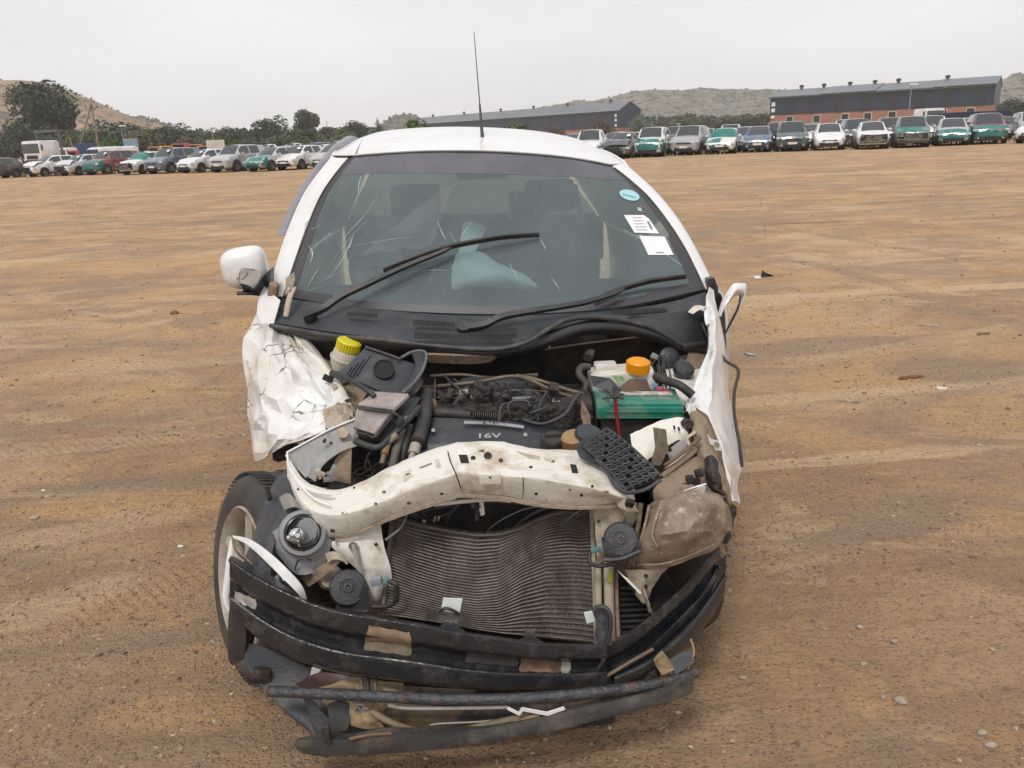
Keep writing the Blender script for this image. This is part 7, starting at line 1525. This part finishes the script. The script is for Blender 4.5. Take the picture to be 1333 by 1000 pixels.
# crushed white apron with concertina folds
patch('crushed_apron', [[(820, 566, 2.06), (850, 552, 2.10), (880, 544, 2.12), (892, 546, 2.13)], [(824, 585, 2.02), (852, 570, 2.04), (882, 560, 2.06), (896, 562, 2.08)], [(836, 604, 1.98), (856, 590, 2.01), (880, 574, 2.04), (894, 572, 2.06)]], CREAM, sub=6, th=.005, jit=.009, jscale=13, seed=21, smooth=30)
V, Fc = [], []
for i in range(15):
    t = i/14; z = (.008 if i % 2 else -.004); V += [P(850+t*17, 556+t*3, 2.02+z-.03*t), P(853+t*17, 582+t*2, 1.97+z-.03*t), P(846+t*14, 606+t*0, 1.93+z-.02*t)]
for i in range(14): Fc += [(3*i, 3*i+1, 3*i+4, 3*i+3), (3*i+1, 3*i+2, 3*i+5, 3*i+4)]
mesh('concertina_folds', V, Fc, CREAMD, car)
patch('zinc_plate', [[(868, 588, 1.99), (882, 576, 2.02), (896, 570, 2.04)], [(872, 600, 1.97), (884, 594, 1.99), (893, 582, 2.02)], [(874, 608, 1.96), (882, 604, 1.97), (888, 598, 1.99)]], ZINC, sub=4, th=.004, jit=.004)
tubep('plate_hole', [(872, 586, 1.965), (872, 586, 1.955)], .006, HOLE, sub=1)
for (x, y) in ((877, 554), (883, 556)): tubep('slot', [(x, y, 2.055), (x+1.5, y+5, 2.05)], .003, HOLE, sub=1)
m_ = MB(); m_.lathe(P(894, 553, 2.09), toward(894, 553), [(0, .008), (.014, .008), (.019, 0), (.019, -.02)], 18); m_.build('rubber_bung', OILY, car, 40)
for pts in ([(887, 572, 2.04), (890, 585, 2.02), (886, 598, 1.99)], [(893, 570, 2.04), (898, 580, 2.02), (903, 584, 2.01)], [(886, 575, 2.03), (900, 566, 2.05), (905, 562, 2.06)]): tubep('stay', pts, .006, CREAMD, flat=.5)
tubep('lower_tie', [(864, 606, 1.93), (880, 596, 1.94), (900, 580, 1.97), (912, 570, 2.0)], .005, BROWNT)
patch('chips', [[(945, 660, 1.98), (950, 655, 1.98), (958, 660, 2.0)], [(944, 690, 1.96), (950, 688, 1.96), (955, 682, 1.98)], [(940, 706, 1.94), (946, 708, 1.94), (950, 702, 1.96)]], OILY, sub=4, th=.006, jit=.01, jscale=20)
boxp('corner_clip', 943, 697, 1.90, (.022, .03, .04), RUB, rot=(0, 25, 0)); panel('amber_shard', [(930, 712, 1.88), (942, 705, 1.9), (945, 722, 1.9), (940, 727, 1.9)], TANM, th=.004)

# ================================================================ bumper beam
def beam(name, st, prof, m, parent=car, sub=5, seed=0, jit=.0015):
    """st: (x, top y, bottom y, depth); prof: (0..1 down, forward metres)"""
    rows = []
    for (s_, d_) in prof: rows.append([(x+dx*s_, a+(b_-a)*s_, Y-d_) for (x, a, b_, Y, dx) in [(q_+(0,))[:5] for q_ in st]])
    v, f = sheet([[Q(t) for t in r_] for r_ in rows], sub, 3, .006, jit, 12, seed); return mesh(name, v, f, m, parent, 38)
LB = [(299, 726, 803, 1.74), (318, 740, 818, 1.72), (342, 754, 836, 1.695), (375, 770, 856, 1.67), (410, 785, 868, 1.645), (450, 796, 878, 1.625), (500, 804, 884, 1.605), (550, 812, 890, 1.595), (600, 822, 897, 1.59), (650, 829, 900, 1.59), (700, 836, 900, 1.59), (745, 838, 898, 1.595), (790, 838, 894, 1.60)]
PROF = [(0, -.05), (.03, -.004), (.08, .004), (.28, .006), (.34, .0), (.38, -.022), (.44, -.024), (.60, -.022), (.64, -.002), (.68, .008), (.80, .008), (.94, .006), (.98, -.004), (1.0, -.03)]
bb1 = beam('bumper_beam', LB, PROF, BAR, seed=5)
RBm = [(782, 842, 898, 1.625), (812, 826, 888, 1.635), (840, 806, 868, 1.66), (868, 782, 842, 1.70), (895, 757, 815, 1.75), (918, 730, 790, 1.80), (936, 712, 752, 1.86)]
bb2 = beam('bumper_beam', RBm, PROF, BAR, seed=6)
beam('beam_cover', [(800, 876, 898, 1.62), (840, 858, 880, 1.64), (870, 836, 862, 1.68), (900, 806, 836, 1.73), (925, 774, 806, 1.79), (944, 745, 772, 1.85)], [(0, -.02), (.15, .01), (.5, .022), (.85, .012), (1, -.02)], BLKP, bb2)
tubep('torn_edge', [(782, 842, 1.60), (788, 850, 1.60), (784, 862, 1.60), (778, 876, 1.60), (786, 892, 1.60)], .005, BAR)
tubep('torn_edge', [(790, 836, 1.595), (795, 815, 1.60), (792, 795, 1.61), (780, 790, 1.62), (772, 796, 1.62)], .006, BLKP)
patch('bent_bracket', [[(770, 792, 1.65), (782, 790, 1.64), (793, 800, 1.64)], [(776, 810, 1.63), (786, 815, 1.62), (796, 822, 1.62)], [(772, 836, 1.61), (784, 838, 1.60), (795, 840, 1.60)]], BLKP, sub=5, th=.005, jit=.008, jscale=20, smooth=35)
bwb = BV(bb1)
def bdecal(q4, m, name, n1=9, n2=6):
    """label glued on the beam, following its pressings: q4 = four corners clockwise"""
    v = []
    for j in range(n2):
        for i in range(n1):
            a, b_ = i/(n1-1), j/(n2-1); wob = .8*math.sin(i*2.1+j*1.3)
            x = (q4[0][0]*(1-a)+q4[1][0]*a)*(1-b_)+(q4[3][0]*(1-a)+q4[2][0]*a)*b_+(wob if i in (0, n1-1) else 0); y = (q4[0][1]*(1-a)+q4[1][1]*a)*(1-b_)+(q4[3][1]*(1-a)+q4[2][1]*a)*b_+(wob if j in (0, n2-1) else 0)
            d = ray(x, y).normalized(); h = bwb.ray_cast(CP, d); v.append((h[0] if h[0] is not None else P(x, y, 1.6))-d*.0035)
    return mesh(name, v, [(j*n1+i, j*n1+i+1, (j+1)*n1+i+1, (j+1)*n1+i) for j in range(n2-1) for i in range(n1-1)], m, bb1, 60)
bdecal([(305, 769), (334, 781), (333, 794), (306, 782)], pm('foil_label', (.58, .54, .50), (.42, .37, .33), 30, .45, metal=.3), 'label')
bdecal([(480, 814), (534, 824), (536, 839), (475, 834)], pm('tan_label', (.36, .27, .19), (.24, .16, .10), 34, .7), 'label'); bdecal([(475, 834.5), (536, 839.5), (535, 854), (474, 846)], pm('tan_label2', (.30, .24, .18), (.18, .14, .1), 44, .7), 'label')
bdecal([(678, 858), (730, 861), (730, 876), (676, 874)], pm('rust_label', (.26, .14, .09), (.08, .06, .05), 44, .8), 'label'); bdecal([(730, 861), (744, 862), (741, 877), (731, 876)], pm('grey_label', (.42, .4, .36), (.3, .28, .25), 30, .7), 'label')
bdecal([(608, 848), (675, 855), (674, 868), (606, 862)], pm('dull_label', (.07, .068, .065), (.045, .044, .043), 20, .8), 'label')
# clips on top of the beam
for (x, y, w_) in ((588, 805, 18), (690, 818, 18)):
    patch('bumper_clip', [[(x-w_*.35, y, 1.66), (x+w_*.35, y+1, 1.66)], [(x-w_*.4, y+10, 1.64), (x+w_*.4, y+11, 1.64)], [(x-w_*1.0, y+17, 1.60), (x+w_*1.1, y+19, 1.60)]], BLKP, sub=4, th=.012, smooth=40)
panel('white_tab', [(577, 779, 1.665), (602, 780, 1.665), (598, 800, 1.655), (574, 795, 1.655)], pm('tab_white', (.62, .65, .63), (.5, .53, .5), 12, .45), th=.004); tubep('tab_arch', [(572, 796, 1.65), (580, 792, 1.645), (590, 795, 1.645), (598, 800, 1.65)], .004, BLKP)
panel('white_tab', [(760, 798, 1.665), (782, 794, 1.665), (787, 806, 1.655), (764, 812, 1.655)], MATS['tab_white'], th=.004)
patch('bumper_clip', [[(572, 800, 1.655), (599, 802, 1.655)], [(576, 812, 1.64), (596, 814, 1.64)], [(560, 822, 1.60), (612, 826, 1.60)]], BLKP, sub=4, th=.015, smooth=40)
# end cap and torn wheel-arch piece at the left
patch('beam_end_cap', [[(300, 785, 1.745), (304, 800, 1.74), (310, 806, 1.73)], [(297, 810, 1.76), (306, 815, 1.74), (320, 820, 1.72)], [(297, 858, 1.75), (303, 866, 1.74), (318, 858, 1.73)]], BLKP, sub=4, th=.04, smooth=50)
m_ = MB(); c = P(372, 817, 1.655)
# ---- bits below the beam
patch('undertray', [[(318, 835, 1.74), (350, 845, 1.74), (400, 868, 1.72), (450, 880, 1.70)], [(322, 868, 1.72), (355, 890, 1.70), (400, 905, 1.68), (440, 905, 1.68)], [(352, 905, 1.68), (372, 925, 1.65), (400, 935, 1.63), (425, 925, 1.66)], [(380, 930, 1.66), (398, 948, 1.62), (412, 957, 1.6), (418, 950, 1.62)]], GREYP, sub=5, th=.005, jit=.006, jscale=10, smooth=40)
patch('undertray_flap', [[(393, 905, 1.60), (408, 912, 1.60), (420, 925, 1.60)], [(403, 930, 1.585), (415, 938, 1.585), (430, 940, 1.585)], [(412, 957, 1.57), (420, 957, 1.57), (430, 950, 1.58)]], GREYP, sub=4, th=.006)
boxp('brown_clip', 340, 878, 1.70, (.045, .03, .03), OILY, rot=(0, 20, 20)); 
patch('chassis_rail', [[(404, 872, 1.72), (440, 878, 1.70), (500, 888, 1.68), (525, 890, 1.68)], [(402, 892, 1.70), (440, 900, 1.66), (490, 905, 1.64), (525, 905, 1.66)], [(402, 915, 1.70), (430, 920, 1.66), (490, 935, 1.64), (520, 930, 1.66)]], pm('mud_cream', (.48, .36, .22), (.34, .24, .13), 9, .7, dirt=(.16, .10, .05), damt=.8, dscale=12, bump=.4), sub=4, th=.02, jit=.006, smooth=40)
panel('white_chip', [(406, 869, 1.655), (418, 872, 1.655), (408, 884, 1.655), (403, 882, 1.655)], WPAINT, th=.003)
patch('red_brown_plate', [[(384, 892, 1.63), (402, 882, 1.62), (420, 876, 1.62), (446, 878, 1.62)], [(404, 896, 1.62), (425, 893, 1.61), (440, 888, 1.61), (455, 880, 1.61)]], pm('plate_maroon', (.10, .055, .05), (.06, .035, .035), 9, .6), sub=4, th=.008)
patch('mud_block', [[(426, 916, 1.60), (440, 914, 1.60), (456, 918, 1.60)], [(428, 935, 1.58), (440, 938, 1.58), (456, 938, 1.58)], [(428, 952, 1.57), (440, 954, 1.57), (452, 950, 1.57)]], pm('olive_plastic', (.06, .06, .05), (.04, .04, .035), 9, .7), sub=4, th=.04, smooth=50)
patch('tow_bracket', [[(456, 915, 1.60), (475, 915, 1.59), (490, 918, 1.60)], [(456, 930, 1.59), (476, 935, 1.57), (494, 940, 1.58)], [(458, 944, 1.58), (480, 948, 1.57), (500, 946, 1.58)]], MATS['mud_cream'], sub=5, th=.02, jit=.008, jscale=18, smooth=35)
m_ = MB(); sp = [P(464+9*math.cos(a*5.2)*.5+a*6, 920+7*math.sin(a*5.2)+a*4, 1.575) for a in lin(0, 2.2, 30)]; m_.tube(sp, .0035, 6, 1); m_.build('coil_spring', ZINC, car, 50)
for (x, r_) in ((470, .006), (478, .007), (488, .006)): tubep('pipe_bend', [(x, 885, 1.64), (x+1, 897, 1.62), (x+2, 912, 1.60)], r_, [BROWNT, RUB, CREAMD][int(r_*1000) % 3])
m_ = MB()
for k in range(7): m_.tube([P(500, 892+k*2.2, 1.66), P(560, 896+k*2.2, 1.655), P(620, 899+k*2.0, 1.65)], .0018, 4, 1)
m_.build('lower_fins', CT, car, kind='stuff')
patch('lower_crossmember', [[(500, 915, 1.66), (580, 920, 1.64), (660, 916, 1.64), (780, 905, 1.66)], [(500, 935, 1.62), (580, 940, 1.60), (660, 936, 1.60), (780, 918, 1.62)], [(500, 950, 1.62), (580, 955, 1.61), (660, 950, 1.62), (780, 930, 1.64)]], pm('mud_black', (.05, .042, .034), (.022, .02, .018), 9, .8, dirt=(.2, .14, .08), damt=.6, dscale=9), sub=4, th=.03, jit=.004, smooth=40)
tubep('white_bar', [(505, 918, 1.58), (530, 922, 1.58), (600, 922, 1.58), (660, 921, 1.58)], .004, CREAM)
bt_ = tubep('bumper_tube', [(351, 900, 1.595), (400, 902, 1.57), (460, 905, 1.555), (540, 909, 1.545), (620, 911, 1.54), (700, 908, 1.54), (760, 903, 1.55), (830, 894, 1.57), (880, 884, 1.60), (905, 875, 1.625)], .0135, RUST, n=14)
tubep('tube_end', [(349, 900, 1.593), (352, 900, 1.59)], .0143, pm('end_rust', (.16, .09, .06), (.08, .06, .05), 30, .7), bt_, sub=1)
tubep('muddy_hose', [(484, 926, 1.575), (500, 936, 1.56), (525, 947, 1.545), (560, 955, 1.535), (600, 951, 1.53), (650, 940, 1.53), (690, 931, 1.54)], .0085, pm('hose_mud', (.24, .18, .11), (.13, .10, .065), 12, .7, bump=.2))
tubep('thin_rod', [(560, 944, 1.55), (575, 942, 1.55), (620, 940, 1.55), (640, 938, 1.55)], .0025, ZINC)
panel('broken_reflector', [(661, 921, 1.52), (675, 928, 1.515), (679, 922, 1.515), (712, 928, 1.515), (734, 921, 1.52), (736, 924, 1.52), (713, 932, 1.515), (681, 926, 1.515), (676, 932, 1.515), (660, 924, 1.52)], WPAINT, th=.004)
patch('cream_tongue', [[(600, 962, 1.52), (650, 945, 1.52), (705, 927, 1.525)], [(600, 966, 1.515), (655, 950, 1.515), (700, 936, 1.52)]], TANM, sub=4, th=.006)
lip = patch('lower_valance', [[(384, 964, 1.545), (420, 962, 1.53), (455, 962, 1.52), (500, 955, 1.51), (580, 955, 1.505), (660, 943, 1.51), (740, 925, 1.525), (820, 908, 1.545), (870, 897, 1.56), (903, 882, 1.59)],
              [(383, 972, 1.54), (420, 974, 1.525), (455, 975, 1.515), (500, 974, 1.505), (580, 970, 1.50), (660, 957, 1.50), (740, 943, 1.515), (820, 922, 1.535), (870, 911, 1.555), (902, 898, 1.585)],
              [(392, 980, 1.54), (420, 985, 1.525), (450, 984, 1.515), (500, 982, 1.505), (580, 974, 1.50), (660, 962, 1.50), (740, 948, 1.515), (820, 926, 1.535), (870, 914, 1.555), (900, 903, 1.585)]],
      pm('valance_black', (.045, .044, .042), (.032, .031, .030), 7, .6, dirt=(.16, .13, .10), damt=.6, dscale=9, bump=.2), sub=5, th=.025, jit=.003, jscale=10, smooth=45)
boxp('valance_clip', 425, 954, 1.52, (.018, .02, .05), BLKP, lip, b=.004)
tubep('rust_strip', [(455, 962, 1.51), (480, 957, 1.51), (510, 955, 1.505)], .004, MATS['rusty_skin'], lip)
patch('underbody', [[(420, 870, 1.80), (600, 890, 1.75), (800, 890, 1.78)], [(420, 960, 1.75), (600, 960, 1.70), (800, 940, 1.73)]], SHADEBLK, sub=3, th=.02)
# lower right remains
patch('corner_plate', [[(868, 862, 1.62), (885, 850, 1.63), (900, 846, 1.64)], [(880, 878, 1.60), (892, 870, 1.61), (904, 862, 1.62)]], GREYP, sub=3, th=.01); panel('yellow_block', [(853, 866, 1.60), (864, 855, 1.60), (878, 872, 1.59), (862, 879, 1.59)], MATS['mud_cream'], th=.025)
patch('dark_bracket', [[(800, 890, 1.64), (830, 876, 1.64), (856, 866, 1.64)], [(806, 900, 1.63), (836, 890, 1.63), (860, 880, 1.63)]], OILY, sub=4, th=.02, jit=.005)
tubep('corner_lip', [(899, 832, 1.66), (903, 845, 1.64), (902, 855, 1.63), (893, 876, 1.62)], .003, TANM)
tubep('brown_rail', [(790, 880, 1.60), (820, 862, 1.61), (850, 845, 1.63)], .005, BROWNT)
# crossmembers that carry the front down to the wheels, unseen structure under the bay
for s_ in (-1, 1): MB().bbox((-.09+s_*.36, 2.50, .42), (.10, 1.0, .12), .02).build('chassis_leg', OILY, car, 40)
wc2 = Vector((.50, 2.25, .29)); m_ = MB(); m_.lathe(wc2+Vector((-.09, 0, 0)), (1, 0, 0), [(.2, 0), (.28, 0), (.3, .03), (.3, .16), (.28, .19), (.2, .19)], 36); wo = m_.build('front_wheel', TYRE, car, 40)
m_ = MB(); m_.lathe(wc2+Vector((-.09, 0, 0)), (1, 0, 0), [(.205, .185), (.18, .16), (.08, .15), (0, .17)], 30); m_.build('rim', WRIM, wo, 40)
m_ = MB(); m_.cyl(wc, wc2, .03); m_.build('axle', OILY, car, 40)

# ================================================================ broken grille lying on the support beam
ge = empty('broken_grille', P(808, 600, 1.86), 'broken black plastic grille piece lying across the cream beam beside the battery', 'grille'); ge['wreckroot'] = 1; bpy.context.view_layer.update()
gA, gB, gC, gD = P(758, 582, 1.885), P(790, 560, 1.93), P(860, 622, 1.80), P(815, 640, 1.76)   # corners
def G2(s, t, off=0.0):
    n_ = (gC-gB).cross(gB-gA).normalized(); n_ = n_ if n_.dot(CP-gA) > 0 else -n_
    b_ = .012*math.sin(s*math.pi); return (gA*(1-s)+gD*s)*(1-t)+(gB*(1-s)+gC*s)*t+n_*(off+b_)
def gbar(s0, t0, s1, t1, off, r_, name, flat=1): return MB().tube([G2(s0+(s1-s0)*k/6, t0+(t1-t0)*k/6, off) for k in range(7)], r_, 6, 1, flat)
vv = [G2(s, t, -.004) for t in lin(0, 1, 8) for s in lin(0, 1, 16)]
mesh('mesh_backing', vv, [(j*16+i, j*16+i+1, (j+1)*16+i+1, (j+1)*16+i) for j in range(7) for i in range(15)], SHADEBLK, ge)
for k in range(6): gbar(0, k/5, 1, k/5, .006, .0038, '').build('long_bar', GREYP, ge, 50)
for k in range(11): s = .02+k*.096; gbar(s, 0, s-.02, 1, .009, .0030, '').build('cross_bar', GREYP, ge, 50)
m_ = MB()
for k in range(10):
    for j in range(5):
        if (k+j) % 5 == 4: continue
        a = G2(.05+k*.096, j/5+.02, .008); b_ = G2(.10+k*.096, j/5+.16, .016); m_.cyl(a, b_, .004, .002, 6)
m_.build('angled_fins', GREYP, ge, 50, kind='stuff')
patch('grille_edge', [[(752, 580, 1.87), (764, 568, 1.90), (780, 562, 1.92)], [(756, 594, 1.85), (768, 584, 1.88), (784, 576, 1.9)], [(780, 606, 1.82), (786, 600, 1.84), (792, 594, 1.86)]], GREYP, ge, sub=4, th=.005)
tubep('grille_edge', [(775, 598, 1.83), (790, 612, 1.81), (800, 630, 1.77), (815, 641, 1.755), (838, 638, 1.77), (860, 625, 1.79)], .005, GREYP, ge)
